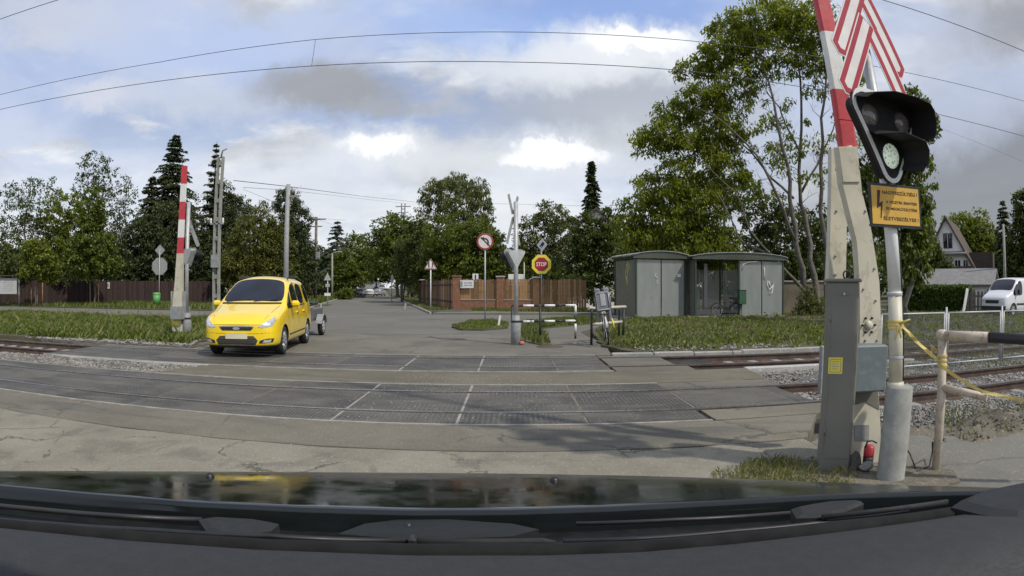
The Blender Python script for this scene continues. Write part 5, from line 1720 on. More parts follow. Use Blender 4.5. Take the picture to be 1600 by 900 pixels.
# STOP
b = gp(846, 487); d = math.hypot(b.x, b.y); k = d / FPX
ss = thing('stop_sign', 'red octagonal STOP sign on a yellow backing board with a white diamond sign above', 'road sign', b, R(-3))
zc = rp(848, 413, d).z; r = 15.6 * k
zd = rp(850, 384, d).z
post(ss, zd, .04, 'galv')
oc = lambda q: [(x, y) for x, y in circle(q / math.cos(math.pi / 8), 8, a0=math.pi / 8)]
F = plate_at(0, -.055, zc)
bk = MB().prism(oc(r), 0, .012, F).build('backing_board', M['black'], ss)
MB().prism(oc(r * .955), .012, .014, F).build('yellow_face', M['sign_yellow'], bk)
so = MB().prism(oc(r * .67), .014, .022, F).build('stop_plate', M['sign_red'], bk)
text_part('lettering', 'STOP', r * .40, r * 1.02, F @ Matrix.Translation((0, 0, .022)), M['white'], bk, bold=.02)
F2 = Matrix.Translation((.05, -.06, zd + .05)) @ Matrix.Rotation(R(-38), 4, 'Z') @ FM
q_ = 10.5 * k
dm = MB().prism([(0, -q_), (q_, 0), (0, q_), (-q_, 0)], 0, .01, F2).build('diamond_plate', M['white'], ss)
MB().prism([(-q_ * .50, -q_ * .16), (-q_ * .12, -q_ * .50), (q_ * .50, q_ * .16), (q_ * .12, q_ * .50)], .01, .012, F2).build('diamond_bar', M['black'], dm)
# small white rectangle sign
b = gp(743, 485); d = math.hypot(b.x, b.y); k = d / FPX
ws = thing('information_sign', 'small white upright sign with a dark symbol on a post before the brick pillar', 'road sign', b)
zc = rp(743, 434, d).z
post(ws, zc + .2, .036, 'galv')
F = plate_at(0, -.05, zc)
sp = MB().prism([(-4.6 * k, -6.4 * k), (4.6 * k, -6.4 * k), (4.6 * k, 6.4 * k), (-4.6 * k, 6.4 * k)], 0, .012, F).build('sign_plate', M['white'], ws)
MB().prism([(-.04, -.18), (.04, -.18), (.05, .12), (-.05, .12)], .012, .015, F).prism(circle(.055, 12, 0, .17), .012, .015, F).build('symbol', M['black'], sp)
# pale box on its own post behind the crossing signal
b = gp(819, 485); d = math.hypot(b.x, b.y); k = d / FPX
pb_ = thing('sign_back', 'pale rectangular sign seen behind the crossing signal post', 'road sign', b)
z_ = rp(806, 437, d).z
post(pb_, rp(819, 410, d).z, .038, 'galv')
MB().box((-13 * k, -.06, z_), (24 * k, .03, 17 * k), bev=.01).build('sign_plate', M['white'], pb_)
MB().box((-4 * k, -.02, z_), (14 * k, .04, .05)).build('bracket', M['galv'], pb_)
# stop sign seen from behind at left, with bin
b = gp(249, 478); d = math.hypot(b.x, b.y); k = d / FPX
lbk = thing('stop_sign', 'grey back of an octagonal sign with a small diamond above, over the green bin', 'road sign', b, math.pi + R(14))
zc = rp(250, 416, d).z
post(lbk, rp(249, 390, d).z, .04, 'galv')
F = plate_at(0, -.05, zc)
MB().prism(oc(12.5 * k), 0, .014, F).build('octagon_plate', M['galv_dark'], lbk)
F2 = plate_at(0, -.05, rp(250, 391, d).z)
q_ = 8.5 * k
MB().prism([(0, -q_), (q_, 0), (0, q_), (-q_, 0)], 0, .012, F2).build('diamond_plate', M['galv_dark'], lbk)
b = gp(245, 481); d = math.hypot(b.x, b.y); k = d / FPX
bn_ = thing('litter_bin', 'green litter bin on a short post at the left field edge', 'litter bin', b)
zb0, zb1 = rp(245, 476, d).z, rp(245, 460, d).z
MB().lathe([(0, zb0), (5.2 * k, zb0), (6.0 * k, zb1), (5.0 * k, zb1), (4.6 * k, zb1 - .1), (0, zb1 - .1)], 16).build('bin_body', M['bin_green'], bn_)
MB().lathe([(6.3 * k, zb1 - .02), (6.4 * k, zb1 + .04), (5.6 * k, zb1 + .12), (2 * k, zb1 + .16), (0, zb1 + .16)], 16).build('bin_lid', M['bin_green'], bn_)
MB().tube([(0, 0, -.2), (0, 0, zb0 + .05)], .05, 8).build('post', M['black'], bn_)
# distant triangle sign, left of the road
b = at_base(512, 52); d = 52; k = d / FPX
tsn = thing('give_way_sign', 'distant pale triangle sign with small plates under it behind the trailer', 'road sign', b)
post(tsn, rp(512, 428, d).z, .045, 'galv')
F = plate_at(0, -.05, rp(512, 438, d).z)
MB().prism([(-6 * k, 0), (6 * k, 0), (0, 12 * k)], 0, .015, F).build('triangle_plate', M['galv'], tsn)
MB().box((0, -.05, rp(512, 446, d).z), (7 * k, .02, 5 * k)).build('small_plate', M['galv'], tsn)
MB().box((0, -.05, rp(512, 460, d).z), (10 * k, .02, 4.5 * k)).build('lower_plate', M['white'], tsn)
b = gp(612, 471); d = math.hypot(b.x, b.y); k = d / FPX
fsn = thing('narrow_sign', 'narrow pale sign seen edge on at the kerb before the far cars', 'road sign', b, R(70))
post(fsn, rp(612, 430, d).z, .06, 'galv')
MB().prism(round_poly([(-4 * k, 0), (4 * k, 0), (4 * k, 9 * k), (0, 13 * k), (-4 * k, 9 * k)], .05), 0, .02, plate_at(0, -.06, rp(612, 442, d).z)).build('sign_plate', M['white'], fsn)
tag(MB().box(gp(633, 484) + Vector((0, 0, .22)), (.14, .14, .5), M=Matrix.Rotation(R(8), 3, 'Y'), bev=.02).build('bollard', M['kerb']), 'leaning grey concrete bollard on the corner kerb', 'bollard')

# ------------------------------------------------------------------ black and white railings
def banded(t, a, b, nband, first_white, r=.032):
    a, b = Vector(a), Vector(b)
    for i in range(nband):
        p, q = a.lerp(b, i / nband), a.lerp(b, (i + 1) / nband)
        wt_ = (i % 2 == 0) == first_white
        MB().tube([p, q], r + (.004 if wt_ else 0), 10).build('band', M['white'] if wt_ else M['black'], t)
pL, pR = gp(844, 532), gp(899, 529)
r1 = thing('barrier_railing', 'black and white two bar railing right of the crossing signal post', 'railing', pL, 0, 'black and white maze railings')
V = lambda p: Vector(p) - r1.location
zt_, zm_ = rp(844, 478, math.hypot(pL.x, pL.y)).z, rp(844, 503, math.hypot(pL.x, pL.y)).z
e_ = (pR - pL)
MB().tube([(0, 0, -.2), (0, 0, zt_)], .034, 10).build('post', M['black'], r1)
banded(r1, e_ + Vector((0, 0, -.1)), e_ + Vector((0, 0, zt_)), 4, False)
far_end = gp(800, 533) - pL
for z_ in (zt_, zm_):
    banded(r1, Vector((far_end.x, .1, z_)), e_ + Vector((0, 0, z_)), 6, False)
MB().tube([(far_end.x, .1, -.1), (far_end.x, .1, zt_)], .034, 10).build('post', M['black'], r1)
MB().tube([(-.05, .3, .5), (-.2, .25, .3), (-.18, .2, .1), (-.02, .1, -.05)], .014, 6).build('wire_loop', M['black'], r1)
pL2, pR2 = gp(924, 539), gp(974, 532)
r2 = thing('barrier_railing', 'two bar railing with pale rails that the white bicycle leans on', 'railing', pL2, 0, 'black and white maze railings')
e2 = pR2 - pL2
dd2 = math.hypot(pL2.x, pL2.y)
zt2, zm2 = rp(924, 482, dd2).z, rp(924, 507, dd2).z
MB().tube([(0, 0, -.2), (0, 0, zt2)], .034, 10).build('post', M['black'], r2)
MB().tube([e2 + Vector((0, 0, -.2)), e2 + Vector((0, 0, zt2))], .034, 10).build('post', M['black'], r2)
MB().tube([e2 + Vector((-.12, .1, -.2)), e2 + Vector((-.12, .1, zt2 - .05))], .03, 10).build('post', M['black'], r2)
MB().tube([Vector((-.08, 0, zt2)), e2 * 1.06 + Vector((0, 0, zt2))], .042, 12).build('upper_rail', M['cream'], r2)
MB().tube([Vector((0, 0, zm2)), e2 * .94 + Vector((0, 0, zm2))], .040, 12).build('lower_rail', M['cream'], r2)

# ------------------------------------------------------------------ poles and wires
def concrete_mast(name, label, px, dist, ytop, lattice=False, w_=.22, arm=None, mat='concrete_post', cat='pole', extra=None):
    b = at_base(px, dist)
    t = thing(name, label, cat, b)
    h = rp(px, ytop, dist).z
    if lattice:
        for s_ in (-1, 1):
            MB().box((s_ * w_ * .42, 0, h / 2 - .2), (w_ * .26, .16, h + .4)).build('leg', M[mat], t)
        r_ = MB()
        for i in range(int(h / .75)):
            r_.box((0, 0, .5 + i * .75), (w_ * .7, .10, .16))
        r_.build('rungs', M[mat], t)
    else:
        MB().tube([(0, 0, -.4), (0, 0, h)], [w_ * .62, w_ * .42], 12).build('shaft', M[mat], t)
    return t, h
mast, hm = concrete_mast('lattice_mast', 'two legged concrete mast behind the yellow car roof', 338, 24, 245, True, .26)
x_ = MB()
for s_ in (-1, 1): x_.lathe([(.03, -.10), (.05, -.06), (.03, 0), (.05, .06), (.03, .1)], 10, (s_ * .28, -.05, rp(338, 345, 24).z))
x_.build('insulators', M['white'], mast)
MB().box((0, -.05, rp(338, 345, 24).z - .12), (.62, .06, .06)).build('cross_arm', M['galv_dark'], mast)
MB().tube([(0, 0, hm - .05), (.05, 0, hm + .25), (.25, 0, hm + .32)], .035, 8).build('top_bracket', M['galv_dark'], mast)
MB().box((0, -.14, 2.6), (.34, .08, .5)).build('mast_box', M['galv_dark'], mast)
cp, hcp = concrete_mast('concrete_pole', 'thick dark concrete power pole behind the yellow car', 447, 36, 288, False, .30, mat='galv_dark')
MB().box((.32, 0, hcp - .75), (.9, .10, .10)).build('cross_arm', M['galv_dark'], cp)
i_ = MB()
for x_, z_ in ((.1, hcp - .5), (.5, hcp - .5), (.75, hcp - .35), (.05, hcp - .05)): i_.lathe([(.02, -.18), (.05, -.1), (.03, -.02), (.05, .06), (.02, .12)], 8, (x_, 0, z_))
i_.tube([(.5, 0, hcp - .3), (.8, 0, hcp - .2), (.85, 0, hcp + .1)], .02, 6)
i_.build('insulators', M['white'], cp)
wp, hwp = concrete_mast('wooden_pole', 'slim weathered power pole with a cross arm left of the bluish spruce', 493, 62, 339, False, .32, mat='wood_pole')
MB().box((0, 0, hwp - .25), (2.1, .12, .12)).box((0, 0, hwp - 1.0), (1.3, .12, .10)).build('cross_arm', M['wood_pole'], wp)
MB().box((.3, -.2, rp(493, 400, 62).z), (.45, .3, .8), bev=.03).build('transformer_box', M['galv_dark'], wp)
pp, hpp = concrete_mast('pylon', 'distant pylon head rising out of the dark street tree', 629, 98, 318, True, .7, mat='galv_dark')
MB().box((0, 0, hpp - .5), (2.6, .15, .15)).box((0, 0, hpp - 1.5), (1.8, .15, .12)).build('cross_arm', M['galv_dark'], pp)
for nm, px, dist, yt, lab in (('street_lamp', 519, 84, 396, 'nearer street lamp pole in front of the bluish spruce'), ('street_lamp', 541, 92, 398, 'farther street lamp pole right of the bluish spruce')):
    tl, hl = concrete_mast(nm, lab, px, dist, yt, False, .28, mat='concrete_post', cat='street lamp')
    MB().tube([(0, 0, hl - .1), (.25, 0, hl + .15), (.9, -.1, hl + .22)], .05, 6).build('lamp_arm', M['galv'], tl)
    MB().box((1.15, -.1, hl + .2), (.65, .3, .14), bev=.04).build('lamp_head', M['galv'], tl)
tp_, htp = concrete_mast('telegraph_pole', 'pale slim telegraph pole in front of the right dark trees', 1570, 46, 350, False, .22, mat='concrete_post')
MB().tube([(0, 0, htp - .9), (.35, 0, htp - .8)], .025, 6).build('bracket', M['galv'], tp_)
sp_, hsp = concrete_mast('slim_post', 'pale slim post rising behind the roof between the two shelters', 1133, 38, 332, False, .20, mat='galv')
gpst, hg = concrete_mast('road_pole', 'brown pole under the street trees right of the far cars', 628, 69, 380, False, .26, mat='wood_pole')

M['wire'] = paint('weathered_wire', (.07, .07, .075), .6, .2, 3)
def wire(label, pts, r=.012, sag=0.0, n=24, name='overhead_wire'):
    out = []
    for a_, b_ in zip(pts[:-1], pts[1:]):
        out += sag_line(Vector(a_), Vector(b_), n, sag)[:-1]
    out.append(Vector(pts[-1]))
    return tag(MB().tube(out, r * .7, 5).build(name, M['wire']), label, 'wire')
W2 = 12.14
cwl, cwm, cwr = qp(0, 171, W2), qp(800, 97, W2), qp(1600, 158, W2)
def ext(a, b, k): return Vector(b) + (Vector(b) - Vector(a)) * k
wire('lower contact wire over the farther track', [ext(cwm, cwl, .6), cwl, qp(490, 103, W2), cwm, qp(1075, 111, W2), qp(1450, 175, W2), qp(1600, 213, W2), qp(1760, 262, W2)], .0125)
wire('upper messenger wire over the farther track', [ext(qp(490, 62, W2), qp(0, 148, W2), 1), qp(0, 148, W2), qp(250, 97, W2), qp(490, 62, W2), qp(800, 50, W2), qp(1120, 68, W2), qp(1400, 110, W2), qp(1600, 158, W2), qp(1780, 212, W2)], .011)
wire('thin dropper joining the two wires over the farther track', [qp(493, 61.5, W2), qp(487, 103, W2)], .008, name='dropper_wire')
W1 = 7.9
wire('wire over the nearer track crossing the upper left corner', [qp(-200, 110, W1), qp(0, 30, W1), qp(90, 0, W1), qp(300, -62, W1), qp(800, -110, W1), qp(1180, -62, W1), qp(1380, 0, W1), qp(1600, 80, W1), qp(1750, 140, W1)], .011)
wire('lowest thin wire right of the crossing signal', [qp(1300, 160, 26), qp(1460, 197, 24), qp(1560, 236, 22), qp(1700, 300, 20)], .008)
hp0 = rp(447, 291, 36)
pyl = rp(629, 320, 98)
wire('upper power line from the concrete pole to the pylon', [rp(365, 282, 34), hp0, rp(560, 306, 72), rp(660, 317, 98), rp(920, 322, 100), rp(1060, 318, 110)], .030)
wire('lower power line from the concrete pole to the pylon', [rp(380, 293, 34), rp(447, 297, 36), rp(560, 310, 72), rp(660, 321, 98), rp(760, 325, 100)], .016)
wire('power line from the slim pole to the right', [rp(380, 296, 50), rp(493, 341, 62), rp(540, 344, 75)], .018)
wire('service line from the concrete pole to the slim pole', [rp(455, 300, 36), rp(478, 322, 50), rp(493, 342, 62), rp(524, 352, 80)], .018)
wire('second service line under the concrete pole cross arm', [rp(460, 310, 36), rp(480, 330, 50), rp(493, 346, 62)], .016)

# ------------------------------------------------------------------ corner fence: brick base, pillars and boards
F0, F1 = gp(718, 486), gp(906, 487)
F1 = Vector((F1.x, F0.y - 1.4, 0))
fz = rp(718, 433, math.hypot(F0.x, F0.y)).z
fen = thing('wooden_fence', 'brown board fence with brick pillars at the street corner behind the signs', 'fence', F0, math.atan2(F1.y - F0.y, F1.x - F0.x))
flen = (F1 - F0).length
def pillar(x, z, w_=.42, cap='white_kerb', mat='brick'):
    p = MB().box((x, 0, z / 2 - .1), (w_, .36, z + .2)).build('pillar', M[mat], fen)
    MB().box((x, 0, z + .04), (w_ + .1, .46, .09), bev=.02).build('pillar_cap', M[cap], p)
def fx(px):  # station along the fence of a photo column
    az = math.tan((px - 800) / FPX)
    dx, dy = (F1 - F0) / flen * 1.0 if False else ((F1.x - F0.x) / flen, (F1.y - F0.y) / flen)
    return (az * F0.y - F0.x) / (dx - az * dy)
x1, x2, x3 = fx(714), fx(782), fx(838)
pillar(x1, fz + .02, .52, 'brick'); pillar(x2, fz - .02, .46); pillar(x3, fz - .08, .42, 'white_kerb', 'plank')
brk = MB()
for a_, b_ in ((x1 + .26, x2 - .23), (x2 + .23, x3 - .21)):
    m_ = MB().box(((a_ + b_) / 2, 0, .32), (b_ - a_, .22, .84)).build('brick_base', M['brick'], fen)
    MB().box(((a_ + b_) / 2, 0, .77), (b_ - a_, .28, .06)).build('base_coping', M['kerb'], m_)
_plank = {}
def plank_mesh(h, w_, pointed, mat):
    key = (round(h, 2), w_, pointed, mat)
    if key not in _plank:
        poly = [(-w_ / 2, 0), (w_ / 2, 0), (w_ / 2, h - (.09 if pointed else 0)), (0, h) if pointed else (w_ / 2 - .001, h), (-w_ / 2, h - (.09 if pointed else 0))]
        _plank[key] = MB().prism(poly, 0, .025, FM).build('plank', M[mat], mesh_only=True)
    return _plank[key]
def planks(t, a, b, z0, h, w_, pointed, y=-.02, mat='plank', gap=.012, jit=.03):
    n = max(1, int((b - a) / (w_ + gap)))
    for i in range(n):
        hh_ = h + rnd.choice((-jit, 0, jit))
        o = link('plank', plank_mesh(hh_, w_, pointed, mat), t)
        o.location = (a + (i + .5) * (b - a) / n, y + rnd.uniform(-.008, .008), z0 + rnd.uniform(-.01, .01))
        o.rotation_euler = (0, rnd.uniform(-.008, .008), 0)
planks(fen, x1 + .27, x2 - .24, .80, fz - .95, .16, False)
planks(fen, x2 + .24, x3 - .22, .80, fz - .95, .16, False)
planks(fen, x3 + .22, flen + .4, .05, fz - .18, .15, True)
rl_ = MB()
for z_ in (1.05, fz - .4): rl_.box((flen / 2, .03, z_), (flen, .05, .09))
rl_.build('fence_rails', M['plank_dark'], fen)
# white boards on the fence
wbd = MB().prism([(-.46, -.26), (.46, -.26), (.46, .26), (-.46, .26)], 0, .02, Matrix.Translation((fx(731), -.22, rp(731, 444, math.hypot(F0.x, F0.y)).z)) @ FM).build('street_name_board', M['white'], fen)
sbm = Matrix.Translation((fx(731), -.22, rp(731, 444, math.hypot(F0.x, F0.y)).z)) @ FM
lt = MB().prism([(-.44, -.2), (-.30, -.2), (-.30, .2), (-.44, .2)], .02, .024, sbm)
for (a_, b_, y_) in ((-.2, .02, .08), (.06, .36, .08), (-.2, .12, -.08), (.18, .36, -.08)): lt.prism([(a_, y_ - .035), (b_, y_ - .035), (b_, y_ + .035), (a_, y_ + .035)], .02, .024, sbm)
lt.build('board_marks', M['galv_dark'], wbd)
# the fence turning up the far road
G0, G1 = F0 + Vector((-.3, .5, 0)), gp(652, 476)
G1 = Vector((*road(4.6, 57), 0))
fen2 = thing('wooden_fence', 'dark brown board fence running up the right side of the far road', 'fence', G0, math.atan2(G1.y - G0.y, G1.x - G0.x))
gl_ = (G1 - G0).length
nb = int(gl_ / .27)
for i in range(nb):
    o = link('plank', plank_mesh(fz - .15 + rnd.choice((-.06, 0, .06)), .20, False, 'plank_dark' if rnd.random() < .7 else 'plank'), fen2)
    o.location = (i * gl_ / nb, .02, .05)
    o.rotation_euler = (0, rnd.uniform(-.01, .01), math.pi)
for x in (gl_,):
    p_ = MB().box((x, 0, fz / 2), (.36, .36, fz)).build('pillar', M['plank_dark'], fen2)
    MB().box((x - .5, 0, fz + .05), (1.4, .46, .10), bev=.02).build('pillar_cap', M['white_kerb'], p_)
MB().box((gl_ / 2, .06, .6), (gl_, .05, .1)).box((gl_ / 2, .06, fz - .5), (gl_, .05, .1)).build('fence_rails', M['plank_dark'], fen2)
# left fence beyond the field
K0, K1 = rp(-150, 470, 60), rp(335, 470, 62)
lf = thing('board_fence', 'long dark brown fence under the trees at left', 'fence', (K0.x, K0.y, 0), math.atan2(K1.y - K0.y, K1.x - K0.x))
kl = math.hypot(K1.x - K0.x, K1.y - K0.y)
pm = MB().box((0, 0, 1.12), (.14, .03, 2.2)).build('plank', paint('red_brown_fence', (.030, .016, .013), .85, .35, 2, obj=False, rand=.9), mesh_only=True)
n_ = 290
for i in range(n_):
    o = link('plank', pm, lf)
    o.location = ((i + .5) * kl / n_, rnd.uniform(-.02, .02), rnd.uniform(-.03, .03))
MB().box((kl / 2, .05, .55), (kl, .06, .12)).box((kl / 2, .05, 1.8), (kl, .06, .12)).build('fence_rails', M['plank_dark'], lf)
MB().box((kl / 2, .12, 1.0), (kl, .04, 2.0)).build('back_boards', M['plank_dark'], lf)
hs = rp(169, 446, 59.3)
hn = thing('number_plate', 'small white plate with a dark oval on the left fence', 'house number', hs)
MB().prism([(-.20, -.3), (.20, -.3), (.20, .3), (-.20, .3)], 0, .02, FM).build('plate', M['white'], hn)
ring_poly(MB(), [(x * .09, y * .17) for x, y in circle(1, 16)], [(x * .04, y * .1) for x, y in circle(1, 16)], .02, .024, FM).build('oval_mark', M['black'], hn)
nbp = rp(13, 447, 56)
nbd = thing('notice_board', 'pale notice board on posts at the left edge before the dark fence', 'notice board', (nbp.x, nbp.y, 0), R(35))
MB().box((0, 0, nbp.z), (1.7, .06, 1.35), bev=.02).build('board', M['galv'], nbd)
for s_ in (-1, 1): MB().tube([(s_ * 1.05, 0, -.2), (s_ * 1.05, 0, nbp.z + .7)], .05, 8).build('post', M['galv'], nbd)
MB().box((0, 0, nbp.z + .85), (3.2, .7, .10), bev=.03).build('board_roof', M['plank_dark'], nbd)
lm = MB()
for i in range(6): lm.box((rnd.uniform(-.1, .1), -.034, nbp.z + .45 - i * .17), (1.3 - .3 * rnd.random(), .004, .05))
lm.build('board_print', M['galv_dark'], nbd)
# fence left of the far road
ff0, ff1 = Vector((*road(-11.5, 50), 0)), Vector((*road(-9.5, 100), 0))
f3 = thing('board_fence', 'brown fence along the left side of the far road behind the trailer', 'fence', ff0, math.atan2(ff1.y - ff0.y, ff1.x - ff0.x))
n_ = 120; l3 = (ff1 - ff0).length
pm3 = MB().box((0, 0, 1.0), (.36, .03, 2.0)).build('plank', M['plank'], mesh_only=True)
for i in range(n_):
    o = link('plank', pm3, f3); o.location = ((i + .5) * l3 / n_, rnd.uniform(-.03, .03), rnd.uniform(-.05, .05))
MB().box((l3 / 2, .06, .6), (l3, .05, .1)).box((l3 / 2, .06, 1.6), (l3, .05, .1)).build('fence_rails', M['plank_dark'], f3)
rwf = thing('picket_fence', 'weathered grey picket fence between the hedge and the white van', 'fence', rp(1512, 486, 40.2) * Vector((1, 1, 0)) if False else Vector((rp(1512, 486, 40.2).x, rp(1512, 486, 40.2).y, 0)), 0)
e1 = rp(1600, 486, 40.6); dv = Vector((e1.x, e1.y, 0)) - rwf.location
rwf.rotation_euler.z = math.atan2(dv.y, dv.x)
pkm = MB().prism([(-.09, 0), (.09, 0), (.09, 1.28), (0, 1.4), (-.09, 1.28)], 0, .03, FM).build('picket', M['wood_pole'], mesh_only=True)
for i in range(14):
    o = link('picket', pkm, rwf); o.location = (i * .235, 0, rnd.uniform(-.08, .04)); o.rotation_euler = (0, rnd.uniform(-.03, .03), 0)
MB().box((1.55, .05, .4), (3.3, .05, .1)).box((1.55, .05, 1.05), (3.3, .05, .1)).build('fence_rails', M['plank_dark'], rwf)
lbp = rp(1508, 486, 38.5)
lbd = thing('leaning_board', 'pale board leaning on the fence end right of the hedge', 'board', (lbp.x, lbp.y, 0))
MB().box((0, 0, .75), (.22, .04, 1.6), M=Matrix.Rotation(R(14), 3, 'Y')).build('board', M['white'], lbd)
# ================================================================== shelters, houses, bicycles
def frosted(name, c, tr=.25):
    m, t, p = new_mat(name)
    tc = t.node('ShaderNodeTexCoord').outputs['Object']
    mp = t.node('ShaderNodeMapping'); t.put(mp.inputs[0], tc)
    mp.inputs['Scale'].default_value = (2.2, 2.2, .5)
    n = t.noise(mp.outputs[0], 1.3, 5, .6)
    t.put(p.inputs['Base Color'], t.mix(t.ramp(n, .3, .7), tuple(x * .92 for x in c), tuple(x * 1.08 for x in c)))
    p.inputs['Roughness'].default_value = .22
    p.inputs['Specular IOR Level'].default_value = .5
    tb = t.node('ShaderNodeBsdfTransparent')
    ms = t.node('ShaderNodeMixShader')
    ms.inputs[0].default_value = tr
    m.node_tree.links.new(p.outputs[0], ms.inputs[1])
    m.node_tree.links.new(tb.outputs[0], ms.inputs[2])
    m.node_tree.links.new(ms.outputs[0], m.node_tree.nodes['Material Output'].inputs[0])
    return m
M['frost'] = frosted('dirty_clear_panel', (.33, .355, .335), .42)
M['frost2'] = frosted('dirty_side_panel', (.19, .20, .165), .25)
M['roofsheet'] = frosted('green_roof_sheet', (.10, .115, .090), .30)


def shelter(label, base, rz, Lx, dp, H, front_from, ribs, label_roof=None):
    t = thing('waiting_shelter', label, 'shelter', base, rz, 'waiting shelters beside the path')
    tb = lambda mb, a, b, r=.045: mb.box(((Vector(a) + Vector(b)) / 2), tuple(max(abs(x - y), 2 * r) for x, y in zip(a, b)))
    for x in (0, front_from, Lx) if front_from > .1 else (0, Lx):
        for y in (0, dp):
            tb(MB(), (x, y, 0), (x, y, H)).build('post', M['shelter_green'], t)
    fr = MB()
    for y in (0, dp):
        tb(fr, (0.05, y, H), (Lx - .05, y, H), .05)
    for x in (0, Lx):
        tb(fr, (x, 0.05, H), (x, dp - .05, H), .05)
    fr.build('top_frame', M['shelter_green'], t)
    def pan(name, a, b, z0, z1, mat='frost', ax_='x'):
        c = (Vector(a) + Vector(b)) / 2
        sz = (abs(b[0] - a[0]) if ax_ == 'x' else .012, abs(b[1] - a[1]) if ax_ == 'y' else .012, z1 - z0)
        return MB().box((c.x, c.y, (z0 + z1) / 2), sz).build(name, M[mat], t)
    # front panels
    n = 2
    xs = np.linspace(front_from, Lx, n + 1)
    for a_, b_ in zip(xs[:-1], xs[1:]):
        pan('front_panel', (a_ + .05, 0), (b_ - .012, 0), .08, H - .12)
    nb_ = max(2, int(round(Lx / 1.4)))
    xs = np.linspace(0, Lx, nb_ + 1)
    for a_, b_ in zip(xs[:-1], xs[1:]):
        pan('back_panel', (a_ + .05, dp), (b_ - .012, dp), .12, H - .55)
    for x in (0, Lx):
        for a_, b_ in ((.06, dp / 2 - .01), (dp / 2 + .01, dp - .06)):
            pan('side_panel', (x, a_), (x, b_), .08, H - .12, 'frost2', 'y')
    lr = MB(); tb(lr, (front_from, -.0, .05), (Lx, -.0, .05), .03); tb(lr, (0, dp, .10), (Lx, dp, .10), .03); lr.build('bottom_rail', M['shelter_green'], t)
    # arched roof
    N = 16
    ov = .22
    arch = lambda u: H + .06 + .22 * (1 - (2 * u - 1) ** 2) ** .75
    vs, fs = [], []
    for i in range(N + 1):
        u = i / N
        x = -ov + u * (Lx + 2 * ov)
        for y in (-ov, dp + ov):
            vs += [(x, y, arch(u)), (x, y, arch(u) + .03)]
    for i in range(N):
        a_ = i * 4; b_ = a_ + 4
        fs += [(a_ + 1, a_ + 3, b_ + 3, b_ + 1), (a_, b_, b_ + 2, a_ + 2), (a_, a_ + 1, b_ + 1, b_), (a_ + 2, b_ + 2, b_ + 3, a_ + 3)]
    fs += [(0, 2, 3, 1), (N * 4, N * 4 + 1, N * 4 + 3, N * 4 + 2)]
    rf = MB().add(vs, fs).build('roof', M['roofsheet'], t)
    for j in range(ribs):
        y = -ov + (dp + 2 * ov) * j / (ribs - 1)
        MB().tube([(-ov + i / N * (Lx + 2 * ov), y, arch(i / N) + .035) for i in range(N + 1)], .022, 6).build('roof_rib', M['galv_dark'], rf)
    fa = MB()
    for y in (-ov + .0, ):
        vs = []
        for i in range(N + 1):
            x = -ov + i / N * (Lx + 2 * ov)
            vs += [(x, y + .05, H - .06), (x, y + .05, arch(i / N) - .005)]
        fa.add(vs, [(2 * i, 2 * i + 2, 2 * i + 3, 2 * i + 1) for i in range(N)])
    fa.build('roof_gable', M['roofsheet'], t)
    slab_ = MB().box((Lx / 2, dp / 2, -.06), (Lx + .5, dp + .4, .22)).build('floor_slab', M['kerb'], t)
    return t
sh1b = Vector((6.27, 29.2, .0))
sh1 = shelter('left shelter with grey front panels and yellow scrawl on its side', sh1b, R(13), 2.85, 2.7, 3.12, 0.0, 5)
sh2b = Vector((9.45, 29.2, .0))
sh2 = shelter('right shelter, longer, with an open bay where the black bicycle stands', sh2b, R(5), 5.35, 2.4, 3.10, 2.55, 5)
def graff(t, strokes, mat, name, M4, r=.022):
    mb = MB()
    for st_ in strokes:
        mb.tube([M4 @ Vector((x, y, .012)) for x, y in st_], r, 5)
    return mb.build(name, mat, t)
gy = paint('yellow_spray', (.50, .46, .10), .7, .2, 6)
gw = paint('white_spray', (.60, .60, .58), .7, .2, 6)
SF = Matrix(((0, 0, -1, 0), (-1, 0, 0, 1.3), (0, 1, 0, 0), (0, 0, 0, 1)))   # side face towards -X
graff(sh1, [[(.35, 2.9), (.15, 2.7), (.05, 2.3), (.12, 2.0), (.3, 2.2), (.38, 2.6), (.3, 2.85)], [(.2, 2.1), (.25, 1.8), (.18, 1.6)]], gy, 'graffiti', SF, .03)
graff(sh1, [[(1.20, 2.25), (1.12, 2.3), (1.08, 2.15), (1.15, 2.05), (1.22, 2.1), (1.12, 2.16)], [(1.1, 1.9), (1.24, 1.9), (1.14, 1.7)], [(2.4, 2.2), (2.5, 2.25), (2.6, 2.2)]], gw, 'graffiti', FM, .02)
MB().box((2.5, -.02, 2.2), (.2, .01, .16)).build('sticker', M['white'], sh1)
graff(sh2, [[(4.12, 2.65), (4.14, 2.3), (4.12, 2.0)], [(4.35, 1.95), (4.3, 1.7), (4.42, 1.45), (4.6, 1.6), (4.7, 1.85), (4.62, 1.3), (4.45, 1.2)], [(4.42, 1.9), (4.52, 1.6)], [(2.75, 2.5), (2.8, 2.8), (3.2, 2.93), (3.7, 2.95)]], gw, 'graffiti', FM, .035)
MB().box((.85, 2.37, 2.2), (.72, .02, .85)).build('timetable_board', paint('brown_timetable', (.16, .14, .115), .6, .15, 3), sh2)
MB().box((.68, 2.36, 1.55), (.32, .02, .32)).build('yellow_notice', paint('faded_yellow_notice', (.38, .33, .13), .6, .15, 3), sh2)
MB().box((1.62, 2.34, 1.6), (.20, .03, 2.6)).build('white_strip', M['galv'], sh2)
MB().box((1.3, 1.2, .46), (2.2, .4, .05)).build('bench_seat', M['plank_dark'], sh2)
MB().box((1.25, 2.25, .18), (2.4, .1, .3)).build('step', M['white_kerb'], sh2)
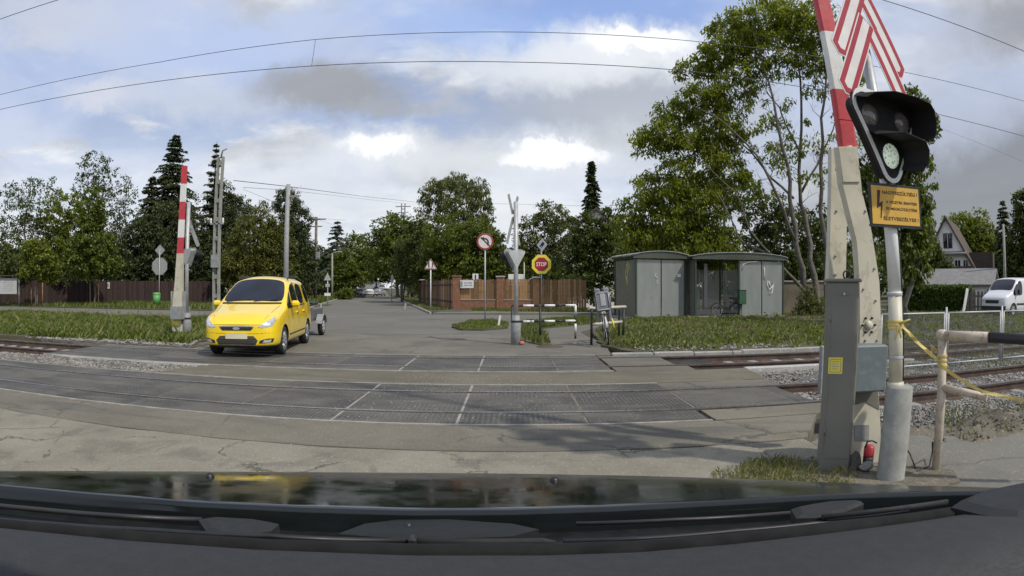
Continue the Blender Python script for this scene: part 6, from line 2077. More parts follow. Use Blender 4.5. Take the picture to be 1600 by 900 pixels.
lbx = thing('litter_box', 'dark green litter box hung on the middle post of the right shelter', 'litter bin', sh2b + Matrix.Rotation(R(5), 3, 'Z') @ Vector((2.62, -.2, 0)), R(5))
MB().box((0, 0, 1.05), (.44, .28, .72), bev=.03).build('box_body', M['green'], lbx)
MB().box((0, 0, 1.43), (.46, .30, .05), bev=.02).build('box_lid', M['black'], lbx)
MB().tube([(0, .05, -.1), (0, .05, .72)], .03, 8).build('box_post', M['black'], lbx)


def bicycle(label, loc, rz, frame, lean=0.0, basket=False, seat=False, group=None):
    """city bicycle, front wheel towards +x"""
    t = thing('bicycle', label, 'bicycle', loc, rz, group)
    t.rotation_euler = (lean, 0, rz)
    wr = .335
    for x in (-.53, .55):
        ring = [(wr - .018 + .020 * math.cos(a_), .020 * math.sin(a_)) for a_ in np.linspace(0, 6.283, 9)[:-1]]
        wl = MB().lathe(ring, 28, (x, 0, wr), 'Y', closed=True).build('wheel', M['rubber'], t)
        sp_ = MB()
        sp_.lathe([(wr - .045, -.010), (wr - .035, -.012), (wr - .035, .012), (wr - .045, .010)], 28, (x, 0, wr), 'Y', closed=True)
        for k in range(14):
            a_ = 6.283 * k / 14
            sp_.tube([(x, (-1) ** k * .025, wr), (x + math.cos(a_) * (wr - .04), 0, wr + math.sin(a_) * (wr - .04))], .003, 4, cap=False)
        sp_.lathe([(.03, -.04), (.03, .04)], 10, (x, 0, wr), 'Y')
        sp_.build('spokes', M['galv'], wl)
        MB().tube([(x + math.cos(a_) * .375, 0, wr + math.sin(a_) * .375) for a_ in np.linspace(.1, 2.9, 9)], .022, 5).build('mudguard', frame, t)
    f = MB()
    bb, hd, ht_, se = (-.08, 0, .29), (.36, 0, .80), (.40, 0, .62), (-.24, 0, .78)
    for a_, b_, r in ((bb, ht_, .019), (bb, se, .017), (se, (.37, 0, .74), .016), (hd, ht_, .02), (ht_, (.43, 0, .5), .018)):
        f.tube([a_, b_], r, 7)
    for s_ in (-1, 1):
        f.tube([(-.53, s_ * .06, wr), (bb[0], s_ * .04, bb[2])], .011, 6)
        f.tube([(-.53, s_ * .06, wr), (se[0], s_ * .03, se[2])], .010, 6)
        f.tube([(.43, s_ * .05, .56), (.55, s_ * .05, wr)], .012, 6)
    f.build('frame', frame, t)
    MB().tube([se, (-.29, 0, .95)], .013, 6).build('seat_post', M['galv'], t)
    MB().box((-.28, 0, .97), (.26, .17, .06), bev=.03).build('saddle', M['black'], t)
    MB().tube([hd, (.34, 0, 1.0), (.34, 0, 1.02)], .013, 6).tube([(.2, -.28, 1.02), (.33, -.12, 1.04), (.33, .12, 1.04), (.2, .28, 1.02)], .012, 6).build('handlebar', M['black'], t)
    ck = MB().lathe([(.085, -.004), (.09, 0), (.085, .004)], 16, (bb[0], -.05, bb[2]), 'Y')
    ck.tube([(bb[0], -.07, bb[2]), (bb[0] + .1, -.07, bb[2] - .13), (bb[0] + .1, -.16, bb[2] - .13)], .010, 5).tube([(bb[0], .07, bb[2]), (bb[0] - .1, .07, bb[2] + .13), (bb[0] - .1, .16, bb[2] + .13)], .010, 5)
    ck.build('crank', M['black'], t)
    MB().tube([(-.35, -.05, .72), (-.75, -.07, .72), (-.53, -.06, wr)], .008, 5).tube([(-.35, .05, .72), (-.75, .07, .72), (-.53, .06, wr)], .008, 5).box((-.55, 0, .72), (.40, .14, .012)).build('carrier', M['black'], t)
    if basket:
        bk = MB()
        x0, x1_, y0, z0, z1_ = -.86, -.44, .17, .74, .98
        for z_ in np.linspace(z0, z1_, 6):
            bk.tube([(x0, -y0, z_), (x1_, -y0, z_), (x1_, y0, z_), (x0, y0, z_), (x0, -y0, z_)], .007, 4)
        for k in range(9):
            x = x0 + (x1_ - x0) * k / 8
            for s_ in (-1, 1): bk.tube([(x, s_ * y0, z0), (x, s_ * y0, z1_)], .005, 4)
        bk.box(((x0 + x1_) / 2, 0, z0), (x1_ - x0, 2 * y0, .01))
        bk.build('basket', M['black'], t)
    if seat:
        sbm_ = MB()
        sbm_.box((-.62, 0, 1.02), (.09, .30, .46), bev=.03).box((-.50, 0, .86), (.28, .28, .07), bev=.03)
        for s_ in (-1, 1):
            sbm_.box((-.52, s_ * .17, .98), (.24, .035, .26), bev=.015)
            sbm_.box((-.40, s_ * .13, .70), (.08, .07, .34), bev=.02)
        sbm_.box((-.60, .1, 1.27), (.1, .14, .12), bev=.03).box((-.60, -.1, 1.27), (.1, .14, .12), bev=.03)
        cs_ = sbm_.build('child_seat', paint('grey_child_seat', (.20, .21, .23), .5, .12, 6), t)
        pad = MB().box((-.665, .0, 1.06), (.03, .12, .3), bev=.012)
        ring_ = [(-.672, y, z) for y, z in ((-.14, .83), (-.14, 1.22), (.14, 1.22), (.14, .83), (-.14, .83))]
        pad.tube(ring_, .015, 6)
        pad.build('seat_trim', paint('pale_seat_trim', (.42, .42, .42), .5, .1, 6), cs_)
    return t
bicycle('black bicycle with a wire basket standing in the open bay of the right shelter', sh2b + Matrix.Rotation(R(5), 3, 'Z') @ Vector((1.95, .25, .05)), R(178), M['black'], R(3), True)
bicycle('red bicycle standing inside the left shelter behind the grey panel', sh1b + Matrix.Rotation(R(13), 3, 'Z') @ Vector((1.10, .30, .05)), R(191), paint('bright_red_frame', (.75, .08, .05), .4, .05, 5), R(-4))
bw = bicycle('white bicycle with a grey child seat locked to the pale railing', gp(953, 546) + Vector((.14, 1.30, .05)), R(84), paint('white_bicycle', (.60, .60, .58), .4, .05, 5), R(-8), False, True)
bw.scale = (1.14, 1.14, 1.14)
lock = tag(MB().tube([gp(960, 540) + Vector((-.05, .5, .8)), gp(960, 540) + Vector((.02, .4, .62)), gp(960, 540) + Vector((.05, .35, .45))], [.02, .03, .02], 6).build('bicycle_lock', M['sign_yellow']), 'yellow lock hanging on the white bicycle', 'bicycle lock')


def house_gable(label, p0, w_, dp, eave, ridge, rz, wall='house', roof='roof_brown', name='house', over=.35):
    """gable end on the local -y side, ridge along y"""
    t = thing(name, label, 'house' if name == 'house' else 'garage', p0, rz)
    mb = MB()
    prof = [(-w_ / 2, -.3), (w_ / 2, -.3), (w_ / 2, eave), (0, ridge), (-w_ / 2, eave)]
    mb.prism(prof, -dp, 0, FM)
    mb.build('wall', M[wall], t)
    k = (ridge - eave) / (w_ / 2)
    nrm = math.hypot(1, k)
    for s_ in (-1, 1):
        q = MB()
        a_, b_ = (0.0, ridge + .02), (s_ * (w_ / 2 + over), eave - over * k + .02)
        th = .16
        off = (s_ * th * k / nrm, th / nrm)
        poly = [a_, b_, (b_[0] + off[0], b_[1] + off[1]), (0, ridge + .02 + th * nrm)]
        q.prism(poly, -dp - over, over, FM)
        q.build('roof', M[roof], t)
    return t
def win(t, x, z, w_, h_, y=0, frame=True):
    f = MB().box((x, y - .03, z), (w_ + .14, .08, h_ + .14)).build('window', M['white'] if frame else M['plank_dark'], t)
    MB().box((x, y - .075, z), (w_, .02, h_)).build('pane', M['glass'], f)
    MB().box((x, y - .088, z), (.05, .02, h_)).build('glazing_bar', M['white'], f)
hpx = rp(1480, 450, 62); hpx.z = 0
hr = house_gable('white gabled house with a steep dark roof and a balcony at right', hpx, 6.4, 11, 2.6, 8.2, R(-50))
win(hr, .15, 6.1, .8, 1.3, frame=False)
win(hr, .3, 3.6, .55, 1.2); win(hr, 1.15, 3.6, .55, 1.2); win(hr, 2.0, 3.6, .45, 1.2)
MB().box((.6, -.55, 2.75), (4.2, 1.1, .16)).box((.6, -1.05, 3.2), (4.2, .08, .8)).build('balcony', M['plank_dark'], hr)
MB().box((.3, -.35, 4.9), (3.6, .8, .14), M=Matrix.Rotation(R(18), 3, 'X')).build('awning', M['roof_grey'], hr)
MB().box((3.4, 5, 4.2), (2.6, 4.0, 1.8)).build('side_wing', M['roof_brown'], hr)
gpx = rp(1552, 450, 46); gpx.z = 0
ga = house_gable('low garage with a grey roof and pale gable behind the white van', gpx, 4.6, 7.0, 1.75, 2.75, R(38), 'house', 'roof_grey', 'garage', .3)
MB().box((-.2, -.03, .9), (2.4, .06, 1.8)).build('garage_door', M['plank_dark'], ga)
cpx = rp(932, 450, 56); cpx.z = 0
hc_ = house_gable('pale house half hidden by trees under the narrow conifer', cpx, 6.6, 9, 6.0, 9.0, R(-6), 'house', 'roof_brown')
win(hc_, -1.4, 5.6, .9, 1.5); win(hc_, 1.2, 5.6, .9, 1.5); win(hc_, -1.6, 2.2, .9, 1.4)
lw_ = thing('yard_wall', 'low wall with a coping behind the acacia stems right of the shelter', 'wall', Vector((15.6, 33.5, 0)), R(-8))
MB().box((3.4, 0, .9), (7.4, .25, 2.0)).build('wall_face', paint('brown_wall', (.17, .145, .105), .9, .25, 1.2, bump=.3), lw_)
MB().box((3.4, 0, 1.95), (7.6, .40, .10), bev=.02).build('coping', M['kerb'], lw_)
# ================================================================== vehicles
def eval_mesh(o):
    dg = bpy.context.evaluated_depsgraph_get()
    return bpy.data.meshes.new_from_object(o.evaluated_get(dg))


def split_by_material(me, names, mats, parent, main_name):
    """one object per material slot of a mesh"""
    out = {}
    nv = len(me.vertices)
    co = np.empty(nv * 3, np.float32); me.vertices.foreach_get('co', co); co = co.reshape(-1, 3)
    groups = {}
    for p in me.polygons:
        groups.setdefault(p.material_index, []).append(tuple(p.vertices))
    for mi, fs in groups.items():
        used = sorted({i for f in fs for i in f})
        mp = {i: k for k, i in enumerate(used)}
        m2 = bpy.data.meshes.new(names[mi])
        m2.from_pydata([tuple(co[i]) for i in used], [], [tuple(mp[i] for i in f) for f in fs])
        m2.polygons.foreach_set('use_smooth', [True] * len(fs))
        m2.materials.append(mats[mi])
        m2.update()
        out[mi] = link(names[mi], m2, parent)
    return out


def loft_body(st, glass_side, glass_top, back_glass=True):
    """st: rows (y, zb, wb, wm, zm, zbelt, wbelt, z5,w5, z6,w6, z7,w7, z8). returns mesh with material slots
    0 body, 1 side glass, 2 windscreen, 3 rear glass"""
    nS = len(st)
    vs, fs, mi = [], [], []
    for r in st:
        (y, zb, wb, wm, zm, zbl, wbl, z5, w5, z6, w6, z7, w7, z8) = r
        half = [(0, zb), (wb, zb), (wm * .985, zb + (zm - zb) * .35), (wm, zm), (wbl, zbl), (w5, z5), (w6, z6), (w7, z7), (0, z8)]
        ring = half + [(-x, z) for x, z in half[-2:0:-1]]
        vs += [(x, y, z) for x, z in ring]
    n = 16
    for i in range(nS - 1):
        for k in range(n):
            k2 = (k + 1) % n
            fs.append((i * n + k, i * n + k2, (i + 1) * n + k2, (i + 1) * n + k))
            kk = k if k < 8 else 15 - k
            m = 0
            if kk == 4 and i in glass_side: m = 1
            if kk in (6, 7) and i in glass_top: m = 2
            mi.append(m)
    def cap(base, flip, glass_row=None):
        # pairs (k, 16-k)
        for k in range(0, 8):
            a, b = base + k, base + (16 - k) % 16
            c, d = base + k + 1, base + (15 - k)
            f = [a, b, d, c] if k > 0 else [a, d, c]
            if k == 7: f = [a, b, c]
            if flip: f = f[::-1]
            fs.append(tuple(f)); mi.append(3 if glass_row is not None and k in glass_row else 0)
    cap(0, True)
    cap((nS - 1) * n, False, (4, 5, 6) if back_glass else None)
    me = bpy.data.meshes.new('body')
    me.from_pydata(vs, [], fs)
    me.polygons.foreach_set('material_index', mi)
    bm = bmesh.new(); bm.from_mesh(me)
    bmesh.ops.recalc_face_normals(bm, faces=bm.faces)
    bm.to_mesh(me); bm.free()
    return me


def crease_glass(me, val=.95):
    """sharpen the edges round the glass"""
    at = me.attributes.new('crease_edge', 'FLOAT', 'EDGE')
    em = {}
    for p in me.polygons:
        for ek in p.edge_keys:
            em.setdefault(ek, set()).add(p.material_index)
    vals = [0.0] * len(me.edges)
    for e in me.edges:
        s = em.get(tuple(sorted(e.vertices)), {0})
        if len(s) > 1: vals[e.index] = val
    at.data.foreach_set('value', vals)


def patch(bvh, poly, axis, depth_from, off=.006, step=.05, thick=.004):
    """polygon drawn on a plane and laid on a surface: axis 'y' front (u=x, v=z), 'x+' side (u=y, v=z), 'x-' """
    bm = bmesh.new()
    bm.faces.new([bm.verts.new((u, v, 0)) for u, v in poly])
    us = [p[0] for p in poly]; vs_ = [p[1] for p in poly]
    for axn, lo, hi in ((0, min(us), max(us)), (1, min(vs_), max(vs_))):
        k = int((hi - lo) / step)
        for i in range(1, k + 1):
            c = lo + (hi - lo) * i / (k + 1)
            g = bm.verts[:] + bm.edges[:] + bm.faces[:]
            no = (1, 0, 0) if axn == 0 else (0, 1, 0)
            co = (c, 0, 0) if axn == 0 else (0, c, 0)
            bmesh.ops.bisect_plane(bm, geom=g, plane_co=co, plane_no=no)
    bm.verts.ensure_lookup_table()
    base, top = [], []
    for v in bm.verts:
        u, w_ = v.co.x, v.co.y
        if axis == 'y': o, d = Vector((u, depth_from, w_)), Vector((0, 1, 0))
        elif axis == 'y-': o, d = Vector((u, depth_from, w_)), Vector((0, -1, 0))
        elif axis == 'x+': o, d = Vector((depth_from, u, w_)), Vector((-1, 0, 0))
        else: o, d = Vector((-depth_from, u, w_)), Vector((1, 0, 0))
        hit, nor, _, _ = bvh.ray_cast(o, d)
        if hit is None:
            hit, nor, _, _ = bvh.find_nearest(o + d * 1.0)
        if nor.dot(d) > 0: nor = -nor
        base.append(hit - nor * .004); top.append(hit + nor * off)
    n = len(base)
    mb = MB()
    fs = [tuple(v.index for v in f.verts) for f in bm.faces]
    edges = [(e.verts[0].index, e.verts[1].index) for e in bm.edges if len(e.link_faces) == 1]
    sides = []
    for f in bm.faces:
        vv = [v.index for v in f.verts]
        for i in range(len(vv)):
            a, b = vv[i], vv[(i + 1) % len(vv)]
            if (a, b) in edges or (b, a) in edges: sides.append((b, a, n + a, n + b))
    bm.free()
    allv, allf = base + top, [tuple(n + i for i in f) for f in fs] + sides
    used = sorted({i for f in allf for i in f})
    mp = {i: k for k, i in enumerate(used)}
    mb.add([allv[i] for i in used], [tuple(mp[i] for i in f) for f in allf])
    return mb


def wheel(parent, x, y, r, wd, side, spokes=10, detail=True, rim_mat='alloy'):
    s = side
    prof = [(r * .66, -wd / 2 + .01), (r * .80, -wd / 2), (r * .94, -wd / 2 + .01), (r, -wd / 2 + .035), (r, wd / 2 - .035), (r * .94, wd / 2 - .01), (r * .80, wd / 2), (r * .66, wd / 2 - .01)]
    t = MB().lathe(prof, 28 if detail else 14, (x, y, r), 'X').build('wheel', M['rubber'], parent)
    rb = MB()
    xo = x + s * (wd / 2 - .03)
    rb.lathe([(r * .69, s * -.0), (r * .66, s * .02), (r * .60, s * .015), (r * .58, -s * .05), (0, -s * .06)], 28 if detail else 12, (xo, y, r), 'X')
    if detail:
        for k in range(spokes):
            a = 2 * math.pi * k / spokes
            for da in (-.07, .07):
                p0 = Vector((xo + s * .002, y + math.cos(a + da * 2.2) * r * .14, r + math.sin(a + da * 2.2) * r * .14))
                p1 = Vector((xo + s * .008, y + math.cos(a + da) * r * .62, r + math.sin(a + da) * r * .62))
                rb.tube([p0, p1], [.018, .014], 5)
        rb.lathe([(.075, s * -.02), (.07, s * .022), (0, s * .026)], 14, (xo, y, r), 'X')
    rb.build('rim', M[rim_mat], t)
    return t


MPV0 = [  # y, zb, wb, wm, zm, zbelt, wbelt, z5, w5, z6, w6, z7, w7, z8
    (0.00, .30, .46, .56, .46, .68, .56, .705, .52, .72, .44, .735, .24, .74),
    (0.10, .24, .66, .76, .46, .735, .74, .765, .69, .785, .60, .805, .32, .81),
    (0.30, .21, .80, .885, .50, .80, .865, .845, .80, .875, .70, .905, .38, .91),
    (0.62, .20, .86, .925, .56, .885, .905, .935, .845, .965, .745, .995, .40, 1.0),
    (1.00, .20, .87, .935, .60, .955, .915, 1.01, .86, 1.045, .765, 1.075, .42, 1.08),
    (1.24, .20, .87, .935, .62, .99, .915, 1.06, .878, 1.10, .82, 1.135, .43, 1.14),
    (1.30, .20, .87, .935, .62, 1.00, .915, 1.10, .872, 1.145, .815, 1.175, .43, 1.18),
    (1.75, .20, .87, .935, .62, 1.03, .915, 1.345, .805, 1.405, .73, 1.445, .40, 1.455),
    (2.18, .20, .87, .935, .62, 1.05, .91, 1.555, .75, 1.628, .645, 1.675, .37, 1.69),
    (2.26, .20, .87, .935, .62, 1.05, .91, 1.575, .742, 1.65, .64, 1.70, .36, 1.715),
    (2.52, .20, .87, .935, .62, 1.055, .91, 1.60, .738, 1.675, .645, 1.735, .36, 1.75),
    (2.60, .20, .87, .935, .62, 1.055, .91, 1.605, .737, 1.68, .643, 1.74, .36, 1.755),
    (3.46, .20, .87, .935, .62, 1.07, .905, 1.615, .728, 1.69, .632, 1.745, .35, 1.76),
    (3.56, .21, .87, .935, .62, 1.07, .905, 1.61, .727, 1.685, .63, 1.74, .35, 1.755),
    (4.20, .23, .86, .925, .62, 1.08, .895, 1.575, .712, 1.645, .61, 1.695, .34, 1.71),
    (4.42, .26, .83, .90, .62, 1.075, .875, 1.50, .70, 1.59, .60, 1.655, .33, 1.67),
    (4.68, .32, .78, .86, .62, 1.04, .83, 1.22, .70, 1.32, .62, 1.40, .33, 1.42),
    (4.80, .38, .72, .80, .60, .98, .77, 1.05, .66, 1.10, .56, 1.14, .3, 1.15),
]


def tall(z, k=1.085): return z if z < .5 else .5 + (z - .5) * k
MPV = [(r[0], r[1], r[2], r[3], tall(r[4]), tall(r[5]), r[6], tall(r[7]), r[8], tall(r[9]), r[10], tall(r[11]), r[12], tall(r[13])) for r in MPV0]


def boolean_arches(ob, wheels, r, xin):
    cu = MB()
    for (y, rr) in wheels:
        for s in (-1, 1):
            cu.tube([(s * xin, y, r), (s * 1.2, y, r)], rr, 28, True, False)
    co = cu.build('cut', M['plastic'])
    md = ob.modifiers.new('b', 'BOOLEAN')
    md.operation = 'DIFFERENCE'
    md.object = co
    md.solver = 'EXACT'
    return co


def car_body(t, st, gs, gt, paint_mat, arches, levels=2, back_glass=True):
    me = loft_body(st, gs, gt, back_glass)
    crease_glass(me)
    mats = [paint_mat, M['glass'], M['glass'], M['glass'], M['plastic']]
    for m in mats: me.materials.append(m)
    ob = link('tmp_body', me)
    sub = ob.modifiers.new('s', 'SUBSURF'); sub.levels = levels; sub.render_levels = levels
    full = eval_mesh(ob)
    bvh = BVHTree.FromPolygons([v.co.copy() for v in full.vertices], [tuple(p.vertices) for p in full.polygons])
    cut = None
    if arches:
        cut = boolean_arches(ob, arches[0], arches[1], arches[2])
        full = eval_mesh(ob)
        bpy.data.objects.remove(cut)
        for p in full.polygons:
            c = p.center
            for (y, rr) in arches[0]:
                d = math.hypot(c.y - y, c.z - arches[1])
                if d < rr + .004 and abs(c.x) > arches[2] - .01 and (abs(d - rr) < .012 and abs(p.normal.x) < .3 or abs(c.x) < arches[2] + .02):
                    p.material_index = 4
    bpy.data.objects.remove(ob)
    return split_by_material(full, ['body', 'side_window', 'windscreen', 'rear_window', 'wheel_arch'], mats, t, 'body'), bvh


# ------------------------------------------------------------------ the yellow people carrier
YP = Vector((-6.04, 11.86, 0))
ycar = thing('parked_car', 'yellow people carrier towing a small trailer, crossing towards the viewer', 'car', YP, R(9.0))
ycar.name = 'car'
obs, bvh = car_body(ycar, MPV, {6, 7, 8, 10 + 1, 13, 9}, {6, 7}, M['car_yellow'], ([(.95, .385), (3.80, .385)], .335, .56), 2)
for s in (-1, 1):
    wheel(ycar, s * .80, .95, .335, .225, s)
    wheel(ycar, s * .80, 3.80, .335, .225, s)
def yp(name, poly, axis, mat, off=.006, parent=ycar, step=.06, d=3.0, z=0):
    poly = [(u, tall(v)) for u, v in poly]
    dd_ = {'y': -1.0, 'y-': 7.0}.get(axis, d)
    return patch(bvh, poly, axis, dd_, off, step).build(name, mat, parent)
mir = lambda pl: [(-u, v) for u, v in pl][::-1]
for s in (1, -1):
    f_ = (lambda p: p) if s == 1 else mir
    hl = yp('headlight', f_([(.50, .685), (.60, .66), (.80, .70), (.845, .80), (.82, .885), (.70, .80), (.56, .72)]), 'y', M['lamp'], .010, step=.04)
    yp('lamp_unit', f_([(.64, .695), (.74, .70), (.76, .76), (.68, .745)]), 'y', M['white'], .016, hl, .03)
    fl = yp('fog_lamp_recess', f_([(.52, .335), (.80, .355), (.83, .44), (.70, .44), (.54, .40)]), 'y', M['plastic'], .007, step=.05)
    yp('fog_lamp', f_([(.60, .35), (.76, .36), (.78, .42), (.64, .41)]), 'y', M['lamp'], .013, fl, .04)
gr_ = yp('upper_grille', [(-.40, .665), (-.34, .61), (.34, .61), (.40, .665), (.30, .688), (-.30, .688)], 'y', M['plastic'], .008, step=.05)
yp('grille_trim', [(-.42, .69), (-.30, .682), (.30, .682), (.42, .69), (.30, .706), (-.30, .706)], 'y', M['alloy'], .014, gr_, .05)
em = yp('oval_emblem', [(x * .085, .650 + y * .032) for x, y in circle(1, 20)], 'y', M['alloy'], .018, gr_, .04)
yp('emblem_field', [(x * .070, .650 + y * .022) for x, y in circle(1, 20)], 'y', paint('emblem_blue_grey', (.30, .33, .42), .3, .05, 9), .022, em, .04)
lg = yp('lower_grille', [(-.44, .30), (.44, .30), (.50, .40), (.40, .50), (-.40, .50), (-.50, .40)], 'y', paint('grille_mesh', (.07, .065, .05), .6, .3, 14), .006, step=.05)
for z_ in (.335, .375, .42): yp('grille_bar', [(-.45, z_), (.45, z_), (.45, z_ + .012), (-.45, z_ + .012)], 'y', M['plastic'], .016, lg, .06)
yp('number_plate', [(-.26, .435), (.26, .435), (.26, .545), (-.26, .545)], 'y', paint('plain_plate', (.62, .58, .42), .5, .05, 5), .022, step=.06)
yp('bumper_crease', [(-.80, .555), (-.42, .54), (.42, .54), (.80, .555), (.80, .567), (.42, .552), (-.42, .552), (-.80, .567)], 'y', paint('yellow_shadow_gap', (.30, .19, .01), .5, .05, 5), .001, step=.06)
yp('tow_cap', [(-.50 + .028 * math.cos(a_), .49 + .028 * math.sin(a_)) for a_ in np.linspace(0, 6.28, 11)[:-1]], 'y', M['black'], .006)
gap = M['black']
for f_ in (lambda p: p, mir):
    yp('bonnet_gap', f_([(.585, .775), (.597, .775), (.755, 1.085), (.742, 1.085)]), 'y', paint('panel_gap', (.16, .10, .01), .6, .1, 5), .001, step=.08)
yp('bonnet_gap', [(-.55, .722), (.55, .722), (.55, .730), (-.55, .730)], 'y', paint('panel_gap', (.16, .10, .01), .6, .1, 5), .001, step=.06)
yp('lower_lip', [(-.82, .255), (.82, .255), (.80, .285), (-.80, .285)], 'y', M['plastic'], .010, step=.08)
for ax_ in ('x+', 'x-'):
    for pl in ([(1.36, .30), (1.372, .30), (1.35, 1.0), (1.338, 1.0)], [(2.55, .28), (2.562, .28), (2.562, 1.03), (2.55, 1.03)], [(3.42, .70), (3.432, .70), (3.50, 1.05), (3.488, 1.05)]):
        yp('door_gap', pl, ax_, gap, .0015, step=.2)
    yp('side_moulding', [(1.45, .43), (3.35, .45), (3.35, .475), (1.45, .455)], ax_, gap, .014, step=.2)
    yp('sill_gap', [(1.4, .275), (3.38, .275), (3.38, .29), (1.4, .29)], ax_, gap, .0015, step=.3)
    for y_ in (2.30, 3.18): yp('door_handle', [(y_, .90), (y_ + .2, .905), (y_ + .2, .94), (y_, .935)], ax_, M['car_yellow'], .035, step=.08)
    yp('window_trim', [(1.42, 1.022), (3.5, 1.062), (3.5, 1.085), (1.42, 1.048)], ax_, gap, .006, step=.12)
    yp('pillar_trim', [(2.49, 1.06), (2.63, 1.06), (2.63, 1.60), (2.49, 1.595)], ax_, gap, .004, step=.1)
    yp('pillar_trim', [(1.80, 1.06), (1.86, 1.06), (1.95, 1.44), (1.90, 1.42)], ax_, M['car_yellow'], .008, step=.1)
for s in (-1, 1):
    mr = MB().box((s * 1.03, 1.62, 1.17), (.22, .13, .155), bev=.05).build('wing_mirror', M['car_yellow'], ycar)
    MB().box((s * .94, 1.66, 1.12), (.14, .08, .05), bev=.015).build('mirror_arm', M['black'], mr)
    MB().tube([(s * .665, 2.35, tall(1.67)), (s * .655, 2.5, tall(1.735)), (s * .64, 3.6, tall(1.74)), (s * .62, 4.15, tall(1.69))], .016, 7).build('roof_rail', M['black'], ycar)
MB().box((0, 2.02, 1.615), (.16, .05, .06), bev=.01).build('sensor_mount', M['galv'], ycar)
yp('windscreen_base', [(-.76, 1.115), (.76, 1.115), (.76, 1.15), (-.76, 1.15)], 'y', gap, .006, step=.1)
for (x0, x1) in ((-.66, -.05), (.05, .62)):
    MB().tube([(x0, 1.28, tall(1.17)), (x1, 1.36, tall(1.22))], .010, 5).build('wiper', M['black'], ycar)
MB().box((0, 2.4, .30), (1.15, 3.9, .22)).build('underbody', M['plastic'], ycar)
MB().box((0, 4.95, .42), (.06, .4, .06)).build('tow_bar', M['black'], ycar)

# ------------------------------------------------------------------ trailer
tdir = Vector((-math.sin(R(9)), math.cos(R(9)), 0))
TP = YP + tdir * 6.75 + Vector((.02, 0, 0))
tdk = paint('dark_trailer_steel', (.11, .112, .11), .6, .2, 6)
tr = thing('trailer', 'small grey car trailer with open frame hitched behind the yellow car', 'trailer', TP, R(7))
MB().box((0, 0, .52), (1.25, 2.1, .07)).build('deck', tdk, tr)
for s in (-1, 1):
    MB().box((s * .62, 0, .70), (.03, 2.1, .32), bev=.008).build('side_board', tdk, tr)
    wheel(tr, s * .80, .0, .30, .17, s, 6, True, 'galv')
    fd = [(s * .80 - .11, .42 * math.cos(a_), .30 + .38 * math.sin(a_)) for a_ in np.linspace(.25, 2.9, 9)]
    fv = []
    for p in fd: fv += [p, (p[0] + .22, p[1], p[2])]
    for p in fd: fv += [(p[0], p[1] * 1.03, p[2] + .012), (p[0] + .22, p[1] * 1.03, p[2] + .012)]
    o_ = 18
    MB().add(fv, [(2 * i, 2 * i + 1, 2 * i + 3, 2 * i + 2) for i in range(8)] + [(o_ + 2 * i, o_ + 2 * i + 2, o_ + 2 * i + 3, o_ + 2 * i + 1) for i in range(8)]).build('mudguard', M['galv_dark'], tr)
    MB().tube([(s * .58, -1.0, .5), (s * .58, -1.0, 1.02)], .025, 6).tube([(s * .58, 1.0, .5), (s * .58, 1.0, 1.02)], .025, 6).build('stanchion', M['galv_dark'], tr)
MB().box((0, -1.06, .70), (1.25, .03, .32), bev=.008).build('front_board', tdk, tr)
MB().tube([(-.5, -1.05, .5), (0, -1.9, .45), (.5, -1.05, .5)], .035, 6).build('drawbar', M['galv_dark'], tr)
MB().lathe([(.02, -.04), (.05, .0), (.02, .04)], 10, (.36, -1.25, .18), 'X').tube([(.36, -1.25, .2), (.36, -1.25, .9)], .02, 6).build('jockey_wheel', M['black'], tr)
MB().lathe([(.16, -.08), (.26, -.09), (.28, -.04), (.28, .04), (.26, .09), (.16, .08)], 18, (.18, -.7, 1.0), 'Z').build('spare_wheel', M['rubber'], tr)
MB().box((.1, .3, 1.06), (.9, 1.2, .05), bev=.02).build('load_board', M['black'], tr)
MB().box((.28, -.9, .80), (.10, .10, .5), bev=.02).build('load_box', M['orange'], tr)
MB().tube([(-.3, -.8, .6), (.1, .2, .86), (.5, .9, .8)], .03, 6).tube([(.4, -.9, .65), (.3, .4, .95), (.55, .95, 1.0)], .025, 6).build('load_bars', M['galv_dark'], tr)
MB().box((.6, -1.07, .45), (.12, .03, .08)).box((-.6, -1.07, .45), (.12, .03, .08)).build('reflectors', M['orange'], tr)

# ------------------------------------------------------------------ cars along the far road
HATCH = []
for r in MPV0:
    y, zb, wb, wm, zm, zbl, wbl, z5, w5, z6, w6, z7, w7, z8 = r
    f = lambda z: z if z < 1.0 else 1.0 + (z - 1.0) * .62
    HATCH.append((y * .86, zb, wb * .93, wm * .93, zm, f(zbl) * .95, wbl * .93, f(z5) * .95, w5 * .92, f(z6) * .95, w6 * .92, f(z7) * .95, w7 * .92, f(z8) * .95))
def small_car(label, loc, rz, mat, facing, st=HATCH):
    t = thing('car', label, 'car', loc, rz, 'cars on the far road')
    o_, b_ = car_body(t, st, {6, 7, 8, 9, 11, 13}, {6, 7}, mat, None, 1)
    for s in (-1, 1):
        for y_ in (.80, 3.25): wheel(t, s * .78, y_, .31, .2, s, 5, False)
    P1 = lambda nm, pl, ax_, m_: patch(b_, pl, ax_, -1.0 if ax_ == 'y' else 7.0, .012, .1).build(nm, m_, t)
    for s in (-1, 1):
        fl = [(s * .52, .62), (s * .78, .64), (s * .78, .76), (s * .55, .70)]
        P1('headlight', fl, 'y', M['lamp'])
        P1('tail_light', [(s * .55, .78), (s * .72, .78), (s * .72, .98), (s * .6, .98)], 'y-', M['red'])
    P1('grille', [(-.4, .34), (.4, .34), (.4, .46), (-.4, .46)], 'y', M['plastic'])
    P1('number_plate', [(-.25, .48), (.25, .48), (.25, .58), (-.25, .58)], 'y-', M['white'])
    P1('rear_bumper', [(-.7, .40), (.7, .40), (.7, .47), (-.7, .47)], 'y-', M['plastic'])
    return t
ra = math.atan2(.2334, .9724)
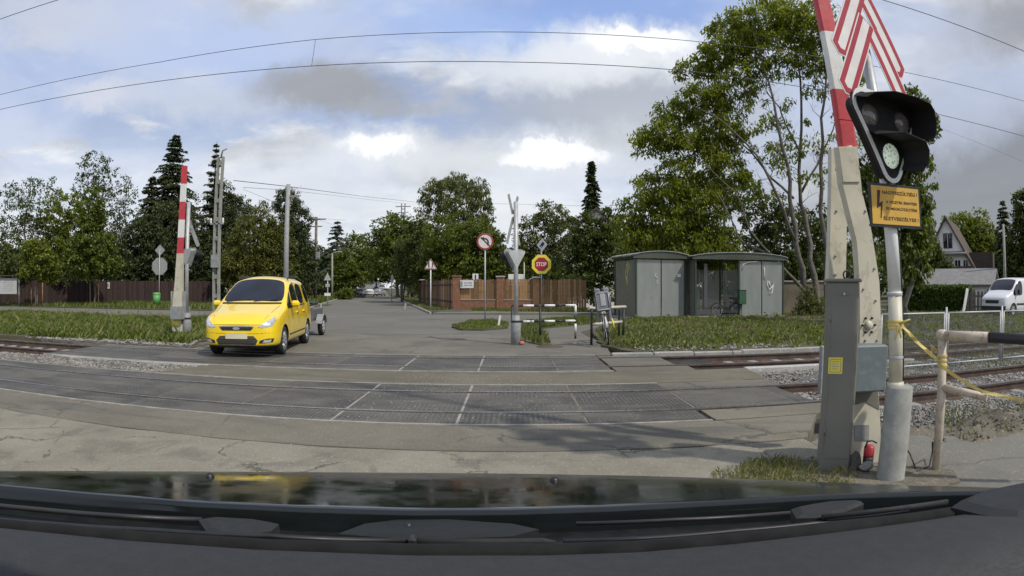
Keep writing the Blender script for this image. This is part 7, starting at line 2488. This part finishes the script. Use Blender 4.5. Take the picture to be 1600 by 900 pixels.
def on_road(px, py): return gp(px, py)
def road_ht(p):
    s = -p.x * .2334 + p.y * .9724
    Yend = 129.8
    return 0.0
c1 = on_road(561, 464); small_car('dark grey car parked on the left side of the far road, nose this way', c1, ra, M['car_grey'], 1)
c2 = on_road(577, 463.5); c2b = c2 + Vector((-.2334 * -4.0, .9724 * -4.0, 0)) * 0
small_car('white hatchback in the middle of the far road, seen from behind', c2 + Vector((ROADU.x * 4.1, ROADU.y * 4.1, 0)), ra + math.pi, M['car_white'], -1)
c3 = on_road(597, 463); small_car('silver car parked on the right side of the far road', c3 + Vector((ROADU.x * 4.1, ROADU.y * 4.1, 0)), ra + math.pi - .25, M['car_silver'], -1)
def rise(Y): return 6.0 * max(0, (Y - 129.8) / 200.2)
for px, Y, lab, mt in ((588, 170, 'tiny white car on the rise at the end of the road, left of two', 'car_white'), (596.5, 160, 'tiny pale car on the rise at the end of the road, right of two', 'car_silver')):
    x = math.tan((px - 800) / FPX) * Y
    small_car(lab, Vector((x, Y, rise(Y) + .02)), ra, M[mt], 1)

# ------------------------------------------------------------------ white van at the right
VAN = [
    (0.00, .34, .55, .70, .55, .80, .70, .88, .66, .92, .56, .95, .3, .96),
    (0.12, .28, .75, .88, .58, .92, .86, 1.02, .82, 1.07, .70, 1.10, .36, 1.11),
    (0.45, .26, .88, .96, .62, 1.05, .94, 1.16, .90, 1.21, .78, 1.25, .4, 1.26),
    (0.80, .25, .90, .98, .66, 1.12, .97, 1.26, .93, 1.32, .84, 1.36, .42, 1.37),
    (0.92, .25, .90, .98, .66, 1.13, .97, 1.33, .93, 1.39, .84, 1.43, .42, 1.44),
    (1.25, .25, .90, .98, .66, 1.14, .97, 1.68, .90, 1.75, .81, 1.79, .42, 1.80),
    (1.60, .25, .90, .98, .66, 1.14, .97, 1.92, .88, 2.00, .79, 2.04, .42, 2.05),
    (1.72, .25, .90, .98, .66, 1.14, .97, 1.95, .88, 2.04, .79, 2.09, .42, 2.10),
    (2.05, .25, .90, .98, .66, 1.15, .98, 1.98, .90, 2.08, .80, 2.13, .42, 2.14),
    (2.12, .25, .90, .98, .66, 1.15, .98, 1.98, .90, 2.08, .80, 2.13, .42, 2.14),
    (3.50, .25, .90, .98, .66, 1.15, .98, 2.0, .90, 2.10, .80, 2.15, .42, 2.16),
    (4.85, .25, .90, .98, .66, 1.15, .98, 2.0, .90, 2.10, .80, 2.15, .42, 2.16),
    (4.98, .30, .86, .95, .66, 1.15, .95, 1.95, .87, 2.04, .76, 2.08, .4, 2.09),
]
vp = rp(1550, 450, 35.5); vp.z = 0.0
van = thing('van', 'white panel van parked nose left before the garage at the right edge', 'van', vp, R(-80))
vo_, vb = car_body(van, VAN, {4, 5, 6, 7}, {4, 5}, M['car_white'], ([(.95, .40), (3.95, .40)], .35, .58), 2, False)
for s in (-1, 1):
    wheel(van, s * .84, .95, .35, .22, s, 6, True, 'galv'); wheel(van, s * .84, 3.95, .35, .22, s, 6, True, 'galv')
    ax_ = 'x+' if s > 0 else 'x-'
    Pv = lambda nm, pl, m_, off=.006, par=van: patch(vb, pl, ax_, 3.0, off, .15).build(nm, m_, par)
    for pl in ([(2.2, .4), (2.215, .4), (2.215, 1.95), (2.2, 1.95)], [(1.15, .5), (1.165, .5), (1.10, 1.15), (1.085, 1.15)], [(3.4, .4), (3.415, .4), (3.415, 1.98), (3.4, 1.98)]): Pv('door_gap', pl, M['galv_dark'], .002)
    Pv('side_moulding', [(1.3, .62), (3.5, .62), (3.5, .72), (1.3, .72)], M['plastic'], .012)
    MB().box((s * 1.12, 1.30, 1.34), (.16, .12, .30), bev=.04).build('wing_mirror', M['black'], van)
    patch(vb, [(s * .55, .82), (s * .82, .84), (s * .85, 1.06), (s * .62, .98)], 'y', -1, .01, .06).build('headlight', M['lamp'], van)
patch(vb, [(-.45, .72), (.45, .72), (.5, .90), (-.5, .90)], 'y', -1, .01, .08).build('grille', M['plastic'], van)
patch(vb, [(-.84, .36), (.84, .36), (.88, .58), (-.88, .58)], 'y', -1, .012, .08).build('bumper', M['plastic'], van)

# ------------------------------------------------------------------ the car the camera sits in
own = thing('own_car', 'dark glossy bonnet, wipers and grey dashboard of the car the view is taken from', 'car', (0, 0, 0))
dark = paint('dark_green_black_paint', (.010, .013, .013), .13, .25, 3)
dash_m = paint('dashboard_plastic', (.024, .0255, .0255), .7, .12, 40, bump=.25, bscale=600, obj=False)
cowl_m = paint('cowl_plastic', (.006, .0075, .0075), .55, .25, 8)
dusty = paint('wiper_plastic', (.016, .018, .018), .8, .15, 20)
REAR = ([-120, 0, 150, 300, 470, 640, 800, 950, 1100, 1300, 1480, 1600, 1720], [748, 758, 772, 784, 792, 797, 796, 791, 783, 772, 767, 766, 766])
FRONT = ([-120, 0, 320, 800, 1000, 1150, 1300, 1450, 1600, 1720], [735, 736, 738, 741, 744, 748, 754, 759, 763, 765])
DASH = ([-120, 0, 200, 400, 640, 850, 1000, 1150, 1300, 1450, 1590, 1720], [810, 825, 845, 859, 868, 868, 863, 850, 833, 813, 790, 770])
def drop_at(px): return .356 - .024 * ((px - 720) / 850) ** 2
def on_level(px, py, drop): return gp(px, py, EYE - drop)
def bonnet(px, t):
    d0 = drop_at(px)
    a = .070 * max(.34, 1 - ((px - 760) / 960) ** 2)
    r_ = on_level(px, np.interp(px, *REAR), d0)
    f_ = on_level(px, np.interp(px, *FRONT), d0 + a)
    q = r_.lerp(f_, t)
    q.z = EYE - d0 - a * (.88 * t + .12 * max(t, 0) ** 5)
    return q
nu, nt_ = 72, 26
pxs = [-110 + 1820 * i / nu for i in range(nu + 1)]
rows = []
for k in range(5):      # rolled rear edge
    an = math.pi / 2 * (4 - k) / 4
    rows.append([bonnet(x, 0) + Vector((0, -.012 * math.sin(an) - (.004 if k == 0 else 0), -.012 * (1 - math.cos(an)) - (.03 if k == 0 else 0))) for x in pxs])
for j in range(1, nt_ + 1):
    rows.append([bonnet(x, 1.28 * j / nt_) for x in pxs])
rows.append([bonnet(x, 1.28) + Vector((0, .02, -.12)) for x in pxs])
vs = [q for r_ in rows for q in r_]
n_ = nu + 1
fs = [(j * n_ + i, j * n_ + i + 1, (j + 1) * n_ + i + 1, (j + 1) * n_ + i) for j in range(len(rows) - 1) for i in range(nu)]
MB().add(vs, fs, True).build('bonnet', dark, own)
def cowl(px, t):
    a = bonnet(px, 0) + Vector((0, .004, -.038))
    b = on_level(px, np.interp(px, *DASH) - 14, .350)
    q = b.lerp(a, t)
    q.z -= .012 * math.sin(math.pi * t)
    return q
n3 = 8
vs = [cowl(x, j / n3) for j in range(n3 + 1) for x in pxs]
fs = [(j * n_ + i, j * n_ + i + 1, (j + 1) * n_ + i + 1, (j + 1) * n_ + i) for j in range(n3) for i in range(nu)]
MB().add(vs, fs, True).build('cowl_panel', cowl_m, own)
def dash_edge(px, dy=0, dz_=0):
    return on_level(px, np.interp(px, *DASH), .330) + Vector((0, dy, dz_))
MB().tube([dash_edge(x, .026, -.014) for x in pxs], .018, 8).build('windscreen_seal', paint('seal_black', (.003, .003, .003), .95, .1, 5), own)
vs, fs = [], []
for x in pxs:
    e = dash_edge(x)
    k = e.xy.normalized()
    kk = Vector((k.x * .6, k.y, 0))
    vs += [e + kk * .010 + Vector((0, 0, -.05)), e + kk * .007 + Vector((0, 0, -.006)), e, e - kk * .03 + Vector((0, 0, .004)), e - kk * .12 + Vector((0, 0, .010)), e - kk * .30 + Vector((0, 0, .006)), e - kk * .34 + Vector((0, 0, -.08))]
for i in range(nu):
    for k in range(6): fs.append((7 * i + k, 7 * i + 7 + k, 7 * i + 8 + k, 7 * i + k + 1))
MB().add(vs, fs, True).build('dashboard', dash_m, own)
def flat(mb, pts, drop, th, tilt=0.0):
    """thin moulded cover lying in the cowl"""
    P = [on_level(x, y, drop) for x, y in pts]
    c = sum(P, Vector()) / len(P)
    n = len(P)
    ar = sum(P[i].x * P[(i + 1) % n].y - P[(i + 1) % n].x * P[i].y for i in range(n))
    if ar < 0: P = P[::-1]
    top = [q.lerp(c, .22) + Vector((0, 0, th * .6)) for q in P]
    vs = [q + Vector((0, 0, -.02)) for q in P] + P + top
    fs = [(k * n + i, k * n + (i + 1) % n, k * n + n + (i + 1) % n, k * n + n + i) for k in range(2) for i in range(n)] + [tuple(2 * n + i for i in range(n))]
    return mb.add(vs, fs)
flat(MB(), [(28, 890), (62, 892), (118, 899), (120, 915), (30, 912)], .325, .006).build('dash_vent', M['black_matt'], own)
def rod(name, pxy, drop, r, mat, parent=own):
    return MB().tube([on_level(x, y, drop) for x, y in pxy], r, 8).build(name, mat, parent)
wl = rod('wiper_arm', [(-40, 786), (60, 796), (180, 806), (316, 812)], .355, .0045, M['plastic'])
flat(MB(), [(310, 812), (330, 809), (400, 813), (436, 819), (424, 830), (384, 837), (340, 836), (322, 830)], .352, .008).build('arm_cover', dusty, wl)
rod('wiper_blade', [(-60, 806), (120, 822), (240, 829), (420, 838), (640, 845)], .348, .0045, M['black'], wl)
wr_ = MB().tube([on_level(x, y, .345) for x, y in ((640, 846), (760, 847), (850, 846), (868, 847))], [.0055, .0055, .0055, .002], 8).build('wiper_arm', dusty, own)
MB().box(on_level(645, 846, .343), (.012, .018, .016), bev=.003).build('blade_joint', M['black'], wr_)
w3 = rod('wiper_arm', [(900, 818), (1060, 812), (1238, 801)], .352, .0035, M['plastic'])
flat(MB(), [(1236, 796), (1262, 791), (1300, 785), (1345, 783), (1350, 788), (1318, 801), (1290, 809), (1244, 810)], .338, .008).build('arm_cover', dusty, w3)
MB().tube([on_level(x, y, .335) for x, y in ((1285, 808), (1400, 795), (1480, 784))], .0045, 8).build('wiper_link', dusty, w3)
rod('wiper_blade', [(880, 846), (1000, 842), (1150, 830), (1300, 815), (1420, 800)], .345, .004, M['black'], w3)
flat(MB(), [(528, 834), (570, 818), (620, 812), (700, 811), (800, 818), (842, 827), (800, 838), (640, 842)], .368, .003).build('cowl_cover', paint('cowl_cover_plastic', (.009, .012, .012), .8, .15, 12), own)
for px, py, t_ in ((328, 752, .75), (866, 756, .7)):
    MB().lathe([(0, .009), (.006, .008), (.010, .003), (.011, -.006)], 12, bonnet(px, t_)).build('washer_jet', M['black'], own)
MB().lathe([(0, .003), (.005, .002), (.006, -.006)], 10, on_level(638, 820, .366)).build('cowl_clip', M['plastic'], own)
flat(MB(), [(1486, 793), (1502, 782), (1534, 769), (1600, 756), (1700, 735), (1700, 800), (1590, 812), (1540, 806)], .325, .012).build('pillar_foot', cowl_m, own)
# roof of the own car shades the dashboard
vs = []
for y_, z_ in ((.10, 1.84), (-.2, 1.93), (-1.2, 1.95), (-2.6, 1.85)):
    for x_ in (-.72, -.4, 0, .4, .72): vs.append((x_, y_, z_ - .06 * (x_ / .72) ** 2))
fs = [(j * 5 + i, j * 5 + i + 1, j * 5 + 6 + i, j * 5 + 5 + i) for j in range(3) for i in range(4)]
MB().add(vs, fs, True).build('roof', dark, own)
# ================================================================== loose pieces become parts of their own
SINGLE = {'screws': 'screw', 'pivot_bolts': 'pivot_bolt', 'tape_knots': 'tape_knot', 'child_figures': 'child_symbol', 'rungs': 'rung', 'insulators': 'insulator',
          'fence_rails': 'fence_rail', 'cross_arms': 'cross_arm', 'red_line': 'red_line', 'reflectors': 'reflector', 'load_bars': 'load_bar', 'visors': 'visor',
          'bracket': 'bracket', 'clamp': 'clamp', 'side_window': 'side_window', 'wheel_arch': 'wheel_arch', 'stanchion': 'stanchion', 'balcony': 'balcony',
          'top_frame': 'top_rail', 'bottom_rail': 'bottom_rail', 'number_tag': 'number_tag', 'cross_arm': 'cross_arm', 'seat_trim': 'seat_trim',
          'saint_andrews_cross': 'cross_plank', 'crank': 'crank', 'graffiti': 'graffiti', 'lower_half_cross': 'cross_plank', 'board_marks': 'board_mark', 'board_print': 'printed_line', 'sticker_print': 'sticker_line'}
def explode(o, nm):
    me = o.data
    par = list(range(len(me.vertices)))
    def find(i):
        while par[i] != i:
            par[i] = par[par[i]]; i = par[i]
        return i
    for e in me.edges: par[find(e.vertices[0])] = find(e.vertices[1])
    groups = {}
    for p in me.polygons: groups.setdefault(find(p.vertices[0]), []).append(p)
    if len(groups) < 2: return
    kids = list(o.children)
    made = []
    for ps in groups.values():
        used = sorted({i for p in ps for i in p.vertices})
        mp = {i: k for k, i in enumerate(used)}
        m2 = bpy.data.meshes.new(nm)
        m2.from_pydata([tuple(me.vertices[i].co) for i in used], [], [tuple(mp[i] for i in p.vertices) for p in ps])
        m2.polygons.foreach_set('use_smooth', [p.use_smooth for p in ps])
        m2.materials.append(me.materials[0])
        n = link(nm, m2, o.parent)
        n.location = o.location; n.rotation_euler = o.rotation_euler
        made.append(n)
    for k in kids: k.parent = made[0]
    bpy.data.objects.remove(o)
for o in [o for o in bpy.data.objects if o.type == 'MESH' and o.parent is not None]:
    base_ = o.name.split('.')[0]
    if base_ in SINGLE: explode(o, SINGLE[base_])
for o in bpy.data.objects:
    if o.type == 'MESH' and o.name.split('.')[0] in ('spokes', 'stems'): o['kind'] = 'stuff'
